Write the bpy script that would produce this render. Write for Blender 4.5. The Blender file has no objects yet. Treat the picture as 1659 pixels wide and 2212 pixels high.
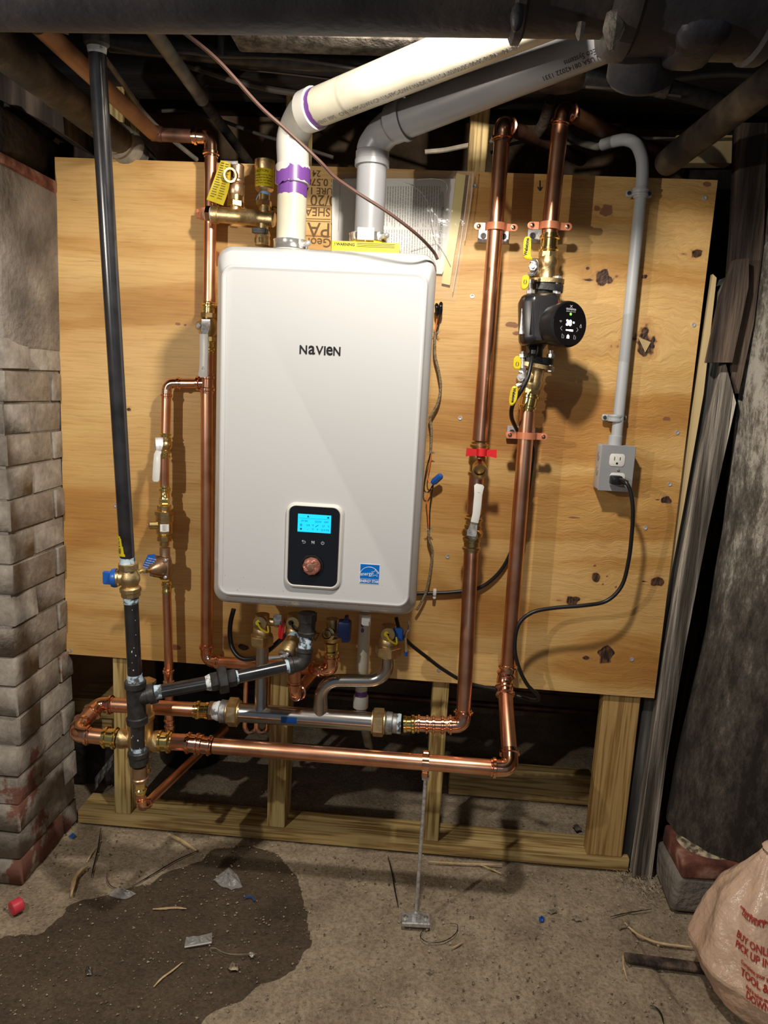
import bpy, bmesh, math, random
import numpy as np
from mathutils import Vector, Matrix, Quaternion
V=Vector; PI=math.pi
random.seed(7); RNG=np.random.default_rng(7)
scene=bpy.context.scene; COL=scene.collection
# ------------------------------------------------------------ camera
FPX=1533.0
C0=V((.9111,-1.7165,1.2128)); PITCH,YAW,ROLL=.1678,-.0571,.0526
_f=V((math.sin(YAW)*math.cos(PITCH),math.cos(YAW)*math.cos(PITCH),-math.sin(PITCH)))
_r=V((math.cos(YAW),-math.sin(YAW),0)); _u=_r.cross(_f)
_R=math.cos(ROLL)*_r+math.sin(ROLL)*_u; _U=-math.sin(ROLL)*_r+math.cos(ROLL)*_u
cd=bpy.data.cameras.new('camera'); cam=bpy.data.objects.new('camera',cd); COL.objects.link(cam)
cd.sensor_fit='HORIZONTAL'; cd.sensor_width=36; cd.lens=36*FPX/1659; cd.clip_start=.05
_m=Matrix((_R,_U,-_f)).transposed().to_4x4(); _m.translation=C0; cam.matrix_world=_m
scene.camera=cam
# ------------------------------------------------------------ world, lamps, exposure
w=bpy.data.worlds.new('world'); scene.world=w; w.use_nodes=True
w.node_tree.nodes['Background'].inputs[0].default_value=(.62,.78,1.0,1)
w.node_tree.nodes['Background'].inputs[1].default_value=.14
def lamp(name,loc,power,col,size):
    l=bpy.data.lights.new(name,'POINT'); l.energy=power; l.color=col; l.shadow_soft_size=size
    o=bpy.data.objects.new(name,l); COL.objects.link(o); o.location=loc; return o
wl=bpy.data.lights.new('work_lamp','SPOT'); wl.energy=46.0; wl.color=(1,.91,.79); wl.shadow_soft_size=.03; wl.spot_size=math.radians(112); wl.spot_blend=.40
wo=bpy.data.objects.new('work_lamp',wl); COL.objects.link(wo); wo.location=(.92,-.82,1.82); wo.rotation_euler=(V((.80,0,.98))-V((.92,-.82,1.82))).to_track_quat('-Z','Y').to_euler()
lamp('clamp_lamp',(.03,-1.30,1.42),29.0,(1,.92,.80),.012)
lamp('fill_light',(1.15,-2.6,1.45),9.0,(1,.93,.85),.30)  # unseen fill added behind the camera to lift the basement's ambient light
scene.view_settings.view_transform='Standard'; scene.view_settings.look='None'
scene.view_settings.exposure=.0; scene.view_settings.gamma=1; scene.view_settings.use_curve_mapping=False
# ------------------------------------------------------------ measuring helpers (photo pixel + real depth -> metres)
def ray(x,y): return _f+_R*((x-829.5)/FPX)-_U*((y-1106)/FPX)
def at(x,y,Y): d=ray(x,y); return C0+d*((Y-C0.y)/d.y)
def atz(x,y,Z): d=ray(x,y); return C0+d*((Z-C0.z)/d.z)
# ------------------------------------------------------------ numpy noise
def vnoise(x,y,seed=0):
    xi=np.floor(x).astype(np.int64); yi=np.floor(y).astype(np.int64); xf=x-xi; yf=y-yi
    def h(a,b):
        n=(a*374761393+b*668265263+seed*974634777)&0xffffffff
        n=((n^(n>>13))*1274126177)&0xffffffff; return ((n^(n>>16))&0xffff)/65535.0
    u=xf*xf*(3-2*xf); v=yf*yf*(3-2*yf)
    return (h(xi,yi)*(1-u)+h(xi+1,yi)*u)*(1-v)+(h(xi,yi+1)*(1-u)+h(xi+1,yi+1)*u)*v
def fbm(x,y,o=4,seed=0):
    s=0;a=.5
    for k in range(o): s=s+a*(vnoise(x*2**k,y*2**k,seed+k)-.5); a*=.5
    return s
# ------------------------------------------------------------ materials
MATS={}
def mat(name,col,rough=.5,metal=0,noise=None,bump=None,spec=.5,emit=None,alpha=None,trans=0,coat=0,ior=1.45,sss=0,stretch=(1,1,1),ramp=None):
    """noise=(scale,detail,[(pos,col)..]) colour from noise; bump=(scale,strength,dist)"""
    m=bpy.data.materials.new(name); m.use_nodes=True; nt=m.node_tree; N=nt.nodes; L=nt.links
    b=N['Principled BSDF']; b.inputs['Base Color'].default_value=(*col,1); b.inputs['Roughness'].default_value=rough
    b.inputs['Metallic'].default_value=metal; b.inputs['Specular IOR Level'].default_value=spec; b.inputs['IOR'].default_value=ior
    b.inputs['Transmission Weight'].default_value=trans; b.inputs['Coat Weight'].default_value=coat
    if emit: b.inputs['Emission Color'].default_value=(*emit[0],1); b.inputs['Emission Strength'].default_value=emit[1]
    if alpha is not None: b.inputs['Alpha'].default_value=alpha
    if sss: b.inputs['Subsurface Weight'].default_value=sss; b.inputs['Subsurface Scale'].default_value=.01
    tc=N.new('ShaderNodeTexCoord'); mp=N.new('ShaderNodeMapping'); mp.inputs['Scale'].default_value=stretch
    L.new(tc.outputs['Object'],mp.inputs[0])
    if noise:
        n=N.new('ShaderNodeTexNoise'); n.inputs['Scale'].default_value=noise[0]; n.inputs['Detail'].default_value=noise[1]
        if len(noise)>3: n.inputs['Distortion'].default_value=noise[3]
        L.new(mp.outputs[0],n.inputs['Vector'])
        r=N.new('ShaderNodeValToRGB'); cr=r.color_ramp
        st=noise[2]; cr.elements[0].position=st[0][0]; cr.elements[0].color=(*st[0][1],1)
        cr.elements[1].position=st[-1][0]; cr.elements[1].color=(*st[-1][1],1)
        for p,c in st[1:-1]: e=cr.elements.new(p); e.color=(*c,1)
        L.new(n.outputs['Fac'],r.inputs[0]); L.new(r.outputs[0],b.inputs['Base Color'])
    if bump:
        n2=N.new('ShaderNodeTexNoise'); n2.inputs['Scale'].default_value=bump[0]; n2.inputs['Detail'].default_value=6
        L.new(mp.outputs[0],n2.inputs['Vector'])
        bp=N.new('ShaderNodeBump'); bp.inputs['Strength'].default_value=bump[1]; bp.inputs['Distance'].default_value=bump[2]
        L.new(n2.outputs['Fac'],bp.inputs['Height']); L.new(bp.outputs[0],b.inputs['Normal'])
    MATS[name]=m; return m
mat('copper',(.80,.40,.24),.31,1,noise=(14,5,[(.3,(.60,.27,.155)),(.5,(.82,.41,.25)),(.7,(.90,.52,.35))]))
mat('copper_bright',(.93,.50,.33),.16,1,noise=(30,3,[(.35,(.80,.38,.23)),(.65,(.96,.58,.40))]))
mat('copper_old',(.12,.06,.04),.5,.6,noise=(22,6,[(.3,(.05,.025,.018)),(.55,(.15,.07,.045)),(.75,(.24,.12,.08))]))
mat('copper_brown',(.25,.11,.05),.5,.35,noise=(12,5,[(.3,(.15,.06,.03)),(.6,(.30,.135,.06)),(.8,(.36,.17,.09))]))
mat('copper_paint',(.62,.23,.12),.32,.25,coat=.4)
mat('brass',(.70,.50,.23),.30,1,noise=(40,4,[(.3,(.55,.38,.16)),(.7,(.82,.62,.30))]))
mat('brass_bright',(.90,.70,.27),.15,1)
mat('brass_cast',(.68,.50,.25),.42,1,noise=(60,6,[(.3,(.48,.33,.15)),(.7,(.80,.62,.34))]),bump=(260,.35,.001))
mat('bronze',(.50,.32,.20),.38,.9,noise=(50,5,[(.3,(.38,.24,.15)),(.7,(.58,.40,.26))]),bump=(200,.3,.001))
mat('black_steel',(.018,.018,.021),.26,.0,noise=(25,5,[(.3,(.011,.011,.013)),(.7,(.028,.028,.032))]),spec=.7,coat=.5)
mat('cast_black',(.035,.034,.036),.42,.15,noise=(60,5,[(.3,(.02,.02,.021)),(.75,(.06,.058,.058))]),bump=(320,.5,.001))
mat('stainless',(.56,.54,.51),.24,1,noise=(8,4,[(.3,(.48,.46,.43)),(.7,(.62,.60,.57))]))
mat('chrome',(.82,.81,.79),.16,.85)
mat('tape_sky',(.25,.42,.72),.5)
mat('zinc',(.62,.62,.62),.36,.55,noise=(120,5,[(.35,(.42,.42,.43)),(.65,(.75,.75,.75))]))
mat('galv',(.42,.43,.44),.5,.8,noise=(90,5,[(.40,(.24,.25,.26)),(.60,(.46,.46,.46))]))
mat('pvc_white',(.7,.66,.53),.36,noise=(9,8,[(.38,(.50,.46,.35)),(.6,(.62,.585,.47))]))
mat('pvc_fitting',(.58,.565,.52),.28)
mat('primer_purple',(.15,.055,.26),.35)
mat('pp_grey',(.27,.275,.29),.36,noise=(7,4,[(.35,(.245,.25,.265)),(.65,(.29,.295,.31))]))
mat('conduit_grey',(.40,.42,.44),.42)
mat('conduit_old',(.16,.155,.13),.6,noise=(15,5,[(.38,(.09,.088,.08)),(.62,(.19,.185,.16))]))
mat('enamel',(.53,.54,.55),.22,coat=.3)
mat('enamel_side',(.58,.585,.59),.30)
mat('plastic_white',(.66,.65,.62),.35)
mat('plastic_black',(.012,.012,.014),.28,spec=.5)
mat('gloss_black',(.006,.006,.008),.08,coat=1)
mat('plastic_blue',(.015,.10,.42),.35)
mat('blue_dark',(.008,.02,.09),.4)
mat('plastic_red',(.62,.02,.025),.32)
mat('red_cap',(.75,.06,.09),.4,sss=.15)
mat('plastic_yellow',(.64,.50,.015),.35)
mat('yellow_card',(.56,.44,.03),.5)
mat('orange_wire',(.80,.20,.05),.45)
mat('rubber',(.012,.012,.013),.36)
mat('wire_brown',(.085,.045,.034),.45)
mat('cloth_wire',(.20,.155,.09),.85,noise=(300,3,[(.4,(.12,.09,.05)),(.6,(.30,.24,.15))]),bump=(500,.6,.001))
mat('romex',(.34,.30,.22),.6,noise=(20,4,[(.35,(.18,.155,.12)),(.65,(.40,.35,.27))]))
mat('romex_dark',(.085,.074,.062),.7)
mat('tape_paste',(.50,.66,.78),.6,noise=(90,5,[(.42,(.08,.09,.10)),(.5,(.50,.66,.80)),(.8,(.75,.85,.92))]))
mat('paste_white',(.70,.75,.78),.6,noise=(80,5,[(.40,(.15,.15,.16)),(.5,(.7,.74,.77)),(.8,(.85,.88,.9))]))
mat('teflon',(.75,.78,.86),.5)
mat('paper',(.68,.67,.64),.6)
mat('print_grey',(.22,.22,.22),.6)
mat('print_tab',(.45,.44,.42),.5)
mat('ink',(.02,.02,.02),.6)
mat('ink_brown',(.13,.075,.03),.8)
mat('ink_white',(.8,.8,.8),.5)
mat('sticker_white',(.85,.85,.84),.4)
mat('energy_blue',(.0,.14,.55),.35)
mat('tape_blue',(.0,.10,.42),.5)
mat('screen',(.0,.4,.8),.3,emit=((.02,.50,.90),.95))
mat('led_white',(1,1,1),.3,emit=((.85,.93,1),1.4))
mat('led_green',(.2,1,.1),.3,emit=((.3,1,.1),1.3))
mat('icon_dim',(.4,.4,.42),.3,emit=((.6,.62,.68),.16))
mat('lcd_ink',(.0,.08,.20),.5)
mat('clear_film',(.9,.9,.9),.07,alpha=.09,spec=.6,bump=(9,.8,.003))
mat('film_glare',(.9,.9,.9),.1,alpha=.45,spec=.8)
mat('clear_scrap',(.62,.62,.62),.15,alpha=.45,spec=1.0,bump=(60,1,.004))
mat('iron_drain',(.030,.030,.036),.55,.2,noise=(9,8,[(.38,(.010,.010,.015)),(.52,(.022,.021,.028)),(.66,(.042,.036,.034))]),bump=(70,.5,.003))
mat('iron_old',(.07,.055,.045),.7,.15,noise=(13,8,[(.38,(.012,.011,.012)),(.5,(.04,.031,.025)),(.64,(.11,.082,.058))]),bump=(120,.6,.003))
mat('plaster',(.3,.27,.23),.95,noise=(40,8,[(.38,(.07,.06,.05)),(.5,(.15,.13,.11)),(.64,(.24,.215,.185))]),bump=(150,1,.006))
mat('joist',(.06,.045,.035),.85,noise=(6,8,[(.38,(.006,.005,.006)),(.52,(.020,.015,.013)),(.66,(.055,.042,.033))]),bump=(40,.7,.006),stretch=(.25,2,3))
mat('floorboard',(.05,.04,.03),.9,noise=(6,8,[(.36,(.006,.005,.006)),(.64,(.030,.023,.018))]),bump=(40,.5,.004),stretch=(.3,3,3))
mat('timber_grey',(.3,.27,.23),.85,noise=(9,9,[(.38,(.06,.05,.04)),(.47,(.20,.175,.15)),(.53,(.40,.355,.30)),(.62,(.68,.61,.50))]),bump=(45,1,.008),stretch=(4,4,.16))
mat('timber_slate',(.14,.14,.14),.8,noise=(9,9,[(.38,(.025,.024,.023)),(.52,(.08,.078,.075)),(.66,(.20,.19,.175))]),bump=(45,.6,.004),stretch=(3,3,.25))
mat('timber_brown',(.14,.10,.07),.85,noise=(9,9,[(.38,(.020,.014,.012)),(.52,(.065,.047,.037)),(.66,(.16,.115,.085))]),bump=(45,.8,.006),stretch=(3,3,.25))
mat('timber_dark',(.06,.04,.03),.9,noise=(7,8,[(.3,(.02,.014,.01)),(.55,(.075,.048,.035)),(.78,(.17,.10,.065))]),bump=(45,1,.01),stretch=(3,3,.25))
mat('lath',(.62,.47,.25),.7,noise=(5,6,[(.3,(.50,.36,.17)),(.7,(.70,.55,.30))]),stretch=(3,3,.3))
mat('splinter',(.72,.52,.28),.75,noise=(30,5,[(.3,(.5,.33,.15)),(.7,(.80,.62,.38))]))
mat('splinter_grey',(.28,.24,.18),.85,noise=(30,5,[(.3,(.17,.145,.11)),(.7,(.36,.31,.24))]))
mat('stone_dark',(.07,.05,.04),.9,noise=(12,9,[(.38,(.010,.008,.008)),(.52,(.030,.022,.019)),(.66,(.075,.058,.05))]),bump=(50,1,.008))
mat('brick_red',(.32,.10,.06),.85,noise=(18,9,[(.38,(.09,.032,.024)),(.52,(.20,.072,.05)),(.64,(.36,.20,.155))]),bump=(90,.8,.003))
mat('bucket',(.012,.012,.013),.32)
mat('steel_blue',(.03,.08,.30),.35,.2)
mat('tarp',(.36,.22,.12),.8)
mat('bag_plastic',(.74,.52,.38),.24,alpha=.93,noise=(6,4,[(.3,(.62,.41,.29)),(.7,(.78,.58,.44))]),bump=(11,1,.03),sss=.2)
mat('bag_inside_shade',(.28,.17,.11),.6)
mat('bag_ink',(.60,.07,.05),.5)
mat('knob_amber',(.42,.17,.13),.14,.5,bump=(90,1,.006))
mat('zip_yellow',(.64,.54,.20),.4)
mat('debris_mix',(.3,.25,.18),.9,noise=(60,6,[(.40,(.10,.075,.05)),(.60,(.56,.47,.34))]),bump=(100,1,.004))
# painted brick: whitewash over red brick, more worn towards the foot of the pier
def mat_pier():
    m=bpy.data.materials.new('painted_brick'); m.use_nodes=True; nt=m.node_tree; N=nt.nodes; L=nt.links; b=N['Principled BSDF']
    b.inputs['Roughness'].default_value=.9
    g=N.new('ShaderNodeNewGeometry'); oi=N.new('ShaderNodeObjectInfo')
    n=N.new('ShaderNodeTexNoise'); n.inputs['Scale'].default_value=15; n.inputs['Detail'].default_value=10; n.inputs['Roughness'].default_value=.72
    L.new(g.outputs['Position'],n.inputs['Vector'])
    r=N.new('ShaderNodeValToRGB'); cr=r.color_ramp; cr.elements[0].position=.3; cr.elements[0].color=(.17,.145,.12,1)
    cr.elements[1].position=.72; cr.elements[1].color=(.50,.455,.40,1); e=cr.elements.new(.5); e.color=(.31,.275,.235,1)
    L.new(n.outputs['Fac'],r.inputs[0])
    n2=N.new('ShaderNodeTexNoise'); n2.inputs['Scale'].default_value=7; n2.inputs['Detail'].default_value=8; n2.inputs['Roughness'].default_value=.65
    L.new(g.outputs['Position'],n2.inputs['Vector'])
    sx=N.new('ShaderNodeSeparateXYZ'); L.new(g.outputs['Position'],sx.inputs[0])
    mr=N.new('ShaderNodeMapRange'); mr.inputs['From Min'].default_value=0; mr.inputs['From Max'].default_value=.75
    mr.inputs['To Min'].default_value=.055; mr.inputs['To Max'].default_value=-.12; L.new(sx.outputs['Z'],mr.inputs['Value'])
    ad=N.new('ShaderNodeMath'); ad.operation='ADD'; L.new(n2.outputs['Fac'],ad.inputs[0]); L.new(mr.outputs[0],ad.inputs[1])
    ad2=N.new('ShaderNodeMath'); ad2.operation='MULTIPLY_ADD'; L.new(oi.outputs['Random'],ad2.inputs[0]); ad2.inputs[1].default_value=.10; L.new(ad.outputs[0],ad2.inputs[2])
    r2=N.new('ShaderNodeValToRGB'); r2.color_ramp.elements[0].position=.60; r2.color_ramp.elements[1].position=.64
    L.new(ad2.outputs[0],r2.inputs[0])
    mx=N.new('ShaderNodeMix'); mx.data_type='RGBA'; L.new(r2.outputs[0],mx.inputs[0]); L.new(r.outputs[0],mx.inputs[6]); mx.inputs[7].default_value=(.20,.085,.06,1)
    L.new(mx.outputs[2],b.inputs['Base Color'])
    bp=N.new('ShaderNodeBump'); bp.inputs['Strength'].default_value=.7; bp.inputs['Distance'].default_value=.004
    n3=N.new('ShaderNodeTexNoise'); n3.inputs['Scale'].default_value=60; n3.inputs['Detail'].default_value=8; L.new(g.outputs['Position'],n3.inputs['Vector'])
    L.new(n3.outputs['Fac'],bp.inputs['Height']); L.new(bp.outputs[0],b.inputs['Normal'])
    MATS['painted_brick']=m
mat_pier()
mat('mortar',(.26,.23,.2),.95,noise=(9,9,[(.3,(.13,.115,.10)),(.5,(.24,.215,.19)),(.72,(.38,.345,.30))]),bump=(60,1,.008))
def mat_log():
    m=bpy.data.materials.new('limed_log'); m.use_nodes=True; nt=m.node_tree; N=nt.nodes; L=nt.links; b=N['Principled BSDF']
    b.inputs['Roughness'].default_value=.9
    g=N.new('ShaderNodeNewGeometry'); mp=N.new('ShaderNodeMapping'); mp.inputs['Scale'].default_value=(1.6,1.6,.6); L.new(g.outputs['Position'],mp.inputs[0])
    n=N.new('ShaderNodeTexNoise'); n.inputs['Scale'].default_value=11; n.inputs['Detail'].default_value=14; n.inputs['Roughness'].default_value=.86; L.new(mp.outputs[0],n.inputs['Vector'])
    sx=N.new('ShaderNodeSeparateXYZ'); L.new(g.outputs['Position'],sx.inputs[0])
    mr=N.new('ShaderNodeMapRange'); mr.inputs['From Min'].default_value=.35; mr.inputs['From Max'].default_value=1.15
    mr.inputs['To Min'].default_value=-.11; mr.inputs['To Max'].default_value=.055; L.new(sx.outputs['Z'],mr.inputs['Value'])
    ad=N.new('ShaderNodeMath'); ad.operation='ADD'; L.new(n.outputs['Fac'],ad.inputs[0]); L.new(mr.outputs[0],ad.inputs[1])
    r=N.new('ShaderNodeValToRGB'); cr=r.color_ramp; cr.elements[0].position=.36; cr.elements[0].color=(.035,.028,.022,1)
    cr.elements[1].position=.60; cr.elements[1].color=(.62,.58,.50,1); e=cr.elements.new(.48); e.color=(.13,.11,.09,1); e=cr.elements.new(.54); e.color=(.28,.25,.21,1)
    L.new(ad.outputs[0],r.inputs[0]); L.new(r.outputs[0],b.inputs['Base Color'])
    bp=N.new('ShaderNodeBump'); bp.inputs['Strength'].default_value=.9; bp.inputs['Distance'].default_value=.01
    L.new(n.outputs['Fac'],bp.inputs['Height']); L.new(bp.outputs[0],b.inputs['Normal']); MATS['limed_log']=m
mat_log()
# sawn pine: grain runs along the given axis
def mat_pine(name,axis,c0,c1,c2):
    m=bpy.data.materials.new(name); m.use_nodes=True; nt=m.node_tree; N=nt.nodes; L=nt.links; b=N['Principled BSDF']; b.inputs['Roughness'].default_value=.62
    g=N.new('ShaderNodeTexCoord'); oi=N.new('ShaderNodeObjectInfo'); va=N.new('ShaderNodeVectorMath'); va.operation='ADD'
    L.new(g.outputs['Object'],va.inputs[0]); cx=N.new('ShaderNodeCombineXYZ')
    mu=N.new('ShaderNodeMath'); mu.operation='MULTIPLY'; mu.inputs[1].default_value=7; L.new(oi.outputs['Random'],mu.inputs[0])
    for k in range(3): L.new(mu.outputs[0],cx.inputs[k])
    L.new(cx.outputs[0],va.inputs[1])
    mp=N.new('ShaderNodeMapping'); s=[26,26,26]; s[axis]=1.1; mp.inputs['Scale'].default_value=s; L.new(va.outputs[0],mp.inputs[0])
    n=N.new('ShaderNodeTexNoise'); n.inputs['Scale'].default_value=1.4; n.inputs['Detail'].default_value=2; L.new(mp.outputs[0],n.inputs['Vector'])
    m1=N.new('ShaderNodeMath'); m1.operation='MULTIPLY'; m1.inputs[1].default_value=34; L.new(n.outputs['Fac'],m1.inputs[0])
    si=N.new('ShaderNodeMath'); si.operation='SINE'; L.new(m1.outputs[0],si.inputs[0])
    n2=N.new('ShaderNodeTexNoise'); n2.inputs['Scale'].default_value=8; n2.inputs['Detail'].default_value=5; L.new(mp.outputs[0],n2.inputs['Vector'])
    ma=N.new('ShaderNodeMath'); ma.operation='MULTIPLY_ADD'; L.new(si.outputs[0],ma.inputs[0]); ma.inputs[1].default_value=.22; L.new(n2.outputs['Fac'],ma.inputs[2])
    r=N.new('ShaderNodeValToRGB'); cr=r.color_ramp; cr.elements[0].position=.25; cr.elements[0].color=(*c2,1); cr.elements[1].position=.78; cr.elements[1].color=(*c0,1)
    e=cr.elements.new(.45); e.color=(*c1,1); L.new(ma.outputs[0],r.inputs[0]); L.new(r.outputs[0],b.inputs['Base Color'])
    bp=N.new('ShaderNodeBump'); bp.inputs['Strength'].default_value=.3; bp.inputs['Distance'].default_value=.001; L.new(ma.outputs[0],bp.inputs['Height']); L.new(bp.outputs[0],b.inputs['Normal'])
    MATS[name]=m
mat_pine('pine_v',2,(.60,.46,.20),(.48,.34,.125),(.25,.15,.045))
mat_pine('pine_x',0,(.58,.43,.19),(.47,.325,.125),(.27,.165,.055))
mat_pine('pine_stain',2,(.50,.33,.13),(.42,.26,.09),(.28,.16,.045))
# plywood face: warped veneer grain stored on the sheet's vertices
def mat_ply():
    m=bpy.data.materials.new('plywood_face'); m.use_nodes=True; nt=m.node_tree; N=nt.nodes; L=nt.links; b=N['Principled BSDF']; b.inputs['Roughness'].default_value=.55
    a=N.new('ShaderNodeAttribute'); a.attribute_name='grain'
    k=N.new('ShaderNodeAttribute'); k.attribute_name='knot'
    def noi(sc,det,dist=0,seed=0):
        mp=N.new('ShaderNodeMapping'); mp.inputs['Scale'].default_value=sc; mp.inputs['Location'].default_value=(seed,seed,0); L.new(a.outputs['Vector'],mp.inputs[0])
        n=N.new('ShaderNodeTexNoise'); n.inputs['Scale'].default_value=1; n.inputs['Detail'].default_value=det; n.inputs['Distortion'].default_value=dist; L.new(mp.outputs[0],n.inputs['Vector']); return n
    band=noi((1.3,6.5,1),4,1.0); streak=noi((9,190,1),4,.3,3); fleck=noi((16,300,1),2,0,9); cloud=noi((2.2,3.2,1),3,0,5)
    r=N.new('ShaderNodeValToRGB'); cr=r.color_ramp; cr.elements[0].position=.33; cr.elements[0].color=(.47,.24,.06,1); cr.elements[1].position=.62; cr.elements[1].color=(.68,.45,.18,1)
    e=cr.elements.new(.44); e.color=(.56,.325,.10,1); e=cr.elements.new(.50); e.color=(.635,.40,.145,1)
    L.new(band.outputs['Fac'],r.inputs[0])
    r2=N.new('ShaderNodeValToRGB'); r2.color_ramp.elements[0].position=.30; r2.color_ramp.elements[0].color=(.60,.50,.40,1); r2.color_ramp.elements[1].position=.56; r2.color_ramp.elements[1].color=(1,1,1,1)
    L.new(streak.outputs['Fac'],r2.inputs[0])
    mx=N.new('ShaderNodeMix'); mx.data_type='RGBA'; mx.blend_type='MULTIPLY'; mx.inputs[0].default_value=.38; L.new(r.outputs[0],mx.inputs[6]); L.new(r2.outputs[0],mx.inputs[7])
    r3=N.new('ShaderNodeValToRGB'); r3.color_ramp.elements[0].position=.24; r3.color_ramp.elements[0].color=(.35,.22,.12,1); r3.color_ramp.elements[1].position=.34; r3.color_ramp.elements[1].color=(1,1,1,1)
    L.new(fleck.outputs['Fac'],r3.inputs[0])
    mx2=N.new('ShaderNodeMix'); mx2.data_type='RGBA'; mx2.blend_type='MULTIPLY'; mx2.inputs[0].default_value=.5; L.new(mx.outputs[2],mx2.inputs[6]); L.new(r3.outputs[0],mx2.inputs[7])
    r4=N.new('ShaderNodeValToRGB'); r4.color_ramp.elements[0].position=.3; r4.color_ramp.elements[0].color=(.80,.70,.58,1); r4.color_ramp.elements[1].position=.62; r4.color_ramp.elements[1].color=(1.04,1.03,1.0,1)
    L.new(cloud.outputs['Fac'],r4.inputs[0])
    mx3=N.new('ShaderNodeMix'); mx3.data_type='RGBA'; mx3.blend_type='MULTIPLY'; mx3.inputs[0].default_value=.8; L.new(mx2.outputs[2],mx3.inputs[6]); L.new(r4.outputs[0],mx3.inputs[7])
    # knots: rim ring then dark heart
    sp=N.new('ShaderNodeSeparateXYZ'); L.new(k.outputs['Vector'],sp.inputs[0])
    kn=noi((60,60,1),3,0,2); km=N.new('ShaderNodeMath'); km.operation='MULTIPLY_ADD'; L.new(kn.outputs['Fac'],km.inputs[0]); km.inputs[1].default_value=.5; L.new(sp.outputs[0],km.inputs[2])
    r5=N.new('ShaderNodeValToRGB'); c5=r5.color_ramp; c5.elements[0].position=.73; c5.elements[0].color=(0,0,0,1); c5.elements[1].position=.82; c5.elements[1].color=(1,1,1,1); e=c5.elements.new(.97); e.color=(.97,.97,.97,1); L.new(km.outputs[0],r5.inputs[0])
    r6=N.new('ShaderNodeValToRGB'); c6=r6.color_ramp; c6.elements[0].position=.45; c6.elements[0].color=(0,0,0,1); c6.elements[1].position=.85; c6.elements[1].color=(.8,.8,.8,1); L.new(km.outputs[0],r6.inputs[0])
    mx4=N.new('ShaderNodeMix'); mx4.data_type='RGBA'; L.new(r6.outputs[0],mx4.inputs[0]); L.new(mx3.outputs[2],mx4.inputs[6]); mx4.inputs[7].default_value=(.50,.25,.09,1)
    mx5=N.new('ShaderNodeMix'); mx5.data_type='RGBA'; L.new(r5.outputs[0],mx5.inputs[0]); L.new(mx4.outputs[2],mx5.inputs[6]); hn=noi((150,150,1),3,0,4); hr=N.new('ShaderNodeValToRGB'); hr.color_ramp.elements[0].position=.42; hr.color_ramp.elements[0].color=(.010,.005,.004,1); hr.color_ramp.elements[1].position=.70; hr.color_ramp.elements[1].color=(.16,.07,.035,1); L.new(hn.outputs['Fac'],hr.inputs[0]); L.new(hr.outputs[0],mx5.inputs[7])
    # resin / filler marks
    s2=N.new('ShaderNodeMath'); s2.operation='MULTIPLY_ADD'; L.new(kn.outputs['Fac'],s2.inputs[0]); s2.inputs[1].default_value=.6; L.new(sp.outputs[1],s2.inputs[2])
    r7=N.new('ShaderNodeValToRGB'); r7.color_ramp.elements[0].position=.86; r7.color_ramp.elements[0].color=(0,0,0,1); r7.color_ramp.elements[1].position=.95; r7.color_ramp.elements[1].color=(.85,.85,.85,1); L.new(s2.outputs[0],r7.inputs[0])
    mx6=N.new('ShaderNodeMix'); mx6.data_type='RGBA'; L.new(r7.outputs[0],mx6.inputs[0]); L.new(mx5.outputs[2],mx6.inputs[6]); mx6.inputs[7].default_value=(.20,.07,.04,1)
    L.new(mx6.outputs[2],b.inputs['Base Color'])
    rip=noi((26,120,1),3,1.6,7); rm=N.new('ShaderNodeMath'); rm.operation='MULTIPLY'; L.new(rip.outputs['Fac'],rm.inputs[0]); L.new(sp.outputs[2],rm.inputs[1]); ra=N.new('ShaderNodeMath'); ra.operation='MULTIPLY_ADD'; L.new(rm.outputs[0],ra.inputs[0]); ra.inputs[1].default_value=4.0; L.new(streak.outputs['Fac'],ra.inputs[2])
    bp=N.new('ShaderNodeBump'); bp.inputs['Strength'].default_value=.35; bp.inputs['Distance'].default_value=.0018; L.new(ra.outputs[0],bp.inputs['Height']); L.new(bp.outputs[0],b.inputs['Normal'])
    MATS['plywood_face']=m
mat_ply()
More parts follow.
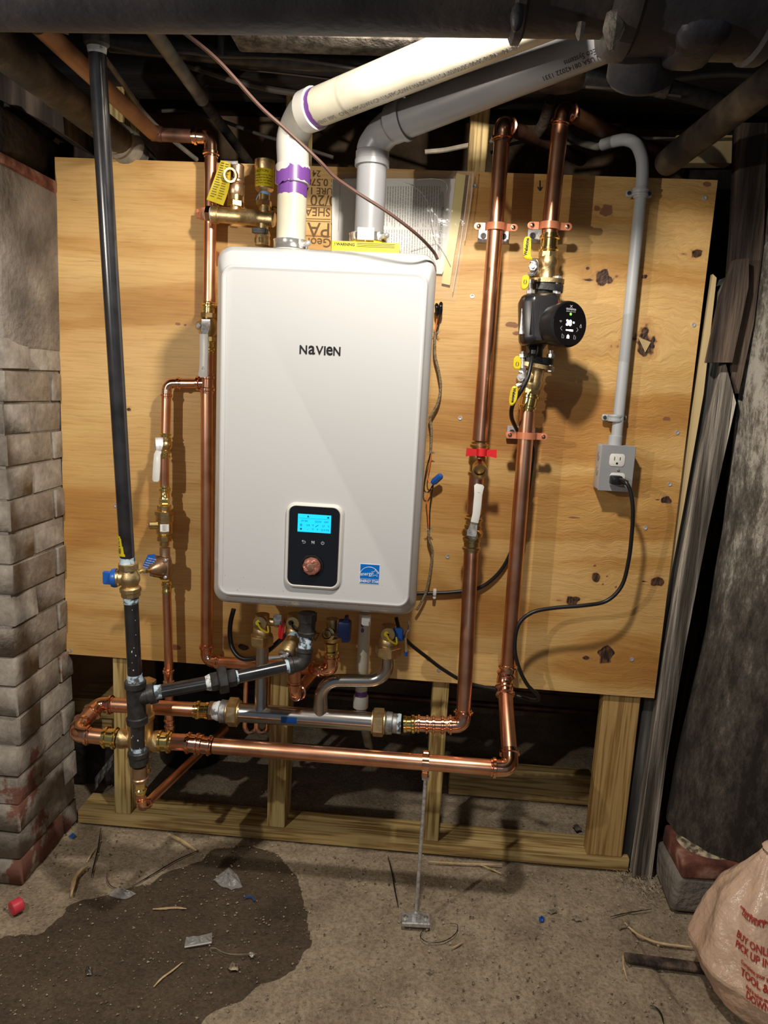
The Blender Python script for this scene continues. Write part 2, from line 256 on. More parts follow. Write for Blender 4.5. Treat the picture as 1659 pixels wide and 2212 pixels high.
def mat_floor():
    m=bpy.data.materials.new('concrete'); m.use_nodes=True; nt=m.node_tree; N=nt.nodes; L=nt.links; b=N['Principled BSDF']
    g=N.new('ShaderNodeNewGeometry')
    def noi(s,d,ro=.6):
        n=N.new('ShaderNodeTexNoise'); n.inputs['Scale'].default_value=s; n.inputs['Detail'].default_value=d; n.inputs['Roughness'].default_value=ro; L.new(g.outputs['Position'],n.inputs['Vector']); return n
    n1=noi(5,10,.7); n2=noi(120,6,.7); n3=noi(420,2)
    r=N.new('ShaderNodeValToRGB'); cr=r.color_ramp; cr.elements[0].position=.32; cr.elements[0].color=(.27,.21,.15,1); cr.elements[1].position=.66; cr.elements[1].color=(.55,.46,.34,1)
    e=cr.elements.new(.5); e.color=(.42,.345,.25,1); L.new(n1.outputs['Fac'],r.inputs[0])
    r2=N.new('ShaderNodeValToRGB'); r2.color_ramp.elements[0].position=.34; r2.color_ramp.elements[0].color=(.62,.60,.57,1); r2.color_ramp.elements[1].position=.58; r2.color_ramp.elements[1].color=(1.12,1.1,1.08,1); L.new(n2.outputs['Fac'],r2.inputs[0])
    mx=N.new('ShaderNodeMix'); mx.data_type='RGBA'; mx.blend_type='MULTIPLY'; mx.inputs[0].default_value=1; L.new(r.outputs[0],mx.inputs[6]); L.new(r2.outputs[0],mx.inputs[7])
    r3=N.new('ShaderNodeValToRGB'); r3.color_ramp.elements[0].position=.68; r3.color_ramp.elements[0].color=(0,0,0,1); r3.color_ramp.elements[1].position=.72; r3.color_ramp.elements[1].color=(1,1,1,1); L.new(n3.outputs['Fac'],r3.inputs[0])
    mxs=N.new('ShaderNodeMix'); mxs.data_type='RGBA'; L.new(r3.outputs[0],mxs.inputs[0]); L.new(mx.outputs[2],mxs.inputs[6]); mxs.inputs[7].default_value=(.50,.44,.34,1)
    a=N.new('ShaderNodeAttribute'); a.attribute_name='wet'; n4=noi(55,5,.6)
    am=N.new('ShaderNodeMath'); am.operation='MULTIPLY_ADD'; L.new(n4.outputs['Fac'],am.inputs[0]); am.inputs[1].default_value=.25; L.new(a.outputs['Fac'],am.inputs[2])
    r4=N.new('ShaderNodeValToRGB'); r4.color_ramp.elements[0].position=.56; r4.color_ramp.elements[0].color=(0,0,0,1); r4.color_ramp.elements[1].position=.68; r4.color_ramp.elements[1].color=(1,1,1,1); L.new(am.outputs[0],r4.inputs[0])
    mx2=N.new('ShaderNodeMix'); mx2.data_type='RGBA'; mx2.blend_type='MULTIPLY'; L.new(r4.outputs[0],mx2.inputs[0]); L.new(mxs.outputs[2],mx2.inputs[6]); mx2.inputs[7].default_value=(.27,.24,.22,1)
    L.new(mx2.outputs[2],b.inputs['Base Color'])
    mr=N.new('ShaderNodeMapRange'); mr.inputs['To Min'].default_value=.95; mr.inputs['To Max'].default_value=.55; L.new(r4.outputs[0],mr.inputs['Value']); L.new(mr.outputs[0],b.inputs['Roughness'])
    bp=N.new('ShaderNodeBump'); bp.inputs['Strength'].default_value=1; bp.inputs['Distance'].default_value=.005; L.new(n2.outputs['Fac'],bp.inputs['Height'])
    L.new(bp.outputs[0],b.inputs['Normal']); MATS['concrete']=m
mat_floor()
mat('earth_wall',(.3,.21,.14),.95,noise=(5,9,[(.36,(.14,.09,.055)),(.52,(.30,.205,.13)),(.66,(.46,.35,.25))]),bump=(40,.8,.01))
# ------------------------------------------------------------ mesh helpers
class M:
    def __init__(s): s.v=[]; s.f=[]
    def add(s,vs,fs): o=len(s.v); s.v+= [tuple(p) for p in vs]; s.f+=[tuple(i+o for i in f) for f in fs]; return s
def frame(d):
    d=V(d).normalized(); a=V((0,0,1)) if abs(d.z)<.9 else V((1,0,0)); x=a.cross(d).normalized(); return x,d.cross(x),d
def lathe(m,p,d,prof,seg=20,cap=True,rot=0):
    x,y,d=frame(d); p=V(p); vs=[];fs=[]
    for t,r in prof:
        for k in range(seg): a=2*PI*k/seg+rot; vs.append(p+d*t+x*(r*math.cos(a))+y*(r*math.sin(a)))
    for i in range(len(prof)-1):
        for k in range(seg): k2=(k+1)%seg; fs.append((i*seg+k,i*seg+k2,(i+1)*seg+k2,(i+1)*seg+k))
    if cap: fs.append(tuple(range(seg-1,-1,-1))); n=(len(prof)-1)*seg; fs.append(tuple(n+k for k in range(seg)))
    return m.add(vs,fs)
def cyl(m,p0,p1,r,seg=20,r1=None):
    d=V(p1)-V(p0); return lathe(m,p0,d,[(0,r),(d.length,r if r1 is None else r1)],seg)
def hexn(m,p,d,h,r,seg=6,rot=0): return lathe(m,p,d,[(0,r*.93),(h*.08,r),(h*.92,r),(h,r*.93)],seg,rot=rot)
def sweep(m,pts,rad,seg=14,cap=True):
    pts=[V(p) for p in pts]; n=len(pts)
    if not hasattr(rad,'__len__'): rad=[rad]*n
    tg=[(pts[min(i+1,n-1)]-pts[max(i-1,0)]).normalized() for i in range(n)]
    x,_,_=frame(tg[0]); vs=[];fs=[]
    for i in range(n):
        if i: q=tg[i-1].rotation_difference(tg[i]); x=q@x
        x=(x-tg[i]*x.dot(tg[i])).normalized(); y=tg[i].cross(x)
        for k in range(seg): a=2*PI*k/seg; vs.append(pts[i]+x*(rad[i]*math.cos(a))+y*(rad[i]*math.sin(a)))
    for i in range(n-1):
        for k in range(seg): k2=(k+1)%seg; fs.append((i*seg+k,i*seg+k2,(i+1)*seg+k2,(i+1)*seg+k))
    if cap: fs.append(tuple(range(seg-1,-1,-1))); fs.append(tuple((n-1)*seg+k for k in range(seg)))
    return m.add(vs,fs)
def smooth(pts,sub=8):
    pts=[V(p) for p in pts]; P=[pts[0]*2-pts[1]]+pts+[pts[-1]*2-pts[-2]]; out=[]
    for i in range(1,len(P)-2):
        a,b,c,d=P[i-1:i+3]
        for k in range(sub):
            t=k/sub; out.append(.5*((2*b)+(c-a)*t+(2*a-5*b+4*c-d)*t*t+(3*b-a-3*c+d)*t**3))
    out.append(pts[-1]); return out
def box(m,c,s,R=None):
    c=V(c); vs=[]
    for x in (-.5,.5):
        for y in (-.5,.5):
            for z in (-.5,.5):
                p=V((x*s[0],y*s[1],z*s[2])); vs.append(c+(R@p if R else p))
    return m.add(vs,[(0,1,3,2),(4,6,7,5),(0,4,5,1),(2,3,7,6),(0,2,6,4),(1,5,7,3)])
def rbox(m,c,s,bev=.003,seg=2,R=None,jit=0):
    bm=bmesh.new(); bmesh.ops.create_cube(bm,size=1)
    for v in bm.verts: v.co=V((v.co.x*s[0],v.co.y*s[1],v.co.z*s[2]))+V((random.uniform(-jit,jit),random.uniform(-jit,jit),random.uniform(-jit,jit)))
    bmesh.ops.bevel(bm,geom=bm.edges[:],offset=bev,segments=seg,affect='EDGES',profile=.5)
    bm.verts.index_update(); vs=[V(c)+(R@v.co if R else v.co) for v in bm.verts]; fs=[[v.index for v in f.verts] for f in bm.faces]; bm.free()
    return m.add(vs,fs)
def prism(m,poly,ext):
    """poly: world points (front outline), ext: extrusion vector"""
    n=len(poly); poly=[V(p) for p in poly]; vs=poly+[p+V(ext) for p in poly]
    fs=[tuple(range(n)),tuple(range(2*n-1,n-1,-1))]+[((i+1)%n,i,n+i,n+(i+1)%n) for i in range(n)]
    return m.add(vs,fs)
def sph(m,c,r,sx=1,sy=1,sz=1,seg=14):
    c=V(c); vs=[];fs=[]; h=seg//2
    for i in range(h+1):
        a=PI*i/h
        for k in range(seg): b=2*PI*k/seg; vs.append(c+V((r*sx*math.sin(a)*math.cos(b),r*sy*math.sin(a)*math.sin(b),r*sz*math.cos(a))))
    for i in range(h):
        for k in range(seg): k2=(k+1)%seg; fs.append((i*seg+k,(i+1)*seg+k,(i+1)*seg+k2,i*seg+k2))
    return m.add(vs,fs)
def rrect(w,h,r,n=6):
    out=[]
    for cx,cy,a0 in ((w/2-r,h/2-r,0),(-w/2+r,h/2-r,PI/2),(-w/2+r,-h/2+r,PI),(w/2-r,-h/2+r,1.5*PI)):
        for k in range(n+1): a=a0+PI/2*k/n; out.append((cx+r*math.cos(a),cy+r*math.sin(a)))
    return out
ORG={}
def new_obj(name,m,mt,parent=None,org=None,sharp=35):
    if org is None:
        if parent is not None: org=ORG[parent.name]
        else:
            a=np.array(m.v); org=V(((a[:,0].min()+a[:,0].max())/2,(a[:,1].min()+a[:,1].max())/2,a[:,2].min()))
    me=bpy.data.meshes.new(name); me.from_pydata([(p[0]-org.x,p[1]-org.y,p[2]-org.z) for p in m.v],[],m.f); me.update()
    if sharp:
        me.polygons.foreach_set('use_smooth',[True]*len(me.polygons)); me.set_sharp_from_angle(angle=math.radians(sharp))
    bm=bmesh.new(); bm.from_mesh(me); bmesh.ops.recalc_face_normals(bm,faces=bm.faces); bm.to_mesh(me); bm.free()
    me.materials.append(MATS[mt]); o=bpy.data.objects.new(name,me); COL.objects.link(o)
    if parent is not None: o.parent=parent; o.location=org-ORG[parent.name]; ORG[o.name]=org
    else: o.location=org; ORG[o.name]=org
    return o
def O(name,m,mt,parent,label=None,sharp=35):
    o=new_obj(name,m,mt,parent,sharp=sharp)
    if label: o['label']=label
    return o
def T(name,label,cat,p,group=None):
    o=bpy.data.objects.new(name,None); COL.objects.link(o); o.location=p; o.empty_display_size=.02; ORG[o.name]=V(p)
    o['label']=label; o['category']=cat
    if group: o['group']=group
    return o
def S(name,m,mt,label,cat,group=None,kind=None,sharp=35):
    o=new_obj(name,m,mt,sharp=sharp); o['label']=label; o['category']=cat
    if group: o['group']=group
    if kind: o['kind']=kind
    return o
def ST(name,m,mt,label=None,sharp=35):
    o=new_obj(name,m,mt,sharp=sharp); o['kind']='structure'
    o['label']=label or name.replace('_',' '); o['category']='structure'; return o
def txtmesh(s,size,ext,align='CENTER',spacing=1,sx=1,bold=0):
    cu=bpy.data.curves.new('t','FONT'); cu.body=s; cu.size=size; cu.extrude=ext; cu.align_x=align; cu.align_y='CENTER'; cu.resolution_u=3; cu.space_character=spacing; cu.offset=bold
    o=bpy.data.objects.new('t',cu); COL.objects.link(o); me=bpy.data.meshes.new_from_object(o)
    vs=[(v.co.x*sx,v.co.y,v.co.z) for v in me.vertices]; fs=[tuple(p.vertices) for p in me.polygons]
    bpy.data.objects.remove(o); bpy.data.curves.remove(cu); bpy.data.meshes.remove(me); return vs,fs
def text(m,s,size,p,right,up,ext=.0002,align='CENTER',spacing=1,sx=1,bold=0,fn=None):
    r=V(right).normalized(); u=V(up); u=(u-r*u.dot(r)).normalized(); n=r.cross(u); vs,fs=txtmesh(s,size,ext,align,spacing,sx,bold)
    if fn: return m.add([fn(x,y,z) for x,y,z in vs],fs)
    return m.add([V(p)+r*x+u*y+n*z for x,y,z in vs],fs)
XR=V((1,0,0)); ZU=V((0,0,1))
# ------------------------------------------------------------ plumbing helpers
def press_prof(r,L):
    return [(0,r*1.02),(0,r*1.10),(L*.10,r*1.10),(L*.14,r*1.30),(L*.26,r*1.30),(L*.30,r*1.09),(L*.5,r*1.09),(L*.70,r*1.09),(L*.74,r*1.30),(L*.86,r*1.30),(L*.90,r*1.10),(L,r*1.10),(L,r*1.02)]
def coupling(parent,p0,p1,r,mt='copper_bright',name='coupling'):
    m=M(); d=V(p1)-V(p0); lathe(m,p0,d,press_prof(r,d.length),20); return O(name,m,mt,parent)
def half_press(parent,p0,p1,r,mt='brass_bright',name='press_fitting'):
    m=M(); d=V(p1)-V(p0); L=d.length
    lathe(m,p0,d,[(0,r*1.02),(0,r*1.12),(L*.12,r*1.12),(L*.2,r*1.30),(L*.36,r*1.30),(L*.44,r*1.1),(L*.75,r*1.1),(L*.8,r*1.2),(L,r*1.2)],20); return O(name,m,mt,parent)
def elbow(parent,a,c,b,r,mt='copper_bright',bend=1.5,collar=1.5,cast=False,name='elbow'):
    a,c,b=V(a),V(c),V(b); d1=(c-a).normalized(); d2=(b-c).normalized(); th=d1.angle(d2); R=r*bend; L=R*math.tan(th/2); cl=r*collar
    pts=[];rad=[]
    s=c-d1*(L+cl)
    pr=[(0,1.0),(.02,1.1),(.18,1.1),(.24,1.3),(.48,1.3),(.55,1.09),(.98,1.07)] if not cast else [(0,1.0),(.01,1.32),(.45,1.34),(.55,1.2),(.98,1.2)]
    for t,k in pr: pts.append(s+d1*(t*cl)); rad.append(r*k)
    ctr=c-d1*L+ (d2-d1*d2.dot(d1)).normalized()*R
    st=(c-d1*L)-ctr; ax=d1.cross(d2).normalized(); n=8
    for k in range(n+1):
        q=Quaternion(ax,th*k/n); pts.append(ctr+q@st); rad.append(r*(1.07 if not cast else 1.2))
    for t,k in reversed(pr): pts.append(c+d2*(L+cl-t*cl)); rad.append(r*k)
    m=M(); sweep(m,pts,rad,18); O(name,m,mt,parent)
    return c-d1*(L+cl*.9),c+d2*(L+cl*.9)
def run(parent,pts,r,mt='copper',emt='copper_bright',bend=1.5,collar=1.6,cast=False,name='pipe',seg=20):
    pts=[V(p) for p in pts]; st=pts[0]
    for i in range(1,len(pts)-1):
        e0,e1=elbow(parent,pts[i-1],pts[i],pts[i+1],r,emt,bend,collar,cast)
        m=M(); cyl(m,st,e0,r,seg); O(name,m,mt,parent); st=e1
    m=M(); cyl(m,st,pts[-1],r,seg); O(name,m,mt,parent)
def seg(parent,p0,p1,r,mt,name='pipe',n=20,label=None):
    m=M(); cyl(m,p0,p1,r,n); return O(name,m,mt,parent,label)
def tube(parent,pts,r,mt,name='pipe',n=12,sub=8):
    m=M(); sweep(m,smooth(pts,sub),r,n); return O(name,m,mt,parent)
def screw(m,p,r=.004,d=(0,-1,0)): lathe(m,p,d,[(0,r),(r*.5,r*.95),(r*.8,r*.6),(r*.85,0.0005)],10)
# ============================================================ SETTING
def in_poly(X,Y,poly):
    ins=np.zeros(X.shape,bool); n=len(poly); j=n-1
    for i in range(n):
        xi,yi=poly[i]; xj,yj=poly[j]
        c=((yi>Y)!=(yj>Y))&(X<(xj-xi)*(Y-yi)/(yj-yi+1e-12)+xi); ins^=c; j=i
    return ins
def gridmesh(name,X,Y,Z,mt):
    ny,nx=X.shape; co=np.stack([X,Y,Z],-1).reshape(-1,3); idx=np.arange(nx*ny).reshape(ny,nx)
    f=np.stack([idx[:-1,:-1],idx[:-1,1:],idx[1:,1:],idx[1:,:-1]],-1).reshape(-1,4)
    me=bpy.data.meshes.new(name); me.from_pydata(co.tolist(),[],f.tolist()); me.update(); me.polygons.foreach_set('use_smooth',[True]*len(me.polygons))
    me.materials.append(MATS[mt]); o=bpy.data.objects.new(name,me); COL.objects.link(o); ORG[o.name]=V((0,0,0)); return o
gx,gy=np.meshgrid(np.linspace(-1.2,3.0,520),np.linspace(-2.9,.98,480))
wet=[(.573,-.045),(.65,-.10),(.668,-.164),(.705,-.25),(.715,-.32),(.70,-.40),(.632,-.449),(.60,-.51),(.56,-.56),(.55,-.65),(.40,-.80),(.0,-.80),(-.05,-.45),(.05,-.40),(.133,-.385),(.15,-.33),(.142,-.30),(.223,-.25),(.30,-.20),(.335,-.14),(.40,-.10),(.42,-.03),(.50,.0)]
nx_=fbm(gx*9,gy*9,4,3); ny_=fbm(gx*9,gy*9,4,11)
def softmask(poly,amp,wd):
    X=gx+nx_*amp;Y=gy+ny_*amp; m=np.zeros(X.shape)
    for dx,dy in ((0,0),(wd,0),(-wd,0),(0,wd),(0,-wd)): m+=in_poly(X+dx,Y+dy,poly)/5
    return m
slab=[(.60,-.60),(.62,-.30),(1.0,-.10),(1.50,-.06),(1.53,-.28),(1.50,-.34),(1.51,-.44),(1.46,-.52)]
wetm=softmask(wet,.06,.004)
gz=.010*fbm(gx*3,gy*3,4,1)+.006*fbm(gx*22,gy*22,4,2)+.0035*fbm(gx*80,gy*80,3,5)
slm=in_poly(gx+nx_*.03,gy+ny_*.03,[(.70,-3),(.72,-.52),(1.455,-.50),(1.50,-.30),(1.46,-.10),(1.50,-.02),(.0,.0),(-.5,0),(-.5,-3)])*1.0
gz=gz-.004*(1-slm)
crk=np.abs(gx-(1.50+.03*np.sin(gy*9)))+np.where((gy>-.52)&(gy<-.16),0,1); gz-=.012*np.exp(-(crk/.008)**2)
crk=np.abs(gy-(-.515+.008*np.sin(gx*20)+nx_*.02))+np.where((gx>.75)&(gx<1.47),0,1); gz-=.006*np.exp(-(crk/.006)**2)
gz=np.where((gy>-.03)&(gy<.14),np.minimum(gz,.0),gz); gz-=.003
fl=gridmesh('floor',gx,gy,gz,'concrete'); fl['kind']='structure'; fl['label']='rough dusty concrete basement floor with a dark damp patch'; fl['category']='floor'
at_=fl.data.attributes.new('wet','FLOAT','POINT'); at_.data.foreach_set('value',wetm.ravel().astype(np.float32))
# loose grit swept over the floor
m=M()
for k in range(5200):
    x=random.uniform(.0,1.75); y=random.uniform(-.62,-.03) if random.random()<.75 else random.uniform(-.03,.55); r=random.choice((.0008,.0011,.0014,.0018,.003))*random.uniform(.7,1.3)
    c=V((x,y,.001)); t=random.random()*3
    vs=[c+V((r*1.3*math.cos(t),r*1.3*math.sin(t),0)),c+V((r*math.cos(t+2),r*math.sin(t+2),0)),c+V((r*math.cos(t+4),r*math.sin(t+4),0)),c+V((0,0,r*.9))]
    m.add(vs,[(0,1,3),(1,2,3),(2,0,3),(0,2,1)])
S('grit',m,'debris_mix','tiny chips and grit scattered over the concrete floor','debris',kind='stuff',sharp=0)
# ceiling boards
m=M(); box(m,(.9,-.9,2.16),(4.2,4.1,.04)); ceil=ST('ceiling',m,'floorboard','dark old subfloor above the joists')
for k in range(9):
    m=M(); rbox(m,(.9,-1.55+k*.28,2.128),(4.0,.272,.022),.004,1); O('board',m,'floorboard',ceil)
# enclosing walls
g1,g2=np.meshgrid(np.linspace(-1.2,3.0,110),np.linspace(-.02,2.15,60))
wb=gridmesh('wall_back',g1,.93+.05*fbm(g1*4,g2*4,4,8),g2,'earth_wall'); wb['kind']='structure'; wb['label']='brown earth-coloured wall at the back of the crawl space'; wb['category']='wall'
m=M(); box(m,(-1.22,-.9,1.05),(.05,4,2.2)); ST('wall_left_far',m,'earth_wall','far left basement wall out of view')
m=M(); box(m,(3.02,-.9,1.05),(.05,4,2.2)); ST('wall_right',m,'earth_wall','dark right basement wall')
# left pier: painted brick
m=M(); box(m,(-.2455,-.1035,.735),(.483,.255,1.47)); pier=ST('wall_left',m,'mortar','whitewashed old brick pier left of the plywood')
def brick_mesh(i):
    mm=M(); bm=bmesh.new(); bmesh.ops.create_cube(bm,size=1); bmesh.ops.bevel(bm,geom=bm.edges[:],offset=.02,segments=1,affect='EDGES')
    for v in bm.verts: v.co+=V((random.uniform(-.02,.02),random.uniform(-.012,.012),random.uniform(-.025,.025)))
    me=bpy.data.meshes.new('brick'); bm.to_mesh(me); bm.free(); me.materials.append(MATS['painted_brick']); me.polygons.foreach_set('use_smooth',[True]*len(me.polygons)); me.set_sharp_from_angle(angle=.9); return me
BM=[brick_mesh(i) for i in range(5)]
def brick(par,x0,x1,y0,y1,z0,z1):
    o=bpy.data.objects.new('brick',random.choice(BM)); COL.objects.link(o); o.parent=par
    c=V(((x0+x1)/2,(y0+y1)/2,(z0+z1)/2)); o.location=c-ORG[par.name]; o.scale=(x1-x0,y1-y0,z1-z0); o.rotation_euler=(random.gauss(0,.006),random.gauss(0,.006),random.gauss(0,.008)); return o
z=0; k=0
while z<1.27:
    h=.0715+random.uniform(-.003,.003); sl=.0
    bulge=.007*math.exp(-((z-.25)/.3)**2)+random.uniform(-.002,.002); fr=-.235+random.uniform(-.004,.004)-.012*(z<.3)
    zz0,zz1=z+.0028,z+h-.0028
    if k%2==0:
        brick(pier,-.102,bulge,fr,-.045,zz0,zz1); brick(pier,-.102,bulge+.002,-.040,.020,zz0,zz1)
        brick(pier,-.31,-.11,fr,-.13,zz0,zz1); brick(pier,-.50,-.318,fr+.004,-.13,zz0,zz1)
    else:
        brick(pier,-.205,bulge,fr,-.134,zz0,zz1); brick(pier,-.102,bulge-.002,-.129,.020,zz0,zz1)
        brick(pier,-.41,-.213,fr+.003,-.13,zz0,zz1); brick(pier,-.50,-.418,fr,-.13,zz0,zz1)
    z+=h; k+=1
m=M()   # parged cap
gr=[(-.49,.002),(-.49,.004)]
rbox(m,(-.2445,-.0645,1.450),(.490,.350,.37),.010,3,jit=.003); O('parged_cap',m,'mortar',pier,'smooth grey mortar skim over the top courses')
for i,(px,py,w_,d_,h_,zc) in enumerate(((-.24,-.06,.46,.33,.09,1.705),(-.30,-.10,.40,.27,.11,1.80),(-.12,.035,.20,.12,.10,1.80))):
    m=M(); rbox(m,(px,py,zc),(w_,d_,h_),.025,3,jit=.018); O('stone',m,'stone_dark',pier)
m=M(); rbox(m,(-.235,-.062,1.645),(.47,.345,.03),.008,2,jit=.005); O('brick',m,'brick_red',pier)
# ------------------------------------------------------------ plywood sheet
W_,ZB,ZT=1.514,.4924,1.7124
pl=T('plywood_panel','large knotty plywood sheet screwed to the studs behind the boiler','panel',(W_/2,0,ZB))
nxp,nzp=430,350
px_,pz_=np.meshgrid(np.linspace(0,W_,nxp),np.linspace(ZB,ZT,nzp))
def pxz(x,y): p=at(x,y,0); return p.x,p.z
K=[(1308,601,.024,.020,1),(1508,547,.020,.013,1),(1392,742,.036,.040,.9),(1441,1078,.015,.012,1),(1418,1255,.018,.012,1),(1235,1296,.019,.013,1),(1285,1250,.012,.013,1),(1305,1418,.026,.030,1),(527,1398,.018,.010,1),(277,884,.006,.006,1),(1270,582,.007,.007,.9),(1392,597,.009,.007,.75),(925,1422,.008,.007,1),(1395,750,.012,.014,1),(1120,1548,.01,.01,.8)]
uu=px_.copy(); vv=pz_+.018*fbm(px_*1.3,pz_*1.3,3,21)+.03*fbm(px_*2.2,pz_*2.0,2,5)*(px_/W_)
kn=np.zeros_like(px_); st_=np.zeros_like(px_)
for x,y,a,b,s in K:
    kx,kz=pxz(x,y); dx=px_-kx; dz=pz_-kz
    d2=(dx/(a*4.5))**2+(dz/(b*2.6))**2; vv=vv+ -dz*.75*np.exp(-d2*1.2)
    wx=fbm(px_*38+kx*99,pz_*38,3,51)*a*1.5; wz=fbm(px_*38,pz_*38+kz*77,3,52)*b*1.5
    d=np.sqrt(((dx+wx)/a)**2+((dz+wz)/b)**2); kn=np.maximum(kn,s*np.clip(1.06-.62*d,0,1)-.22*np.clip(fbm(px_*55,pz_*55,3,61)*3,0,1)*(d<1.2))
    tail=np.exp(-((dx+a*1.6)/(a*1.1))**2-((dz+b*.25)/(b*.35))**2)*.55; kn=np.maximum(kn,tail*1.15*s*(a>.012))
# rippled figure around the right-hand knots
rip=fbm(px_*6,pz_*6,2,31); fig=np.clip((px_-1.02)/.35,0,1)*np.clip(.75+fbm(px_*3,pz_*3,2,9)*2,0,1)
vv=vv+fig*.016*fbm(px_*60+rip*6,pz_*14,3,15)+fig*.016*fbm(px_*26+pz_*20,pz_*11,3,14)+.004*fbm(px_*40,pz_*12,2,16)
for x,y,a,b in ((1310,455,.018,.016),(1290,450,.01,.008),(470,560,.01,.02),(1240,1118,.02,.003),(995,1450,.0,.0),(1105,702,.02,.008),(1115,720,.012,.006),(1527,398,.012,.007),(385,700,.008,.004),(400,702,.005,.004),(1070,620,.003,.003),(1312,1245,.004,.004),(1302,1262,.004,.004),(1285,1222,.005,.004),(1330,1268,.004,.004),(380,1398,.014,.009),(1350,735,.02,.003),(1440,905,.012,.006),(1120,1310,.006,.003)):
    if a==0: continue
    kx,kz=pxz(x,y); st_=np.maximum(st_,np.clip(1.05-.55*np.sqrt(((px_-kx)/a)**2+((pz_-kz)/b)**2),0,1))
yy_=np.zeros_like(px_)+.0012*np.clip(kn-.6,0,1)-.0006*fbm(px_*60,pz_*60,2,3)
sh=gridmesh('face_veneer',px_,yy_,pz_,'plywood_face'); sh.parent=pl; sh.location=-ORG[pl.name]; sh['label']='knotty face veneer'
g=sh.data.attributes.new('grain','FLOAT_VECTOR','POINT'); g.data.foreach_set('vector',np.stack([uu,vv,0*uu],-1).ravel().astype(np.float32))
g=sh.data.attributes.new('knot','FLOAT_VECTOR','POINT'); g.data.foreach_set('vector',np.stack([kn,st_,fig],-1).ravel().astype(np.float32))
m=M(); box(m,(W_/2,.0070,(ZB+ZT)/2),(W_-.001,.0085,ZT-ZB-.001)); O('core',m,'lath',pl)
# screws in the sheet
for x,y in ((1020,640),(994,903),(967,1202),(948,1447),(1498,702),(1463,934),(1446,1046),(1394,1140),(1365,1424),(1118,1068),(152,1405),(250,1092),(1025,402),(1522,428)):
    m=M(); p=at(x,y,0); lathe(m,p+V((0,-.0005,0)),(0,-1,0),[(0,.0052),(.0012,.0050),(.0013,.003),(.0004,.0012)],12); O('screw',m,'zinc',pl)
# stamped sheathing print (upside down) and marker arrows
m=M(); dn=V((-1,0,0)); up=V((0,0,-1))
zl=at(690,395,0)
for s,px,py,sz in (("24",674,374,.020),("CLASS 0.578",662,392,.0225),("EXPOSURE 1",668,411,.021),("40/20",670,431,.034),("SHEATHING",714,458,.0255),("APA",664,494,.046),("Georgia",716,524,.028)):
    text(m,s,sz,at(px,py,-.0012),dn,up,.0001,align='LEFT' if px>700 else 'RIGHT',bold=.0001)
for py in (444,448,473,478,510): box(m,at(687,py,-.0012),(.058,.0003,.0012))
O('stamp_print',m,'ink_brown',pl)
m=M()
for x,y in ((1066,398),(1166,402)):
    for (a,b,c,d) in ((0,-12,0,10),(-5,2,0,10),(5,2,0,10)): cyl(m,at(x+a,y+b,-.0012),at(x+c,y+d,-.0012),.0012,6)
for x,y,L in ((1165,478,0),): pass
O('marker_arrow',m,'ink',pl)
m=M(); text(m,"CAUTION",.016,at(625,1342,-.0012),XR,ZU,.0001); text(m,"S-20",.020,at(565,1345,-.0012),XR,ZU,.0001)
for (a,b) in (((672,1368),(690,1368)),((690,1368),(681,1384)),((681,1384),(672,1368))): cyl(m,at(*a,-.0012),at(*b,-.0012),.001,6)
O('stamp_print',m,'ink_brown',pl)
# ------------------------------------------------------------ stud wall
gs='studs of the new stud frame'
def stud(x0,x1,z0,z1,lab,mt='pine_v',y0=.0125,y1=.101):
    m=M(); rbox(m,((x0+x1)/2,(y0+y1)/2,(z0+z1)/2),(x1-x0,y1-y0,z1-z0),.002,1); return S('stud',m,mt,lab,'stud',gs)
xs=[at(x,1600,.0125).x for x in (245,280,581,620,927,962)]
stud(xs[0],xs[1],.0381,1.90,'leftmost pine stud behind the black gas pipe')
stud(xs[2],xs[3],.0381,1.90,'pine stud behind the stainless header, second from the left')
stud(xs[4],xs[5],.0381,1.90,'pine stud behind the threaded support rod')
stud(1.394,1.486,.0381,.515,'wide pine stud at the right end of the sill, broad face forward','pine_stain',.014,.052)
m=M(); rbox(m,(.76,.0560,.0190),(1.492,.089,.0378),.003,2); S('sill_plate',m,'pine_x','long pine sill plate lying on the concrete under the studs','sill')
m=M(); rbox(m,(1.254,.33,.050),(.43,.045,.098),.003,1); S('timber_offcut',m,'pine_x','pine board lying on edge on the floor behind the right studs','board')
# offcut stack, left behind
q=at(170,1560,.16)
for i,(px,py,Yy,s_,lab) in enumerate(((200,1595,.20,(.16,.14,.10),'upper pine block of the stack behind the left stud'),(185,1655,.20,(.15,.15,.10),'lower pine block of the stack behind the left stud'))):
    pass
m=M(); rbox(m,(-.010,.25,.262),(.135,.17,.060),.003,1,jit=.002); S('wood_block',m,'pine_x','upper pine block of the stack behind the leftmost stud','block')
m=M(); rbox(m,(-.02,.26,.200),(.115,.16,.062),.003,1,jit=.002); S('wood_block',m,'pine_x','lower pine block of the stack behind the leftmost stud','block')
m=M(); rbox(m,(-.03,.28,.083),(.14,.16,.165),.01,2,jit=.008); S('rubble_stone',m,'stone_dark','dark rubble stone under the pine block stack','stone')
m=M()
gxx,gyy=np.meshgrid(np.linspace(0,1,14),np.linspace(0,1,8)); 
vs=[];
for i in range(8):
    for j in range(14):
        u=j/13; v=i/7; p=at(205+u*42,1680-u*55+v*28*(1-.3*u),.13+.01*math.sin(u*18+v*3)); vs.append(p)
fs=[(i*14+j,i*14+j+1,(i+1)*14+j+1,(i+1)*14+j) for i in range(7) for j in range(13)]
m.add(vs,fs); S('crumpled_film',m,'clear_scrap','crumpled clear plastic film by the wood block stack','plastic film')
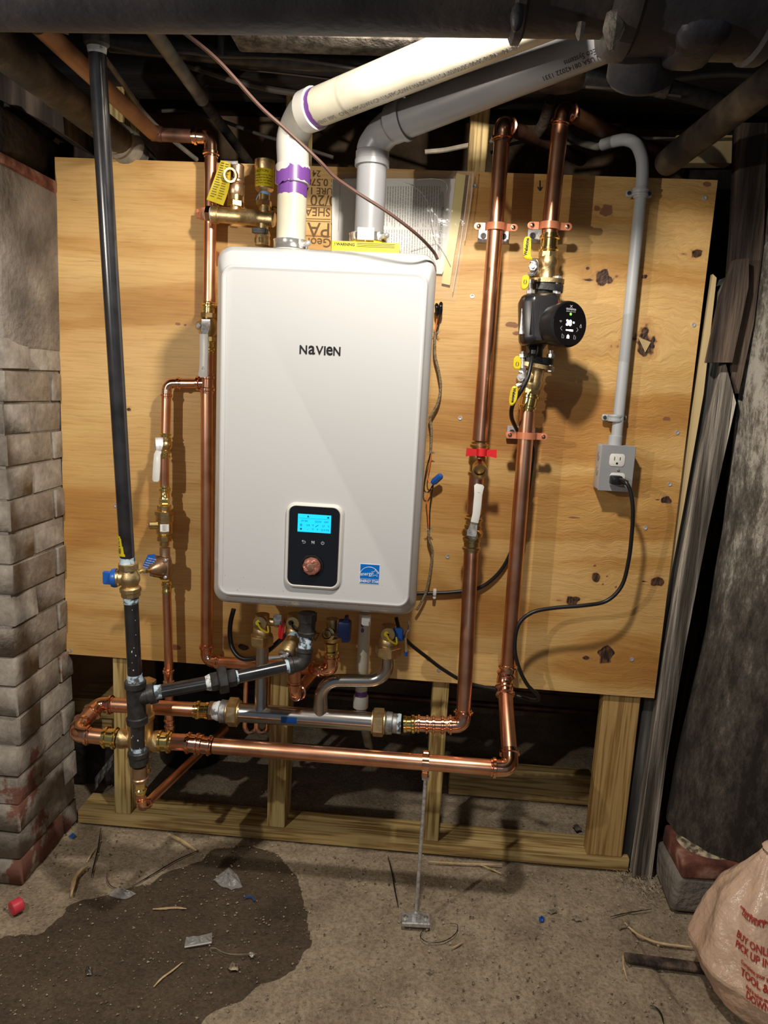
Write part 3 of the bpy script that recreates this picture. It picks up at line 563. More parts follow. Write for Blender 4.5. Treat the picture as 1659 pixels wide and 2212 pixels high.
# bucket
bk=T('bucket','black plastic bucket behind the leftmost studs','bucket',(.20,.42,.0))
m=M(); lathe(m,(.20,.42,.0),(0,0,1),[(0,.10),(.01,.105),(.44,.125),(.45,.132),(.47,.132)],32); O('tub',m,'bucket',bk)
m=M(); lathe(m,(.20,.42,.47),(0,0,1),[(0,.134),(.012,.134),(.014,.12)],32); O('lid',m,'bucket',bk)
# brown board leaning behind
m=M(); kf=at(1390,744,-.0035); prism(m,[kf+V((-.014,0,.016)),kf+V((.016,0,.006)),kf+V((.006,0,-.018))],V((0,.001,0))); O('knot_filler',m,'lath',pl,'pale wood showing through the knot hole')
m=M(); box(m,(-.10,.62,.42),(.62,.02,.84)); S('backing_board',m,'tarp','brown board leaning behind the leftmost stud','board')
# copper lines far behind
for i,(a,b,Y,r) in enumerate((((500,1432),(1300,1505),.62,.010),((500,1478),(1300,1542),.60,.012),)):
    m=M(); cyl(m,at(*a,Y),at(*b,Y),r,12); S('background_pipe',m,'copper_old',('upper','lower')[i]+' thin dark copper line crossing the crawl space behind the studs','pipe')
m=M(); p=at(1050,1655,.36); cyl(m,at(1052,1655,.44),at(1300,1692,.44),.013,16); o=S('floor_pipe',m,'paper','white printed plastic pipe lying on the timber behind the right stud','pipe')
m=M(); text(m,"NSF-PW  SDR 21  CPVC 4120",.014,at(1160,1670,.426),at(1300,1692,.44)-at(1052,1655,.44),ZU,.0001); mm=O('print',m,'ink',o)
m=M(); cyl(m,(.17,.119,.213),(.80,.119,.213),.016,14); S('background_pipe',m,'pp_grey','pale pipe lying level behind the left studs','pipe')
# dangling copper loops behind header
for i,(x,lab) in enumerate(((541,'smaller hanging copper loop behind the header'),(566,'larger hanging copper loop behind the header'))):
    c=at(x,1568,.088); pts=[c+V((.016*math.cos(a),.0,.018*math.sin(a))) for a in np.linspace(-PI*.95,-PI*.05,12)]
    m=M(); sweep(m,[pts[0]+V((0,0,.22))]+pts+[pts[-1]+V((0,0,.22))],.007,10); S('copper_loop',m,'copper_bright',lab,'pipe')
# ============================================================ OVERHEAD
# cast iron drain crossing at the top
dr=T('drain_pipe','fat black cast-iron drain pipe crossing the very top of the picture','pipe',(.9,-.98,1.55))
def dz(px): return at(px,74,-.98).z
ca=V((-.6,-.98,dz(0)-.01+.066)); cb=V((2.2,-.98,dz(1659)+.004+.066)); ax_=(cb-ca).normalized()
m=M(); lathe(m,ca,cb-ca,[(0,.060),((cb-ca).length,.060)],36); O('pipe',m,'iron_drain',dr)
def ond(px): x=at(px,40,-1.03).x; t=(x-ca.x)/ax_.x; return ca+ax_*t
m=M(); lathe(m,ond(1112),ax_,[(0,.0605),(.003,.066),(.010,.066),(.013,.0605)],36); sph(m,ond(1112)+V((.003,-.035,-.064)),.006,1,1,2); O('seam_rib',m,'iron_drain',dr)
m=M(); lathe(m,ond(1330),ax_,[(0,.061),(.003,.074),(.012,.079),(.022,.079),(.026,.074),(.060,.074),(.065,.077),(.135,.077),(.138,.081),(.150,.081),(.154,.067),(.40,.067)],36); O('hub',m,'iron_drain',dr)
m=M(); c=ond(1462)+V((0,.045,-.045)); lathe(m,c,(.1,.75,-.65),[(0,.034),(.034,.034),(.038,.031),(.038,.026),(.030,.024)],28); O('cleanout_boss',m,'iron_drain',dr)
m=M(); rbox(m,ond(1545)+V((0,.0,-.050)),(.05,.08,.06),.016,3); O('side_inlet',m,'iron_drain',dr)
m=M(); c=ond(1338)+V((0,-.03,-.068)); lathe(m,c+V((0,0,-.020)),(0,0,1),[(0,.002),(.008,.006),(.018,.010),(.030,.008)],9); lathe(m,c+V((-.028,.01,-.008)),(0,0,1),[(0,.001),(.006,.004),(.014,.005)],7); O('paint_drip',m,'plaster',dr,'pale hardened lead and paint drips')
# joists and beams (run left to right) and boards
def beam(name,pts,Y,dep,mt,lab,cat='beam',jit=0):
    m=M(); prism(m,[at(x,y,Y) for x,y in pts],V((0,dep,0))); return S(name,m,mt,lab,cat)
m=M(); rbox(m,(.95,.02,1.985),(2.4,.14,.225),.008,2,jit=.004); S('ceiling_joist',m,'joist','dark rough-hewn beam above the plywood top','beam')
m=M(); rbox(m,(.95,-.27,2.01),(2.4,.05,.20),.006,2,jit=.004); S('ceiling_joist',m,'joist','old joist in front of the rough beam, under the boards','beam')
m=M(); pa=at(520,70,-.30); pb=at(930,122,-.30); rbox(m,((pa.x+pb.x)/2,-.335,(pa.z+pb.z)/2+.005),(abs(pb.x-pa.x),.07,abs(pa.z-pb.z)+.02),.006,2,jit=.003); S('plaster_block',m,'plaster','rough grey-brown plastered block above the white vent pipe','block')
m=M(); prism(m,[at(x,y,.22) for x,y in ((1462,292),(1582,292),(1580,352),(1440,352))],V((0,.04,0))); S('framing_offcut',m,'lath','pale new pine framing behind the sloping iron pipe at right','board')
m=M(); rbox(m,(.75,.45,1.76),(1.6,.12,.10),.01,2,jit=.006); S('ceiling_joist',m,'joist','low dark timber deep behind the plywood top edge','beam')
# ledge board by pier
m=M(); prism(m,[at(x,y,-.10) for x,y in ((0,135),(60,150),(135,238),(139,290),(95,262),(0,215))],V((0,.25,0))); S('joist_end',m,'timber_brown','sawn joist end resting on the brick pier at upper left','beam')
m=M(); prism(m,[at(x,y,.12) for x,y in ((128,308),(310,308),(330,345),(128,338))],V((0,.05,0))); S('ledger_strip',m,'timber_dark','dark strip just above the plywood top left edge','board')
# sloping pipes
def pipe1(name,pts,rr,mt,lab,cat='pipe',n=18,sm=False,group=None):
    m=M(); P=[at(*p) if not isinstance(p,V) else p for p in pts]; sweep(m,smooth(P,8) if sm else P,rr,n); return S(name,m,mt,lab,cat,group)
ip=T('iron_pipe','large old iron pipe sloping down from the upper left corner','pipe',at(270,315,.0))
seg(ip,at(-60,55,-.62),at(262,305,-.01),.031,'iron_old')
m=M(); p0=at(245,295,-.03); p1=at(300,340,.05); lathe(m,p0,p1-p0,[(0,.033),(.005,.038),(.012,.034),(.02,.040),(.03,.036),(.038,.041),(.055,.041),(.06,.034),((p1-p0).length,.03)],24); O('wrapped_joint',m,'splinter_grey',ip,'taped and roped pipe joint')
# gas-sized grey conduit, centre left
cp=T('steel_conduit','thin grey conduit sloping down behind, top centre left','pipe',at(530,345,.12))
seg(cp,at(318,48,-.42),at(437,215,-.05),.0135,'conduit_old'); seg(cp,at(437,215,-.05),at(545,360,.30),.0115,'iron_old')
m=M(); p=at(428,203,-.07); lathe(m,p,at(437,215,-.05)-p,[(0,.0145),(.02,.0155),(.024,.0135)],16); O('coupling',m,'conduit_old',cp)
m=M(); sweep(m,[at(440,215,-.06),at(437,200,-.05),at(440,188,-.05),at(450,183,-.05)],.003,8); O('hanger_strap',m,'iron_old',cp)
# horizontal black iron conduits
pipe1('black_conduit',[(236,92,-.17),(480,118,-.17),(900,150,-.17),(1120,190,-.17)],.0175,'cast_black','black conduit running along the beam, centre top')
m=M(); p=at(484,98,-.17); rbox(m,p+V((0,-.002,-.006)),(.014,.045,.045),.004,2); S('pipe_strap',m,'cast_black','iron strap round the black conduit at top centre','strap')
rc=T('black_conduit','paint-flecked black conduit right of the round ceiling box','pipe',at(1260,168,-.2))
seg(rc,at(1262,170,-.20),at(1440,190,-.20),.0165,'cast_black'); seg(rc,at(1440,190,-.20),at(1590,232,-.10),.0165,'cast_black')
m=M(); p=at(1421,186,-.20); lathe(m,p,at(1440,190,-.2)-p,[(0,.019),(.02,.019)],18); rbox(m,p+V((.012,0,.04)),(.014,.006,.06),.002,1); O('strap',m,'cast_black',rc)
# round ceiling box
rb=T('ceiling_box','round grey metal junction box cover under the beam','junction box',at(1210,185,-.16))
c=at(1210,180,-.17); m=M(); lathe(m,c,(0,0,1),[(0,.050),(.003,.0525),(.034,.0525),(.036,.048)],36); O('box',m,'bronze',rb,'tarnished rim')
m=M(); lathe(m,c+V((0,0,-.002)),(0,0,1),[(0,.049),(.002,.051)],36); O('cover_plate',m,'iron_old',rb)
m=M(); cyl(m,c+V((-.02,0,.03)),c+V((-.02,0,.12)),.012,12); O('nipple',m,'iron_old',rb)
pipe1('dark_conduit',[(1190,215,-.05),(1176,262,.02),(1160,290,.06),(1110,375,.25)],.0125,'iron_old','dark conduit running down behind the round ceiling box',sm=True)
# right-hand sloping iron pipe
r2=T('iron_pipe','old rusty iron pipe sloping down from the right edge, open end','pipe',at(1440,355,-.06))
p0=at(1440,352,-.06); p1=at(1700,148,-.46)
m=M(); lathe(m,p0,p1-p0,[(.03,.022),(0,.024),(0,.0265),(.02,.0275),((p1-p0).length,.0275)],24); O('pipe',m,'iron_old',r2)
# cables
pipe1('cable',[(70,60,-.30),(110,62,-.28),(148,72,-.26)],.0032,'romex','short pale cable stub near the top left corner','cable',8,True)
pipe1('cable',[(228,128,-.20),(262,175,-.14),(318,252,-.03),(372,302,.06),(425,345,.15)],.0055,'romex','pale cable sloping down right of the black gas pipe','cable',8,True)
pipe1('cable',[(240,100,-.24),(300,112,-.24),(345,118,-.25),(400,114,-.25),(470,122,-.25),(560,124,-.25),(640,128,-.25),(780,150,-.25)],.0028,'romex_dark','thin grey wire running along the black conduit','cable',8,True)
pipe1('cable',[(340,240,.2),(400,240,.2),(470,258,.2),(560,290,.2),(620,308,.2),(720,340,.2)],.0045,'romex_dark','grey cable sagging in the dark behind the white vent','cable',8,True)
pipe1('rope_cable',[(400,140,-.08),(440,153,-.08),(520,178,-.08),(600,196,-.08),(700,208,-.08),(840,216,-.08)],.0065,'romex_dark','twisted old cable along the underside of the beam','cable',8,True)
pipe1('cable',[(520,150,-.12),(620,160,-.12),(720,172,-.12)],.0018,'wire_brown','thin brown wire under the black conduit','cable',6,True)
pipe1('cable',[(918,328,.10),(960,324,.10),(1000,316,.10),(1080,300,.10)],.0055,'romex','grey flat cable entering beside the upper stud','cable',8,True)
pipe1('cable',[(1060,330,.18),(1110,310,.18),(1180,302,.18),(1240,310,.18),(1330,298,.18),(1460,300,.18),(1560,298,.18)],.004,'romex','pale cable passing behind the two copper risers','cable',8,True)
pipe1('cable',[(1440,175,-.05),(1520,164,-.05),(1600,162,-.05),(1700,178,-.05)],.006,'romex_dark','twisted dark cable at upper right','cable',8,True)
pipe1('cable',[(1265,188,-.22),(1380,196,-.22),(1470,208,-.2)],.0025,'romex_dark','thin wire under the conduit right of the ceiling box','cable',6,True)
pipe1('cable',[(0,136,-.52),(60,172,-.42),(140,232,-.30),(205,290,-.18)],.003,'romex_dark','thin pale cable under the large left iron pipe','cable',6,True)
pipe1('thermostat_wire',[(385,60,-.62),(470,130,-.56),(560,228,-.50),(620,282,-.47),(690,348,-.44),(720,380,-.42),(765,412,-.40),(840,460,-.38),(900,506,-.35),(935,542,-.30),(945,560,-.29)],.0030,'wire_brown','thin brown thermostat wire sloping across both vent pipes to the boiler','cable',8,True)
m=M(); 
# ============================================================ RIGHT SIDE TIMBERS
def tim(poly,Y,dep,mt,lab,name='timber_post'):
    m=M(); prism(m,[at(x,y,Y) for x,y in poly],V((0,dep,0))); return S(name,m,mt,lab,'timber')
tim([(1540,592),(1548,600),(1520,850),(1478,1090),(1440,1290),(1425,1300),(1462,1090),(1500,850)],.013,.015,'lath','narrow pale pine edge just right of the plywood','pine_strip')
tim([(1544,640),(1575,596),(1600,640),(1555,830),(1508,1010),(1452,1500),(1388,1840),(1345,1888),(1340,1870),(1392,1510),(1430,1300),(1478,1090),(1520,850)],.03,.06,'timber_slate','slate-grey weathered board beside the pale pine edge')
tim([(1560,790),(1568,786),(1590,870),(1570,960),(1530,1140),(1480,1400),(1440,1640),(1404,1922),(1366,1893),(1410,1600),(1440,1400),(1488,1140),(1520,960)],-.004,.028,'timber_grey','pale weathered timber with a pointed top beside the post')
tim([(1590,560),(1618,558),(1617,620),(1582,783),(1530,783),(1560,640)],-.035,.024,'timber_brown','short brown board nailed above the pointed timber','brown_board')
tim([(1600,265),(1657,265),(1650,520),(1628,700),(1596,850),(1580,800),(1604,640),(1580,600),(1588,500)],-.005,.035,'timber_brown','broad brown upper post at right')
tim([(1622,740),(1634,700),(1616,900),(1604,1000),(1568,1200),(1532,1400),(1500,1600),(1440,1900),(1415,1880),(1455,1640),(1500,1400),(1548,1140),(1590,940)],.19,.02,'timber_dark','dark split timber in the gap beside the whitewashed post')
m=M(); box(m,(1.93,.35,1.0),(.75,.05,2.1)); ST('wall_right_return',m,'stone_dark','dark void wall behind the right timbers')
tim([(1556,800),(1566,800),(1528,1060),(1484,1320),(1476,1320),(1512,1060)],.02,.03,'timber_brown','narrow brown strip between the slate board and the pointed timber','timber_strip')
# limewashed log post
m=M(); vs=[];seg_=48; zs=np.linspace(.148,2.05,70)
for z in zs:
    xl=float(np.interp(z,[.1,.3,.65,.95,1.3,2.0],[1.590,1.598,1.636,1.650,1.640,1.63])); r0=.145-.02*(z-.5)
    for k in range(seg_):
        a=2*PI*k/seg_; n_=float(fbm(np.array(3*math.cos(a)+5),np.array(3*math.sin(a)+z*2.2),3,4)); n2=float(fbm(np.array(a*7),np.array(z*1.2),3,7))
        r=r0*(1+.16*n_)+.008*n2; vs.append((xl+r0+r*math.cos(a),.02+r*math.sin(a),z))
fs=[(i*seg_+k,i*seg_+(k+1)%seg_,(i+1)*seg_+(k+1)%seg_,(i+1)*seg_+k) for i in range(len(zs)-1) for k in range(seg_)]
fs.append(tuple(range(seg_-1,-1,-1))); m.add(vs,fs); S('log_post',m,'limed_log','thick round timber post with flaking whitewash at right','post')
m=M(); c=at(1640,1625,-.10); lathe(m,c+V((0,.01,0)),(0,-1,.1),[(0,.03),(.006,.028),(.003,.02)],20); S('branch_scar',m,'timber_dark','dark oval branch scar on the whitewashed post','scar')
# brick footing
fp=T('brick_footing','broken red brick footing under the whitewashed post','footing',(1.66,-.06,0))
m=M(); rbox(m,(1.672,-.055,.050),(.20,.15,.098),.014,3,jit=.007); O('mortar_base',m,'mortar',fp)
m=M(); rbox(m,(1.652,-.060,.121),(.145,.145,.050),.008,3,jit=.004); O('brick',m,'brick_red',fp)
m=M(); rbox(m,(1.728,-.062,.115),(.10,.14,.046),.012,3,jit=.006); O('brick',m,'mortar',fp)
m=M(); sph(m,(1.672,-.055,.140),.084,1,.78,.26,20); O('debris_mound',m,'debris_mix',fp,'heap of crumbled mortar')
# ============================================================ BOILER
BX0,BX1,BZ0,BZ1=.470,.906,.748,1.482; BF=-.30; BCX=(BX0+BX1)/2; BCZ=(BZ0+BZ1)/2
bo=T('boiler','white wall-hung boiler with black control panel, centre of the plywood','boiler',(BCX,0,BZ0))
def loft(loops,cap0=True,cap1=True):
    m=M(); n=len(loops[0]); vs=[p for l in loops for p in l]; fs=[]
    for i in range(len(loops)-1):
        for k in range(n): k2=(k+1)%n; fs.append((i*n+k,i*n+k2,(i+1)*n+k2,(i+1)*n+k))
    if cap0: fs.append(tuple(range(n)))
    if cap1: fs.append(tuple((len(loops)-1)*n+k for k in range(n)))
    return m.add(vs,fs)
def rl(l,r,b,t,Y,rad,n=6):
    """rounded rectangle inset from the boiler outline"""
    x0,x1,z0,z1=BX0+l,BX1-r,BZ0+b,BZ1-t; return [V(((x0+x1)/2+x,Y,(z0+z1)/2+z)) for x,z in rrect(x1-x0,z1-z0,rad,n)]
O('back_casing',loft([rl(.006,.006,.008,.006,-.012,.02),rl(.006,.006,.008,.006,-.225,.02)]),'enamel_side',bo)
cov=loft([rl(0,0,0,0,-.222,.028),rl(0,0,0,0,-.262,.030),rl(.003,.003,.003,.003,-.272,.030),rl(.010,.008,.012,.012,-.284,.028),rl(.016,.012,.022,.030,-.292,.026),rl(.0175,.0135,.026,.040,-.2955,.024),rl(.0195,.0155,.0275,.0425,-.3005,.023),rl(.0225,.0175,.0305,.0455,-.3020,.021),rl(.0260,.0200,.0340,.0490,-.3005,.019),rl(.0275,.0215,.0355,.0505,-.3000,.018)],True,True)
O('front_cover',cov,'enamel',bo,sharp=22)
m=M(); box(m,(BX0+.030,-.3004,BCZ),(.0007,.0006,.64)); O('cover_crease',m,'enamel_side',bo)
def bp(x,y,Y=-.301): return at(x,y,Y)
m=M(); P=bp(691,757,-.3005)
def glyph(m,ch,w_,h_,p):
    vs,fs=txtmesh(ch,.03,.0006,'CENTER',1,1,.0005); a=np.array(vs); lo=a.min(0); hi=a.max(0)
    m.add([p+V(((x-(lo[0]+hi[0])/2)*w_/(hi[0]-lo[0]),-z,(y-(lo[1]+hi[1])/2)*h_/(hi[1]-lo[1]))) for x,y,z in vs],fs)
for ch,cx_,w_ in (("N",-.0328,.0148),("a",-.0160,.0132),("V",-.0006,.0150),("I",.0098,.0030),("e",.0190,.0128),("N",.0337,.0140)): glyph(m,ch,w_,.0172,P+V((cx_,0,0)))
O('lettering',m,'plastic_black',bo,'black maker lettering')
# control panel
pc=bp(678,1180,-.300)
def pr_(w_,h_,Y,rad,dx=0,dz_=0): return [V((pc.x+dx+x,Y,pc.z+dz_+z)) for x,z in rrect(w_,h_,rad,6)]
O('panel_bezel',loft([pr_(.119,.180,-.2995,.020),pr_(.117,.178,-.3045,.019),pr_(.111,.172,-.3075,.017),pr_(.107,.168,-.3080,.016),pr_(.104,.165,-.3060,.015),pr_(.103,.164,-.3010,.015)],False,False),'plastic_white',bo)
cpn=O('control_panel',loft([pr_(.106,.167,-.2998,.015),pr_(.105,.166,-.3055,.014),pr_(.102,.163,-.3066,.0125)]),'gloss_black',bo)
def sub(name,m,mt,par,label=None): return O(name,m,mt,par,label)
sub('inner_frame',loft([pr_(.084,.145,-.3066,.003),pr_(.084,.145,-.3071,.003),pr_(.0825,.1435,-.3071,.003),pr_(.0825,.1435,-.3066,.003)],False,False),'plastic_black',cpn)
m=M(); sc_=bp(679,1131,-.3072); box(m,sc_,(.068,.0008,.0370)); sub('screen',m,'screen',cpn,'glowing blue screen')
m=M(); q=sc_+V((0,-.0006,0)); F=.0054
for s,dx,dz2 in (("SH",-.024,.0045),("DHW",.008,.0040),("OFF",.0245,.0040),("159",-.013,-.0045),("°F",-.003,-.0045),("57",.019,-.0045),("°F",.029,-.0045),("--",-.013,-.0125),("°F",-.003,-.0125),("P",.007,-.0125),("22.9 PSI",.0225,-.0125)):
    text(m,s,F,q+V((dx,0,dz2)),XR,ZU,.00005)
box(m,q+V((0,0,.0100)),(.062,.0001,.0004)); box(m,q+V((-.013,0,.0138)),(.003,.0001,.0035)); box(m,q+V((.028,0,.0138)),(.004,.0001,.0030))
for k in range(3): box(m,q+V((-.027,0,-.0025-k*.0018)),(.0045,.0001,.0009))
box(m,q+V((-.0165,0,.0045)),(.0045,.0001,.0006)); 
for dx in (-.0185,-.0165,-.0145): box(m,q+V((dx,0,.0045)),(.0005,.0001,.0048))
lathe(m,q+V((-.027,.0000,-.0125)),(0,-1,0),[(0,.0022),(.00008,.0022)],10); cyl(m,q+V((.0025,0,-.0065)),q+V((.0085,0,-.0025)),.0006,6)
sub('screen_text',m,'lcd_ink',cpn)
m=M(); q=bp(676,1172,-.3075); 
def flat_loop(pts,w=.0005):
    for a,b in zip(pts,pts[1:]): cyl(m,a,b,w,5)
text(m,"M",.0088,q+V((.0,0,0)),XR,ZU,.0001,bold=.0002)
a0=q+V((-.019,0,0)); flat_loop([a0+V((-.0035,0,.002)),a0+V((.002,0,.002)),a0+V((.0035,0,.0005)),a0+V((.0035,0,-.001)),a0+V((.002,0,-.0025)),a0+V((-.002,0,-.0025))]); flat_loop([a0+V((-.0015,0,.004)),a0+V((-.0038,0,.002)),a0+V((-.0015,0,0))])
a0=q+V((.020,0,0)); flat_loop([a0+V((.003*math.sin(t),0,.003*math.cos(t))) for t in np.linspace(.6,2*PI-.6,12)]); flat_loop([a0,a0+V((0,0,.004))])
sub('button_icons',m,'icon_dim',cpn)
kc=bp(674,1222,-.3068)
m=M(); lathe(m,kc,(0,-1,0),[(0,.0225),(.002,.0240),(.004,.0235),(.0045,.0205),(.001,.0195)],32,cap=False); sub('dial_ring',m,'plastic_black',cpn)
m=M(); lathe(m,kc+V((0,-.0002,0)),(0,-1,0),[(0,.0195),(.009,.0190),(.0125,.0165),(.0135,.013)],9,rot=.3); sub('dial_knob',m,'knob_amber',cpn,'reddish film-wrapped dial')
m=M(); lathe(m,kc+V((-.001,-.0137,-.0)),(0,-1,0),[(0,.0078),(.0012,.0076),(.0016,.006)],24); 
sub('dial_boss',m,'bronze',cpn)
m=M(); 
for k in range(18): a=2*PI*k/18; cyl(m,kc+V((-.001+.0035*math.cos(a),-.0155,.0035*math.sin(a))),kc+V((-.001+.0068*math.cos(a),-.0153,.0068*math.sin(a))),.0004,4)
sub('dial_ribs',m,'knob_amber',cpn)
# efficiency sticker
st=bp(798.5,1240,-.3003); stk=O('sticker',loft([[st+V((x*.0208,0,z*.0213)) for x,z in ((-1,-1),(1,-1),(1,1),(-1,1))],[st+V((x*.0208,-.0004,z*.0213)) for x,z in ((-1,-1),(1,-1),(1,1),(-1,1))]]),'sticker_white',bo,'blue and white square sticker')
m=M(); q=st+V((0,-.0006,0)); box(m,q+V((0,0,.0052)),(.0396,.0003,.0302)); box(m,q+V((0,0,-.0155)),(.0396,.0003,.0094)); sub('sticker_field',m,'energy_blue',stk)
m=M(); q=st+V((0,-.0010,0)); text(m,"ENERGY STAR",.0078,q+V((0,0,-.0155)),XR,ZU,.0001,sx=.80,bold=.00015)
arc=[q+V((-.0005+.0200*math.sin(t),0,-.0045+.0195*math.cos(t))) for t in np.linspace(-1.35,1.25,18)]; sweep(m,arc,.0005,5)
text(m,"energy",.0112,q+V((-.0065,0,.0002)),V((1,0,.10)),ZU,.0001,sx=.85)
sc2=q+V((.0115,0,.0025)); star=[]
for k in range(11): a=PI/2+k*PI/5; rr=.0085 if k%2==0 else .0036; star.append(sc2+V((rr*math.cos(a),0,rr*math.sin(a))))
sweep(m,star,.00045,5); sub('sticker_print',m,'sticker_white',stk)
# latches under the boiler
for x in (600,791):
    m=M(); p=bp(x,1340 if x<700 else 1342,-.225); rbox(m,p+V((0,0,.002)),(.020,.006,.022),.002,1); rbox(m,p+V((0,-.004,-.004)),(.014,.004,.010),.001,1); O('latch',m,'plastic_white' if x>700 else 'galv',bo)
# water droplets under the lip and on the panel
m=M()
for k in range(60):
    x=random.uniform(BX0+.03,BX1-.02); z=BZ0+random.choice((random.uniform(.004,.026),random.uniform(.036,.075),random.uniform(.004,.02)))
    y=-.2995 if z>BZ0+.036 else -.272-(z-BZ0)*.95
    sph(m,(x,y-.0002,z),random.uniform(.0006,.0013),1,.6,1,6)
d=O('droplets',m,'chrome',bo,'water droplets'); d['kind']='stuff'
# warning card on top and vent collars
m=M(); q=at(792,532,-.235); rbox(m,(q.x,-.215,1.488),(.135,.075,.012),.002,1); yc=O('warning_card',m,'yellow_card',bo,'yellow warning card')
m=M(); a=at(715,527,-.254); box(m,V((q.x,-.2545,1.4905)),(.135,.0008,.022)); sub('card_face',m,'yellow_card',yc)
m=M(); text(m,"! WARNING",.0075,V((q.x-.042,-.2552,1.4950)),XR,ZU,.0001,bold=.0002)
for k in range(3): box(m,V((q.x+.02,-.2552,1.4985-k*.003)),(.075,.0002,.0008))
sub('card_text',m,'ink',yc)
# ------------------------------------------------------------ exhaust vent (white)
ev=T('exhaust_vent','white plastic exhaust vent pipe rising from the boiler and running up right','vent pipe',at(628,525,-.2))
a=at(628,535,-.20); b=at(628,395,-.20); EV0=V((a.x,-.20,1.470)); EVr=.0298
seg(ev,EV0,V((a.x,-.20,b.z)),EVr,'pvc_white',n=28)
top=V((a.x,-.20,at(634,352,-.20).z))
v0=at(676,236,-.27); v1=at(1215,18,-.58)
el0=V((a.x,-.2,b.z-.006)); dirv=(v1-v0).normalized()
pts=[V((a.x,-.20,b.z)),V((a.x,-.20,top.z)),at(632,305,-.202),at(640,275,-.212),at(653,250,-.232),at(664,240,-.255),v0,v0+dirv*.012]
ps=smooth(pts,5); rad=[.0322]*len(ps)
m=M(); sweep(m,ps,rad,28); O('elbow',m,'pvc_fitting',ev,'white elbow with purple primer smears')
m=M(); z0=b.z
lathe(m,V((a.x,-.20,z0-.004)),(0,0,1),[(0,.030),(.001,.0352),(.034,.0352),(.038,.0325)],28); O('socket',m,'pvc_fitting',ev)
m=M(); lathe(m,v0-dirv*.022,dirv,[(0,.0335),(.004,.0375),(.030,.0382),(.032,.033)],28); O('socket',m,'pvc_fitting',ev)
m=M(); vs_=[]
# primer bands follow ragged edges
def band(p,d,r,t0,t1,amp,a0=0,a1=2*PI,n=48,seed=0):
    mm=M(); x,y,dd=frame(d); vs=[];fs=[]
    for k in range(n+1):
        A=a0+(a1-a0)*k/n; e0=float(fbm(np.array(A*2.2+seed),np.array(.3),3,seed))*amp; e1=float(fbm(np.array(A*2.2+9),np.array(.7),3,seed+5))*amp
        for t in (t0+e0,(t0+t1)/2,t1+e1): vs.append(V(p)+dd*t+x*(r*math.cos(A))+y*(r*math.sin(A)))
    for k in range(n):
        for j in range(2): fs.append((k*3+j,k*3+3+j,k*3+4+j,k*3+1+j))
    return mm.add(vs,fs)
O('primer_band',band((a.x,-.20,z0),(0,0,1),.0301,-.026,-.001,.014,seed=3),'primer_purple',ev,'purple primer')
O('primer_band',band((a.x,-.20,z0),(0,0,1),.0355,-.003,.022,.03,seed=6),'primer_purple',ev,'purple primer')
O('primer_band',band(v0+dirv*.008,dirv,.0345,0,.012,.014,seed=8),'primer_purple',ev,'purple primer')
seg(ev,v0-dirv*.005,v1,.0340,'pvc_white',n=32)
m=M(); p=at(640,280,-.236)
for dx,dz2 in ((0,0),(.004,.003),(-.003,.004)): sph(m,p+V((dx,0,dz2)),.0028,1,.35,1.3,8)
O('primer_spot',m,'primer_purple',ev,'purple primer drip')
# print along the pipe
def pipe_text(par,s,size,p0,d,r,ang_up,t0,mt='ink',sx=1,flip=False):
    d=V(d).normalized(); view=(C0-V(p0)); view=(view-d*view.dot(d)).normalized(); side=d.cross(view).normalized()
    vs,fs=txtmesh(s,size,.00008,'LEFT',1,sx); mm=M(); out=[]
    for x,y,z in vs:
        if flip: x=-x; y=-y
        A=ang_up+(-y if side.dot(_U)<0 else y)/r; n=view*math.cos(A)+side*math.sin(A)
        out.append(V(p0)+d*(t0+x)+n*(r+.0003+z))
    mm.add(out,fs); return O('print',mm,mt,par)
sd=(dirv.cross((C0-v0)-dirv*(C0-v0).dot(dirv))).dot(_U); sgn=1 if sd>0 else -1
Lv=(v1-v0).length
pipe_text(ev,"VENT PIPE   CP-110-FPS-DWV/CP-110-FPC-DWV MADE IN U.S.A.03/03/25 00:05 PLPA   2A-2B",.0135,v0,dirv,.0340,-sgn*.80,.02,'print_grey',sx=.80)
m=M(); view=((C0-v0)-dirv*(C0-v0).dot(dirv)).normalized(); side=dirv.cross(view)*sgn
for k in range(22):
    t=.535+k*.0030; wv=random.choice((.0006,.001,.0015)); A=.80
    for t_ in (t,): 
        n_=view*math.cos(A)-side*math.sin(A); c=v0+dirv*t_+n_*.0342; up_=(side*math.cos(A)+view*math.sin(A))
        m.add([c-up_*.005,c-up_*.005+dirv*wv,c+up_*.005+dirv*wv,c+up_*.005],[(0,1,2,3)])
bc=O('barcode',m,'print_grey',ev,sharp=0); bc['kind']='stuff'
# clamp at the boiler
def bandclamp(par,c,r,h=.016,dir_=(0,0,1),sa=.35):
    m=M(); lathe(m,c,dir_,[(0,r),(0,r+.0022),(.002,r+.0012),(h-.002,r+.0012),(h,r+.0022),(h,r)],32,cap=False); cl=O('hose_clamp',m,'chrome',par)
    m=M(); p=V(c)+V((math.cos(sa)*(r+.006),-math.sin(sa)*(r+.006),h/2)); cyl(m,p+V((-.004,.006,0)),p+V((.006,-.010,0)),.0052,14); sph(m,p+V((.007,-.011,0)),.0058,seg=12); O('clamp_screw',m,'zinc',cl)
bandclamp(ev,V((a.x,-.20,1.490)),.0345,.018,sa=.55)
m=M(); lathe(m,V((a.x,-.20,1.478)),(0,0,1),[(0,.045),(.008,.043),(.012,.034),(.03,.034),(.031,.030)],28); O('vent_collar',m,'plastic_white',ev)
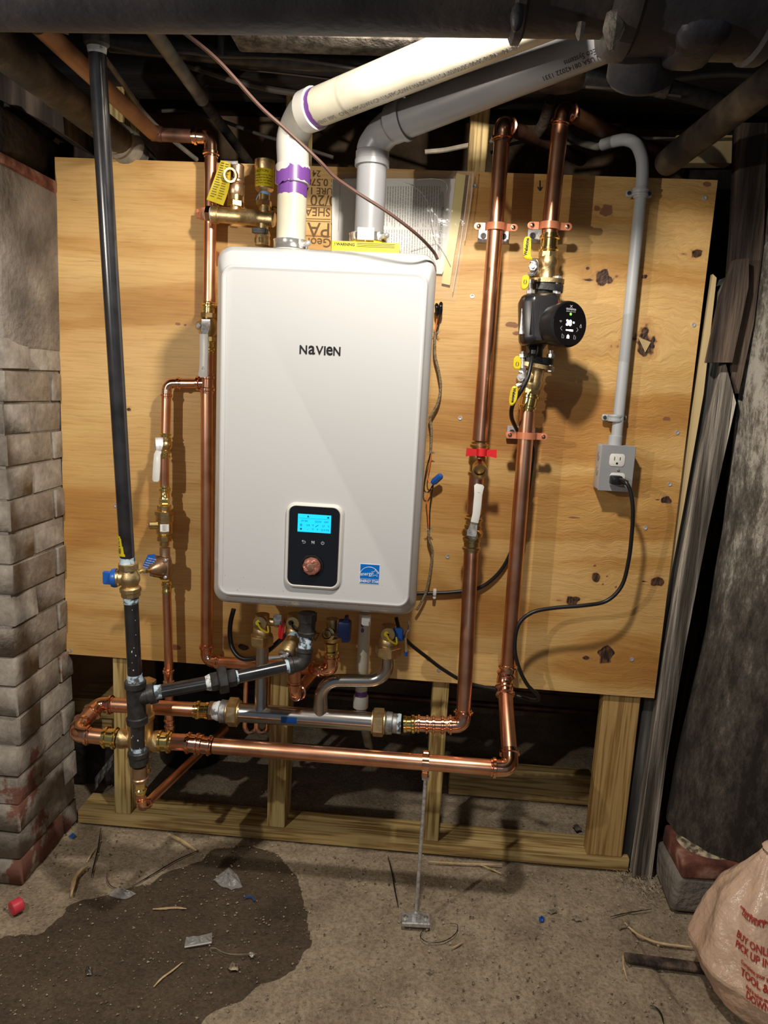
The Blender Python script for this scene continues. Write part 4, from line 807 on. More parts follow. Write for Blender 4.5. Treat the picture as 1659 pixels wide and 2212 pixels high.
# ------------------------------------------------------------ intake vent (grey)
iv=T('intake_vent','grey plastic vent pipe curving up right behind the white one','vent pipe',at(795,525,-.19))
ga=at(794,520,-.19); gb=at(800,348,-.19); GX=ga.x+.002; gr_=.0300
seg(iv,V((GX,-.19,1.478)),V((GX,-.19,gb.z)),gr_,'pp_grey',n=28)
g0=at(866,262,-.25); g1=at(1420,40,-.50); gd=(g1-g0).normalized()
m=M(); ps=smooth([V((GX,-.19,gb.z-.01)),V((GX,-.19,gb.z+.02)),at(806,318,-.192),at(822,294,-.202),at(842,276,-.222),g0,g0+gd*.012],5); sweep(m,ps,.0315,28); O('elbow',m,'pp_grey',iv)
m=M(); lathe(m,V((GX,-.19,gb.z-.012)),(0,0,1),[(0,.030),(.001,.0350),(.012,.0352),(.013,.0338),(.028,.0338),(.030,.0315)],30); O('socket',m,'pp_grey',iv)
m=M(); lathe(m,g0-gd*.022,gd,[(0,.0335),(.002,.0355),(.026,.0358),(.027,.0388),(.037,.0388),(.038,.033)],30); O('socket',m,'pp_grey',iv)
seg(iv,g0,g1,.0340,'pp_grey',n=32)
sd2=(gd.cross((C0-g0)-gd*(C0-g0).dot(gd))).dot(_U); sg2=1 if sd2>0 else -1
Lg=(g1-g0).length
for s,ang,t0 in (("1331 22024180 ASU NI EDAM CCS11/'s0EZ",.50,.0),):
    pass
def fl(s,ang,t1): pipe_text(iv,s,.0125,g0,gd,.0340,-sg2*ang,t1,'ink',sx=.85,flip=True)
fl("2\" (DN50) PPs VENT SYSTEM BY Centrotherm Eco Systems",.30,.600)
fl("UL 1738 & ULC S636 230F/110C MADE IN USA 08142022 1331",.62,.575)
m=M(); lathe(m,V((GX,-.19,1.478)),(0,0,1),[(0,.046),(.012,.044),(.030,.0385),(.050,.0385),(.052,.030)],30); O('vent_collar',m,'plastic_yellow',iv,'yellow collar')
bandclamp(iv,V((GX,-.19,1.512)),.0385,.016,sa=.75)
m=M(); rbox(m,V((GX-.002,-.2330,1.521)),(.034,.006,.024),.001,1); rbox(m,V((GX-.002,-.2365,1.518)),(.0012,.002,.024),.0003,1); O('clip',m,'plastic_white',iv,'white plastic clip')
# ============================================================ GAS LINE
gl=T('gas_pipe','tall black steel gas pipe hanging in front of the plywood at left','gas pipe',at(302,1750,-.38))
P0=at(209,100,-.50); P1=at(275,1203,-.405); G2=at(283,1292,-.40); G3=at(292,1478,-.395); G4=at(299,1628,-.39)
seg(gl,P0,P1,.0140,'black_steel',n=28,label='long black nipple')
dg=(P1-P0).normalized()
m=M(); lathe(m,P0-dg*.055,dg,[(0,.0165),(.030,.0165),(.034,.0200),(.052,.0200),(.056,.0155)],28); cyl(m,P0-dg*.20,P0-dg*.05,.0165,20); O('coupling',m,'cast_black',gl)
m=M(); lathe(m,P0,dg,[(0,.0150),(.002,.0155),(.003,.0148),(.0045,.0152),(.006,.0146),(.0075,.0149),(.009,.0142),(.011,.0141)],24); O('thread_sealant',m,'paste_white',gl)
m=M(); pl_=at(271,1155,-.409); pl2=at(273,1198,-.4055); lathe(m,pl_,pl2-pl_,[(0,.0143),((pl2-pl_).length,.0143)],28); O('label_band',m,'plastic_yellow',gl,'yellow size label')
m=M(); mid=(pl_+pl2)/2
for i,s in enumerate(("3/4in x 36in","3/4in x 36in")): text(m,s,.0075,mid+V((-.001+.0068*(1-2*i)+.001,-.0143+.0012*1,0)),-dg.cross(V((0,-1,0))).cross(V((0,1,0))) if False else V((0,0,-1)),V((1,0,0)),.0001,sx=.85,bold=.0001)
O('label_text',m,'ink',gl)
m=M(); lathe(m,P1,dg,[(0,.0142),(.012,.0150),(.024,.0154)],24); O('thread_sealant',m,'tape_paste',gl)
m=M(); lathe(m,G2-dg*.004,(G3-G2),[(-.004,.0155),(.010,.0145),(.014,.0142)],24); O('thread_sealant',m,'tape_paste',gl)
seg(gl,G2,G3,.0140,'black_steel',n=24,label='lower black nipple with paste spots')
# tee
m=M(); ta=at(292,1470,-.395); tb=at(297,1562,-.392); td=(tb-ta); L=td.length
lathe(m,ta,td,[(0,.0195),(.002,.0212),(.014,.0212),(.016,.0185),(L-.016,.0185),(L-.014,.0212),(L-.001,.0212),(L,.0195)],28)
tc=ta.lerp(tb,.42); B1=at(336,1496,-.385); lathe(m,tc,B1-tc,[(0,.0165),((B1-tc).length-.014,.0180),((B1-tc).length-.013,.0212),((B1-tc).length,.0212)],28); O('tee',m,'cast_black',gl)
m=M(); lathe(m,ta,-td,[(-.001,.0165),(.006,.0150),(.014,.0143)],24); O('thread_sealant',m,'tape_paste',gl)
seg(gl,tb-td.normalized()*.005,G4,.0140,'black_steel',n=24)
m=M(); lathe(m,at(299,1612,-.39),(0,0,-1),[(0,.0145),(.012,.0152)],24); O('thread_sealant',m,'tape_paste',gl)
d4=(at(302,1700,-.388)-G4).normalized()
m=M(); lathe(m,G4-d4*.008,d4,[(0,.019),(.002,.0212),(.011,.0212),(.013,.0195),(.030,.0185),(.032,.016)],28); O('reducer',m,'cast_black',gl)
c5=at(301,1655,-.389); c6=at(303,1687,-.388)
m=M(); lathe(m,c5,c6-c5,[(0,.0145),((c6-c5).length*.72,.0150),((c6-c5).length*.78,.0170),((c6-c5).length,.0165)],28); O('adapter',m,'bronze',gl)
c7=at(304,1712,-.387); half_press(gl,c6+(c7-c6)*1.02,c6,.0100)
# small copper tube going back
ce=at(306,1746,-.385); zt=ce.z
def level(x,y,z): return atz(x,y,z)
far=level(487,1572,zt+.02)
far=V((far.x,min(far.y,.0),far.z)) if far.y>.3 else far
run(gl,[c7,ce,at(487,1574,-.02)],.0095,'copper','copper_bright',1.2,1.6)
m=M()
for k in range(11):
    t=random.random()**.7; p=G2.lerp(G3,t); a_=random.uniform(-2.4,-.7); sph(m,p+V((.0138*math.cos(a_),.0138*math.sin(a_),0)),random.uniform(.0007,.0021),random.uniform(.6,1.4),.2,random.uniform(.7,2),7)
for k in range(5):
    t=random.random(); p=tb.lerp(G4,t); a_=random.uniform(-2.2,-.9); sph(m,p+V((.0139*math.cos(a_),.0139*math.sin(a_),0)),random.uniform(.001,.0025),1,.25,1.3,6)
o=O('paste_spots',m,'paste_white',gl); o['kind']='stuff'
# branch to the boiler
gb_=T('gas_branch','black steel gas branch with a hex union running right to the boiler','gas pipe',at(470,1465,-.34))
b0=B1; b1=at(455,1474,-.345); b2=at(510,1463,-.325); b3=at(655,1432,-.262); b4=at(663,1345,-.25)
seg(gb_,b0-(b1-b0).normalized()*.003,b1,.0140,'black_steel',n=24)
m=M(); lathe(m,b0,b1-b0,[(-.002,.0155),(.006,.0143),(.012,.0141)],20); O('thread_sealant',m,'tape_paste',gb_)
du=(b2-b1).normalized(); Lu=(b2-b1).length
m=M(); lathe(m,b1,du,[(-.010,.0145),(-.002,.0175),(.0,.0175)],20); O('thread_sealant',m,'paste_white',gb_)
m=M(); hexn(m,b1,du,Lu*.33,.0205,8); hexn(m,b1+du*Lu*.30,du,Lu*.36,.0300,8); hexn(m,b1+du*Lu*.66,du,Lu*.34,.0195,8); O('union',m,'cast_black',gb_)
m=M(); lathe(m,b2,b3-b2,[(0,.0155),(.004,.0143)],20); O('thread_sealant',m,'tape_paste',gb_)
e0,e1=elbow(gb_,b2,b3,b4,.0145,'cast_black',1.3,1.25,True)
seg(gb_,b2,e0,.0140,'black_steel',n=24)
m=M(); lathe(m,e0,(b2-b3),[(-.004,.0175),(.003,.0160),(.008,.0143)],20); O('thread_sealant',m,'tape_paste',gb_)
seg(gb_,e1,at(663,1372,-.25),.0142,'tape_paste',name='taped_nipple',n=22)
m=M(); q0=at(663,1372,-.25); lathe(m,q0,(0,0,1),[(0,.0190),(.008,.0205),(.010,.0180),(.030,.0180),(.032,.0205),(.050,.0205)],10); O('coupling',m,'cast_black',gb_)
# gas valve (brass, blue knob)
gv=T('gas_valve','brass gas valve with a blue knob at the foot of the tall black pipe','valve',at(281,1250,-.40))
v_a=at(277,1216,-.404); v_b=at(283,1288,-.40); dv=(v_b-v_a); Lv_=dv.length
m=M(); hexn(m,v_a,dv,Lv_*.20,.0200,8); lathe(m,v_a+dv*.20,dv,[(0,.015),(Lv_*.1,.0165),(Lv_*.2,.0200),(Lv_*.32,.0200),(Lv_*.44,.0165),(Lv_*.52,.0150)],24); lathe(m,v_a+dv*.70,dv,[(0,.0175),(.003,.0205),(Lv_*.15,.0205),(Lv_*.18,.0185),(Lv_*.29,.0185)],10); O('body',m,'brass_cast',gv)
m=M(); c=v_a+dv*.44; lathe(m,c,(-1,-.15,-.05),[(0,.0155),(.018,.0150),(.020,.0165),(.026,.0165)],22); O('stem_collar',m,'brass_cast',gv)
m=M(); c2=c+V((-1,-.15,-.05)).normalized()*.024; lathe(m,c2,(-1,-.15,-.05),[(0,.0185),(.004,.0190),(.009,.0175),(.012,.012)],22); rbox(m,c2+V((-.018,-.003,0)),(.016,.0085,.026),.002,1); O('knob',m,'plastic_blue',gv)
# ============================================================ LEFT COPPER RISER
lr=T('copper_riser','long copper riser left of the boiler, fed by an older brown pipe','pipe',at(446,1425,-.045))
old=T('old_copper_pipe','old brown copper pipe sloping down from the upper left','pipe',at(335,290,-.045))
oc=at(330,287,-.05); seg(old,at(80,50,-.60),oc,.0155,'copper_brown',n=20)
m=M(); lathe(m,oc,at(360,292,-.045)-oc,[(-.004,.0155),(-.002,.0172),(.002,.0172),(.003,.0165),(.020,.0163),(.021,.0145)],20); O('coupling',m,'copper_old',old)
el=(at(456,296,-.045)); dn1=at(455,640,-.045)
a_,b_=elbow(lr,at(345,292,-.045),el,dn1,.0143,'copper_bright',1.3,1.7); seg(lr,at(345,291,-.045),a_,.0143,'copper_old',label='darkened stub')
seg(lr,b_,at(452,652,-.045),.0143,'copper')
half_press(lr,at(451,654,-.045),at(450,680,-.045),.0135)
seg(lr,at(449,760,-.045),at(448,812,-.045),.0143,'copper'); half_press(lr,at(449,762,-.045),at(449,735,-.045),.0135)
t0,t1=at(448,806,-.045),at(447,850,-.045)
m=M(); lathe(m,t0,t1-t0,press_prof(.0143,(t1-t0).length),20); tt=at(447,828,-.045); cyl(m,tt,at(428,828,-.045),.0135,18); lathe(m,at(432,828,-.045),(-1,0,0),[(0,.014),(.002,.017),(.007,.017),(.009,.014)],18); O('tee',m,'copper_bright',lr)
lc=at(446,1428,-.045)
a_,b_=elbow(lr,t1,lc,at(700,1448,-.16),.0143,'copper_bright',1.4,1.6); seg(lr,t1,a_,.0143,'copper')
e3=at(717,1448,-.17)
a2,b2_=elbow(lr,b_,e3,at(716,1400,-.17),.0143,'copper_bright',1.2,1.5); seg(lr,b_,a2,.0143,'copper')
coupling(lr,at(672,1440,-.155),at(700,1445,-.165),.0143)
half_press(lr,b2_,at(715,1388,-.17),.0135,'brass_bright')
m=M(); p=at(450,462,-.045); 
m=M(); lathe(m,at(448,452,-.045),at(448,474,-.045)-at(448,452,-.045),[(0,.0175),(.022,.0175)],20); rbox(m,at(437,462,-.03),(.030,.004,.022),.002,1); screw(m,at(433,462,-.035),.0045); O('strap',m,'copper_paint',lr,'copper-painted strap')
# white lever valve helper
def ball_valve(name,lab,ca,cb,r,stem,lever,par_lab=None,lmt='plastic_white',textd=None,group=None):
    v=T(name,lab,'valve',ca.lerp(cb,.5),group); d=cb-ca; L=d.length; dn_=d.normalized()
    m=M(); hexn(m,ca,d,L*.18,r*1.15,8); lathe(m,ca+dn_*L*.18,d,[(0,r*1.0),(L*.12,r*1.30),(L*.32,r*1.42),(L*.52,r*1.30),(L*.64,r*1.0)],22); hexn(m,ca+dn_*L*.82,d,L*.18,r*1.15,8); O('body',m,'brass',v)
    c=ca.lerp(cb,.5); sd=V(stem[0]); m=M(); lathe(m,c,sd,[(0,r*.8),(r*1.5,r*.62),(r*2.3,r*.6)],16); O('stem',m,'brass',v)
    p=c+sd.normalized()*(r*2.2); 
    m=M(); lp=[V(q) for q in lever[0]]; wd=lever[1]; sidev=lever[2]
    hexn(m,p,sd,.006,.0065); 
    # plate: strip following lp
    mm=M(); vs=[];fs=[]; th=sd.normalized()*.0014; n=len(lp)
    for i,q in enumerate(lp):
        t=(lp[min(i+1,n-1)]-lp[max(i-1,0)]).normalized(); s_=V(sidev); s_=(s_-t*s_.dot(t)).normalized(); nn=t.cross(s_).normalized()*.0013; w_=wd[i]
        vs+=[q-s_*w_-nn,q+s_*w_-nn,q+s_*w_+nn,q-s_*w_+nn]
    for i in range(n-1):
        for k in range(4): k2=(k+1)%4; fs.append((i*4+k,i*4+k2,i*4+4+k2,i*4+4+k))
    fs+=[(0,1,2,3),(n*4-4,n*4-3,n*4-2,n*4-1)]
    k0=max(2,lever[3]); mm2=M(); mm2.add(vs[:4*(k0+1)],[f for f in fs[:-2] if max(f)<4*(k0+1)]+[(0,1,2,3),(4*k0,4*k0+1,4*k0+2,4*k0+3)]); lv=O('lever',mm2,'zinc',v); O('stem_nut',m,'zinc',v)
    # sleeve (thicker, coloured)
    sv=[];sf=[]; q=lp[k0-1:]; ww=wd[k0-1:]; n2=len(q)
    for i,c_ in enumerate(q):
        t=(q[min(i+1,n2-1)]-q[max(i-1,0)]).normalized(); s_=V(sidev); s_=(s_-t*s_.dot(t)).normalized(); nn=t.cross(s_).normalized()*.003; w_=ww[i]+.001
        sv+=[c_-s_*w_-nn*.6,c_-s_*w_*.75-nn,c_+s_*w_*.75-nn,c_+s_*w_-nn*.6,c_+s_*w_+nn*.6,c_+s_*w_*.75+nn,c_-s_*w_*.75+nn,c_-s_*w_+nn*.6]
    for i in range(n2-1):
        for k in range(8): k2=(k+1)%8; sf.append((i*8+k,i*8+k2,i*8+8+k2,i*8+8+k))
    sf+=[tuple(range(8)),tuple(n2*8-8+k for k in range(8))]
    ms=M(); ms.add(sv,sf); g=O('handle_sleeve',ms,lmt,v,textd[3] if textd else None)
    if textd:
        s,size,mt_,_,off=textd; c=q[0].lerp(q[-1],.55); t=(q[-1]-q[0]).normalized(); mm=M(); text(mm,s,size,c+V((0,-.0034,0))+V(off),t,t.cross(V((0,-1,0)))*-1 ,.0001,sx=.8); O('print',mm,mt_,g)
    return v
def lever_px(pts,Y): return [at(x,y,Yy) for (x,y),Yy in zip(pts,Y)]
ball_valve('ball_valve','brass ball valve with a white lever at the boiler\'s upper left edge',at(450,676,-.045),at(449,738,-.045),.0165,((-.25,-1,0),),(lever_px([(445,690),(445,705),(441,722),(441,738),(441,765),(440,795),(439,812),(439,815)],[-.085,-.086,-.10,-.102,-.102,-.102,-.102,-.102]),[.010,.010,.0085,.0085,.0085,.0085,.0100,.006],(1,0,0),3),textd=("(NIBCO) 600",.008,'ink','white printed lever sleeve',(0,0,0)) if False else ("( ~~~ ) 600 WOG",.0085,'ink','white printed lever sleeve',(0,0,0)))
# ------------------------------------------------------------ air removal manifold with relief valve
am=T('air_manifold','cast brass manifold tube between the copper riser and white vent','manifold',at(520,465,-.075))
ma=at(462,463,-.075); mb=at(590,474,-.075)
m=M(); lathe(m,ma,mb-ma,[(-.004,.014),(-.003,.0195),(.010,.0195),(.011,.0168),((mb-ma).length*.9,.0170),((mb-ma).length,.0172),((mb-ma).length+.004,.014)],28)
pa=at(509,463,-.075); pb=at(570,463,-.075)
for px,x in ((508,508),(571,571)):
    c=at(x,463,-.075); lathe(m,c,(0,0,1),[(0,.0125),(.020,.0115),(.024,.0115)],20)
c=at(568,473,-.075); lathe(m,c,(0,0,-1),[(0,.0125),(.03,.0115)],20); O('tube',m,'brass_cast',am)
m=M(); c=at(508,447,-.075); hexn(m,c,(0,0,1),.012,.0190); hexn(m,c+V((0,0,.012)),(0,0,1),.014,.0165,12); O('hex_bushing',m,'brass',am)
m=M(); c=at(570,446,-.075); hexn(m,c,(0,0,1),.012,.0175); lathe(m,c+V((0,0,.012)),(0,0,1),[(0,.0125),(.016,.0125)],18); O('hex_bushing',m,'brass',am)
m=M(); lathe(m,at(456,463,-.075),(1,0,0),[(0,.0155),(.004,.018),(.010,.0165)],20); O('thread_tape',m,'teflon',am)
m=M(); hexn(m,at(446,463,-.07),(1,-.03,0),.012,.0185); cyl(m,at(449,463,-.045),at(449,463,-.075),.013,16); O('side_adapter',m,'copper_bright',am)
m=M(); lathe(m,at(567,500,-.08),(0,0,-1),[(0,.016),(.008,.018),(.010,.0165),(.03,.0165)],10); hexn(m,at(567,515,-.08),(0,0,-1),.012,.018); O('lower_adapter',m,'brass_cast',am)
m=M(); rbox(m,at(559,498,-.105),(.030,.004,.012),.001,1); rbox(m,at(574,500,-.10),(.010,.010,.010),.001,1); O('lever',m,'cast_black',am)
rv=T('relief_valve','bronze relief valve with an open round outlet and silver test lever','valve',at(508,430,-.075))
c=at(508,424,-.075); top_=at(512,358,-.075)
m=M(); lathe(m,c,top_-c,[(0,.0155),(.004,.0180),(.022,.0190),(.026,.0165),(.029,.0192),(.033,.0192),(.036,.0165),((top_-c).length,.0160),((top_-c).length+.003,.013)],26); O('body',m,'bronze',rv)
oc_=at(497,378,-.105); 
m=M(); lathe(m,at(507,380,-.075),oc_-at(507,380,-.075),[(0,.012),(.020,.0135),(.022,.0152),((oc_-at(507,380,-.075)).length,.0152),((oc_-at(507,380,-.075)).length,.0108),(.012,.0100)],26,cap=False); O('outlet',m,'bronze',rv,'open outlet socket'); 
m=M(); cyl(m,at(502,378,-.085),at(504,380,-.08),.0105,16); O('outlet_throat',m,'copper_old',rv)
m=M(); lathe(m,at(508,428,-.075),(0,0,1),[(0,.0140),(.008,.0152),(.014,.0140)],20); O('thread_tape',m,'teflon',rv)
m=M(); q=[at(480,349,-.095),at(500,352,-.092),at(514,352,-.09)]; sweep(m,q,[.0025,.004,.0045],8); O('test_lever',m,'zinc',rv)
wt=T('warning_tag','yellow paper warning tag hanging from the relief valve','tag',at(465,440,-.09))
m=M(); vs=[];nx=6;ny=12
for j in range(ny):
    v=j/(ny-1)
    for i in range(nx):
        u=i/(nx-1); x0=477-31*v; x1=490-16*v+ (6*math.sin(v*PI)); y0=346+85*v; y1=352+92*v
        vs.append(at(x0+(x1+8-x0)*u,y0+(y1-y0)*u,-.110+.012*math.sin(u*2.2+v*2)+.02*v))
fs=[(j*nx+i,j*nx+i+1,(j+1)*nx+i+1,(j+1)*nx+i) for j in range(ny-1) for i in range(nx-1)]
n0=len(vs); vs2=vs+[p+V((0,.0005,0)) for p in vs]; fs2=fs+[tuple(reversed([k+n0 for k in f])) for f in fs]; m.add(vs2,fs2); O('card',m,'yellow_card',wt)
m=M()
for j in range(1,16):
    v=j/17; 
    for seg_k in range(2):
        u0=.12+.40*seg_k; u1=u0+.33*random.uniform(.7,1)
        def tp(u,v):
            x0=477-31*v; x1=490-16*v+(6*math.sin(v*PI))+8; y0=346+85*v; y1=352+92*v
            return at(x0+(x1-x0)*u,y0+(y1-y0)*u,-.1115+.012*math.sin(u*2.2+v*2)+.02*v-.0004)
        a=tp(u0,v);b=tp(u1,v);h_=V((0,0,.0011)); m.add([a,b,b+h_,a+h_],[(0,1,2,3)])
tl=O('text_lines',m,'ink',wt,sharp=0); tl['kind']='stuff'
av=T('air_vent','brass float air vent with a yellow caution wrap between riser and white vent','air vent',at(571,430,-.075))
c=at(571,408,-.075)
m=M(); lathe(m,at(571,430,-.075),(0,0,1),[(0,.009),(.012,.009),(.016,.017),(.020,.0205),(.024,.0205)],26); lathe(m,c,(0,0,1),[(0,.0205),(.040,.0205),(.044,.022),(.058,.022),(.060,.018)],30); O('body',m,'brass_cast',av)
m=M(); lathe(m,at(577,360,-.085),(0,0,1),[(0,.006),(.008,.006),(.009,.0045),(.016,.0045)],12); O('vent_cap',m,'brass',av)
m=M(); zt_=at(571,362,-.075).z; lathe(m,c+V((0,0,.001)),(0,0,1),[(0,.0209),(.037,.0209)],30,cap=False); wr=O('caution_wrap',m,'plastic_yellow',av,'yellow caution wrap')
m=M()
def cylt(s,size,cc,z,r,mm,ang0=0): 
    vs,fs=txtmesh(s,size,.00005); mm.add([V((cc.x+(r+.0003)*math.sin(x/r+ang0),cc.y-(r+.0003)*math.cos(x/r+ang0),z+y)) for x,y,_ in vs],fs)
cylt("CAUTION",.0075,c,c.z+.032,.0209,m,-.2)
for k,s in enumerate(("Completely remove the cap","when used for fill and","purging, cap and tighten","for proper venting")): cylt(s,.0048,c,c.z+.024-k*.0055,.0209,m,0)
sub('wrap_text',m,'ink',wr)
m=M(); lathe(m,at(571,424,-.075),(0,0,1),[(0,.0115),(.006,.0135),(.012,.0115)],18); sweep(m,smooth([at(562,416,-.09),at(556,425,-.09),at(553,432,-.088)],4),.001,6); O('thread_tape',m,'tape_blue',av,'blue thread tape') if False else O('thread_tape',m,'tape_sky',av,'light blue thread tape')
# ============================================================ FILL BRANCH (3/4)
fb=T('fill_pipe','thin copper fill pipe dropping down the plywood left of the riser','pipe',at(365,1590,-.06))
r3=.0110
f0=at(432,828,-.045); f1=at(360,828,-.050); f2=at(357,940,-.055)
a_,b_=elbow(fb,f0,f1,f2,r3,'copper_bright',1.5,1.8); seg(fb,f0,a_,r3,'copper'); seg(fb,b_,f2,r3,'copper')
half_press(fb,at(357,935,-.055),at(356,948,-.055),r3*.98); half_press(fb,at(355,990,-.055),at(356,975,-.055),r3*.98)
seg(fb,at(355,988,-.055),at(355,1050,-.055),r3,'copper')
ball_valve('ball_valve','brass ball valve with a white lever on the thin fill pipe',at(357,945,-.055),at(356,978,-.055),.0125,((-.3,-1,0),),(lever_px([(344,945),(345,960),(343,975),(340,982),(339,1000),(338,1020),(337,1036),(337,1040)],[-.092,-.092,-.10,-.105,-.107,-.109,-.11,-.11]),[.009,.009,.006,.0065,.0075,.0075,.0075,.005],(1,0,0),3),textd=("~~~ 600 WOG",.007,'ink','white printed lever sleeve',(0,0,0)))
half_press(fb,at(355,1050,-.055),at(355,1078,-.058),r3*.98)
m=M(); hexn(m,at(355,1076,-.06),(0,0,-1),.014,.0125); hexn(m,at(355,1090,-.06),(0,0,-1),.014,.0175,8); O('union',m,'brass_bright',fb)
bf=T('backflow_preventer','brass backflow preventer body with a white tag on the fill pipe','valve',at(355,1150,-.075))
z1=at(355,1103,-.07).z
m=M(); c=V((at(355,1103,-.07).x,-.07,z1)); hexn(m,c+V((0,0,.012)),(0,0,-1),.012,.0140,12); hexn(m,c,(0,0,-1),.010,.0240,8); lathe(m,c+V((0,0,-.010)),(0,0,-1),[(0,.0212),(.016,.0212),(.018,.0195),(.045,.0195),(.048,.016),(.052,.013)],26); hexn(m,c+V((0,0,-.061)),(0,0,-1),.013,.018,8); lathe(m,c+V((0,0,-.074)),(0,0,-1),[(0,.012),(.012,.012)],16); O('body',m,'brass',bf)
m=M(); c2=c+V((-.010,-.006,-.034)); lathe(m,c2,(-1,-.35,0),[(0,.0115),(.022,.0115),(.024,.0095)],20); lathe(m,c2+V((-.024,-.008,0)),(-1,-.35,0),[(0,.002),(.002,.002)],8); O('vent_port',m,'brass',bf)
m=M(); vs=[];
for k in range(7):
    A=-.15+k*.18; vs+= [V((c.x+.0198*math.sin(A),c.y-.0198*math.cos(A),c.z-.030)),V((c.x+.0198*math.sin(A),c.y-.0198*math.cos(A),c.z-.048))]
m.add(vs,[(2*k,2*k+1,2*k+3,2*k+2) for k in range(6)]); tg=O('tag',m,'sticker_white',bf,'white printed tag')
m=M(); 
for k in range(5): cylt("lIllIIlIlI lI",.0032,c,c.z-.033-k*.003,.0199,m,.38)
sub('tag_text',m,'print_grey',tg)
pv=T('pressure_reducer','bell-shaped pressure reducer with a blue tag on the fill pipe','valve',at(352,1225,-.075))
c=V((at(356,1222,-.07).x,-.07,at(356,1222,-.07).z))
m=M(); lathe(m,c+V((0,0,.045)),(0,0,-1),[(0,.0125),(.02,.0125),(.03,.016),(.05,.018),(.07,.016),(.078,.012)],20); O('body',m,'bronze',pv)
pd=V((-.35,-1,0)).normalized(); 
Rm=Matrix.Rotation(-.34,3,'Z')
m=M(); rbox(m,c+pd*.016,(.054,.008,.054),.006,2,Rm); O('bonnet_flange',m,'bronze',pv)
m=M(); lathe(m,c+pd*.020,pd,[(0,.0235),(.008,.022),(.022,.015),(.030,.010),(.034,.006)],28); O('bonnet',m,'bronze',pv)
m=M(); 
for sx_ in (-1,1):
    for sz_ in (-1,1):
        m=M(); p=c+Rm@V((sx_*.021,-.022,sz_*.021)); lathe(m,p,pd,[(0,.0045),(.002,.0045),(.004,.003)],10); O('bolt',m,'zinc',pv)
m=M(); lathe(m,c+pd*.052,pd,[(0,.0045),(.012,.0045)],12); m2=c+pd*.058; sweep(m,[m2,m2+V((-.012,-.002,.001)),m2+V((-.020,-.003,-.003))],[.004,.0055,.006],10); O('adjusting_screw',m,'brass_bright',pv)
m=M(); a=c+pd*.040; tpoly=[a+V((-.030,0,-.012)),a+V((-.010,-.003,-.010)),a+V((.006,0,.022)),a+V((.002,.004,.036)),a+V((-.014,.002,.034)),a+V((-.024,0,.010))]; prism(m,tpoly,pd*.0006); tg=O('tag',m,'plastic_blue',pv,'blue aluminium tag')
m=M()
for k in range(6): text(m,"MIIIAXIM 15PSI",.0036,a+V((-.018+.0035*k*.9,-.0035,-.002+k*.0055)),V((1,0,-.15)),V((.15,0,1)),.0001,sx=.85)
sub('tag_text',m,'sticker_white',tg)
half_press(fb,at(359,1254,-.06),at(360,1280,-.06),r3*.95)
fz=at(365,1445,-.06)
seg(fb,at(360,1276,-.06),fz,r3,'copper'); coupling(fb,at(364,1443,-.06),at(365,1480,-.06),r3,'copper_bright')
fe=at(367,1582,-.06); a_,b_=elbow(fb,at(366,1478,-.06),fe,at(350,1590,.02),r3,'copper_bright',1.2,1.6); seg(fb,at(365,1478,-.06),a_,r3,'copper'); coupling(fb,at(366,1535,-.06),at(366,1560,-.06),r3); seg(fb,b_,at(346,1590,.04),r3,'copper')
# ============================================================ STAINLESS HEADER
HY=-.165
hd=T('header_pipe','stainless low-loss header tube with two risers under the boiler','header',at(655,1552,HY))
h0=at(505,1538,HY); h1=at(815,1560,HY); hr=.0222; dh=(h1-h0).normalized()
m=M(); cyl(m,h0,h1,hr,28)
O('tube',m,'stainless',hd)
def hp(px): return at(px,1538+(px-505)*22/310,HY)
u0=hp(563)+V((0,0,.012)); u1=at(567,1392,HY)
m=M(); lathe(m,u0,u1-u0,[(0,.0185),(.008,.0170),(.013,.0152),((u1-u0).length,.0152)],24); O('riser',m,'stainless',hd)
s0=hp(692)+V((0,0,.010)); s_c1=at(694,1470,HY); s_c2=at(838,1470,HY-.0); s1=at(838,1412,HY)
def fillet(pts,R,n=10):
    out=[V(pts[0])]
    for i in range(1,len(pts)-1):
        a,c,b=V(pts[i-1]),V(pts[i]),V(pts[i+1]); d1=(c-a).normalized(); d2=(b-c).normalized(); th=d1.angle(d2); L=R*math.tan(th/2)
        ctr=c-d1*L+(d2-d1*d2.dot(d1)).normalized()*R; st=(c-d1*L)-ctr; ax=d1.cross(d2).normalized()
        out+=[ctr+Quaternion(ax,th*k/n)@st for k in range(n+1)]
    return out+[V(pts[-1])]
m=M(); P=fillet([s0,s_c1,s_c2,s1],.044); sweep(m,P,[.0185]+[.0152]*(len(P)-1),22); O('riser',m,'stainless',hd,'S-bent riser')
m=M(); q=hp(628)+V((0,-.0,0)); vs=[]
for k in range(7):
    A=-.35+k*.12; 
    for e in (-1,1): vs.append(q+dh*(e*.0185)+V((0,-math.cos(A)*(hr+.0004),-math.sin(A)*(hr+.0004)-.0)))
m.add(vs,[(2*k,2*k+1,2*k+3,2*k+2) for k in range(6)]); O('label',m,'tape_blue',hd,'blue label')
def bignut(par,c,d,h,r,mt='brass_cast',name='union_nut'): 
    m=M(); hexn(m,c,d,h,r,6,rot=.3); lathe(m,c,d,[(-.003,r*.80),(h+.003,r*.80)],24); return O(name,m,mt,par)
bignut(hd,hp(494),dh,.024,.0345); bignut(hd,hp(806),dh,.025,.0335)
bignut(hd,at(566,1391,HY),(0,0,1),.021,.0285); bignut(hd,at(838,1414,HY),(0,0,1),.021,.0305)
m=M(); a=hp(832); lathe(m,a,dh,[(0,.024),(.004,.0265),(.016,.0255),(.018,.022),(.022,.0225),(.028,.0225),(.034,.019)],18); O('adapter',m,'galv',hd,'pasted galvanised adapter')
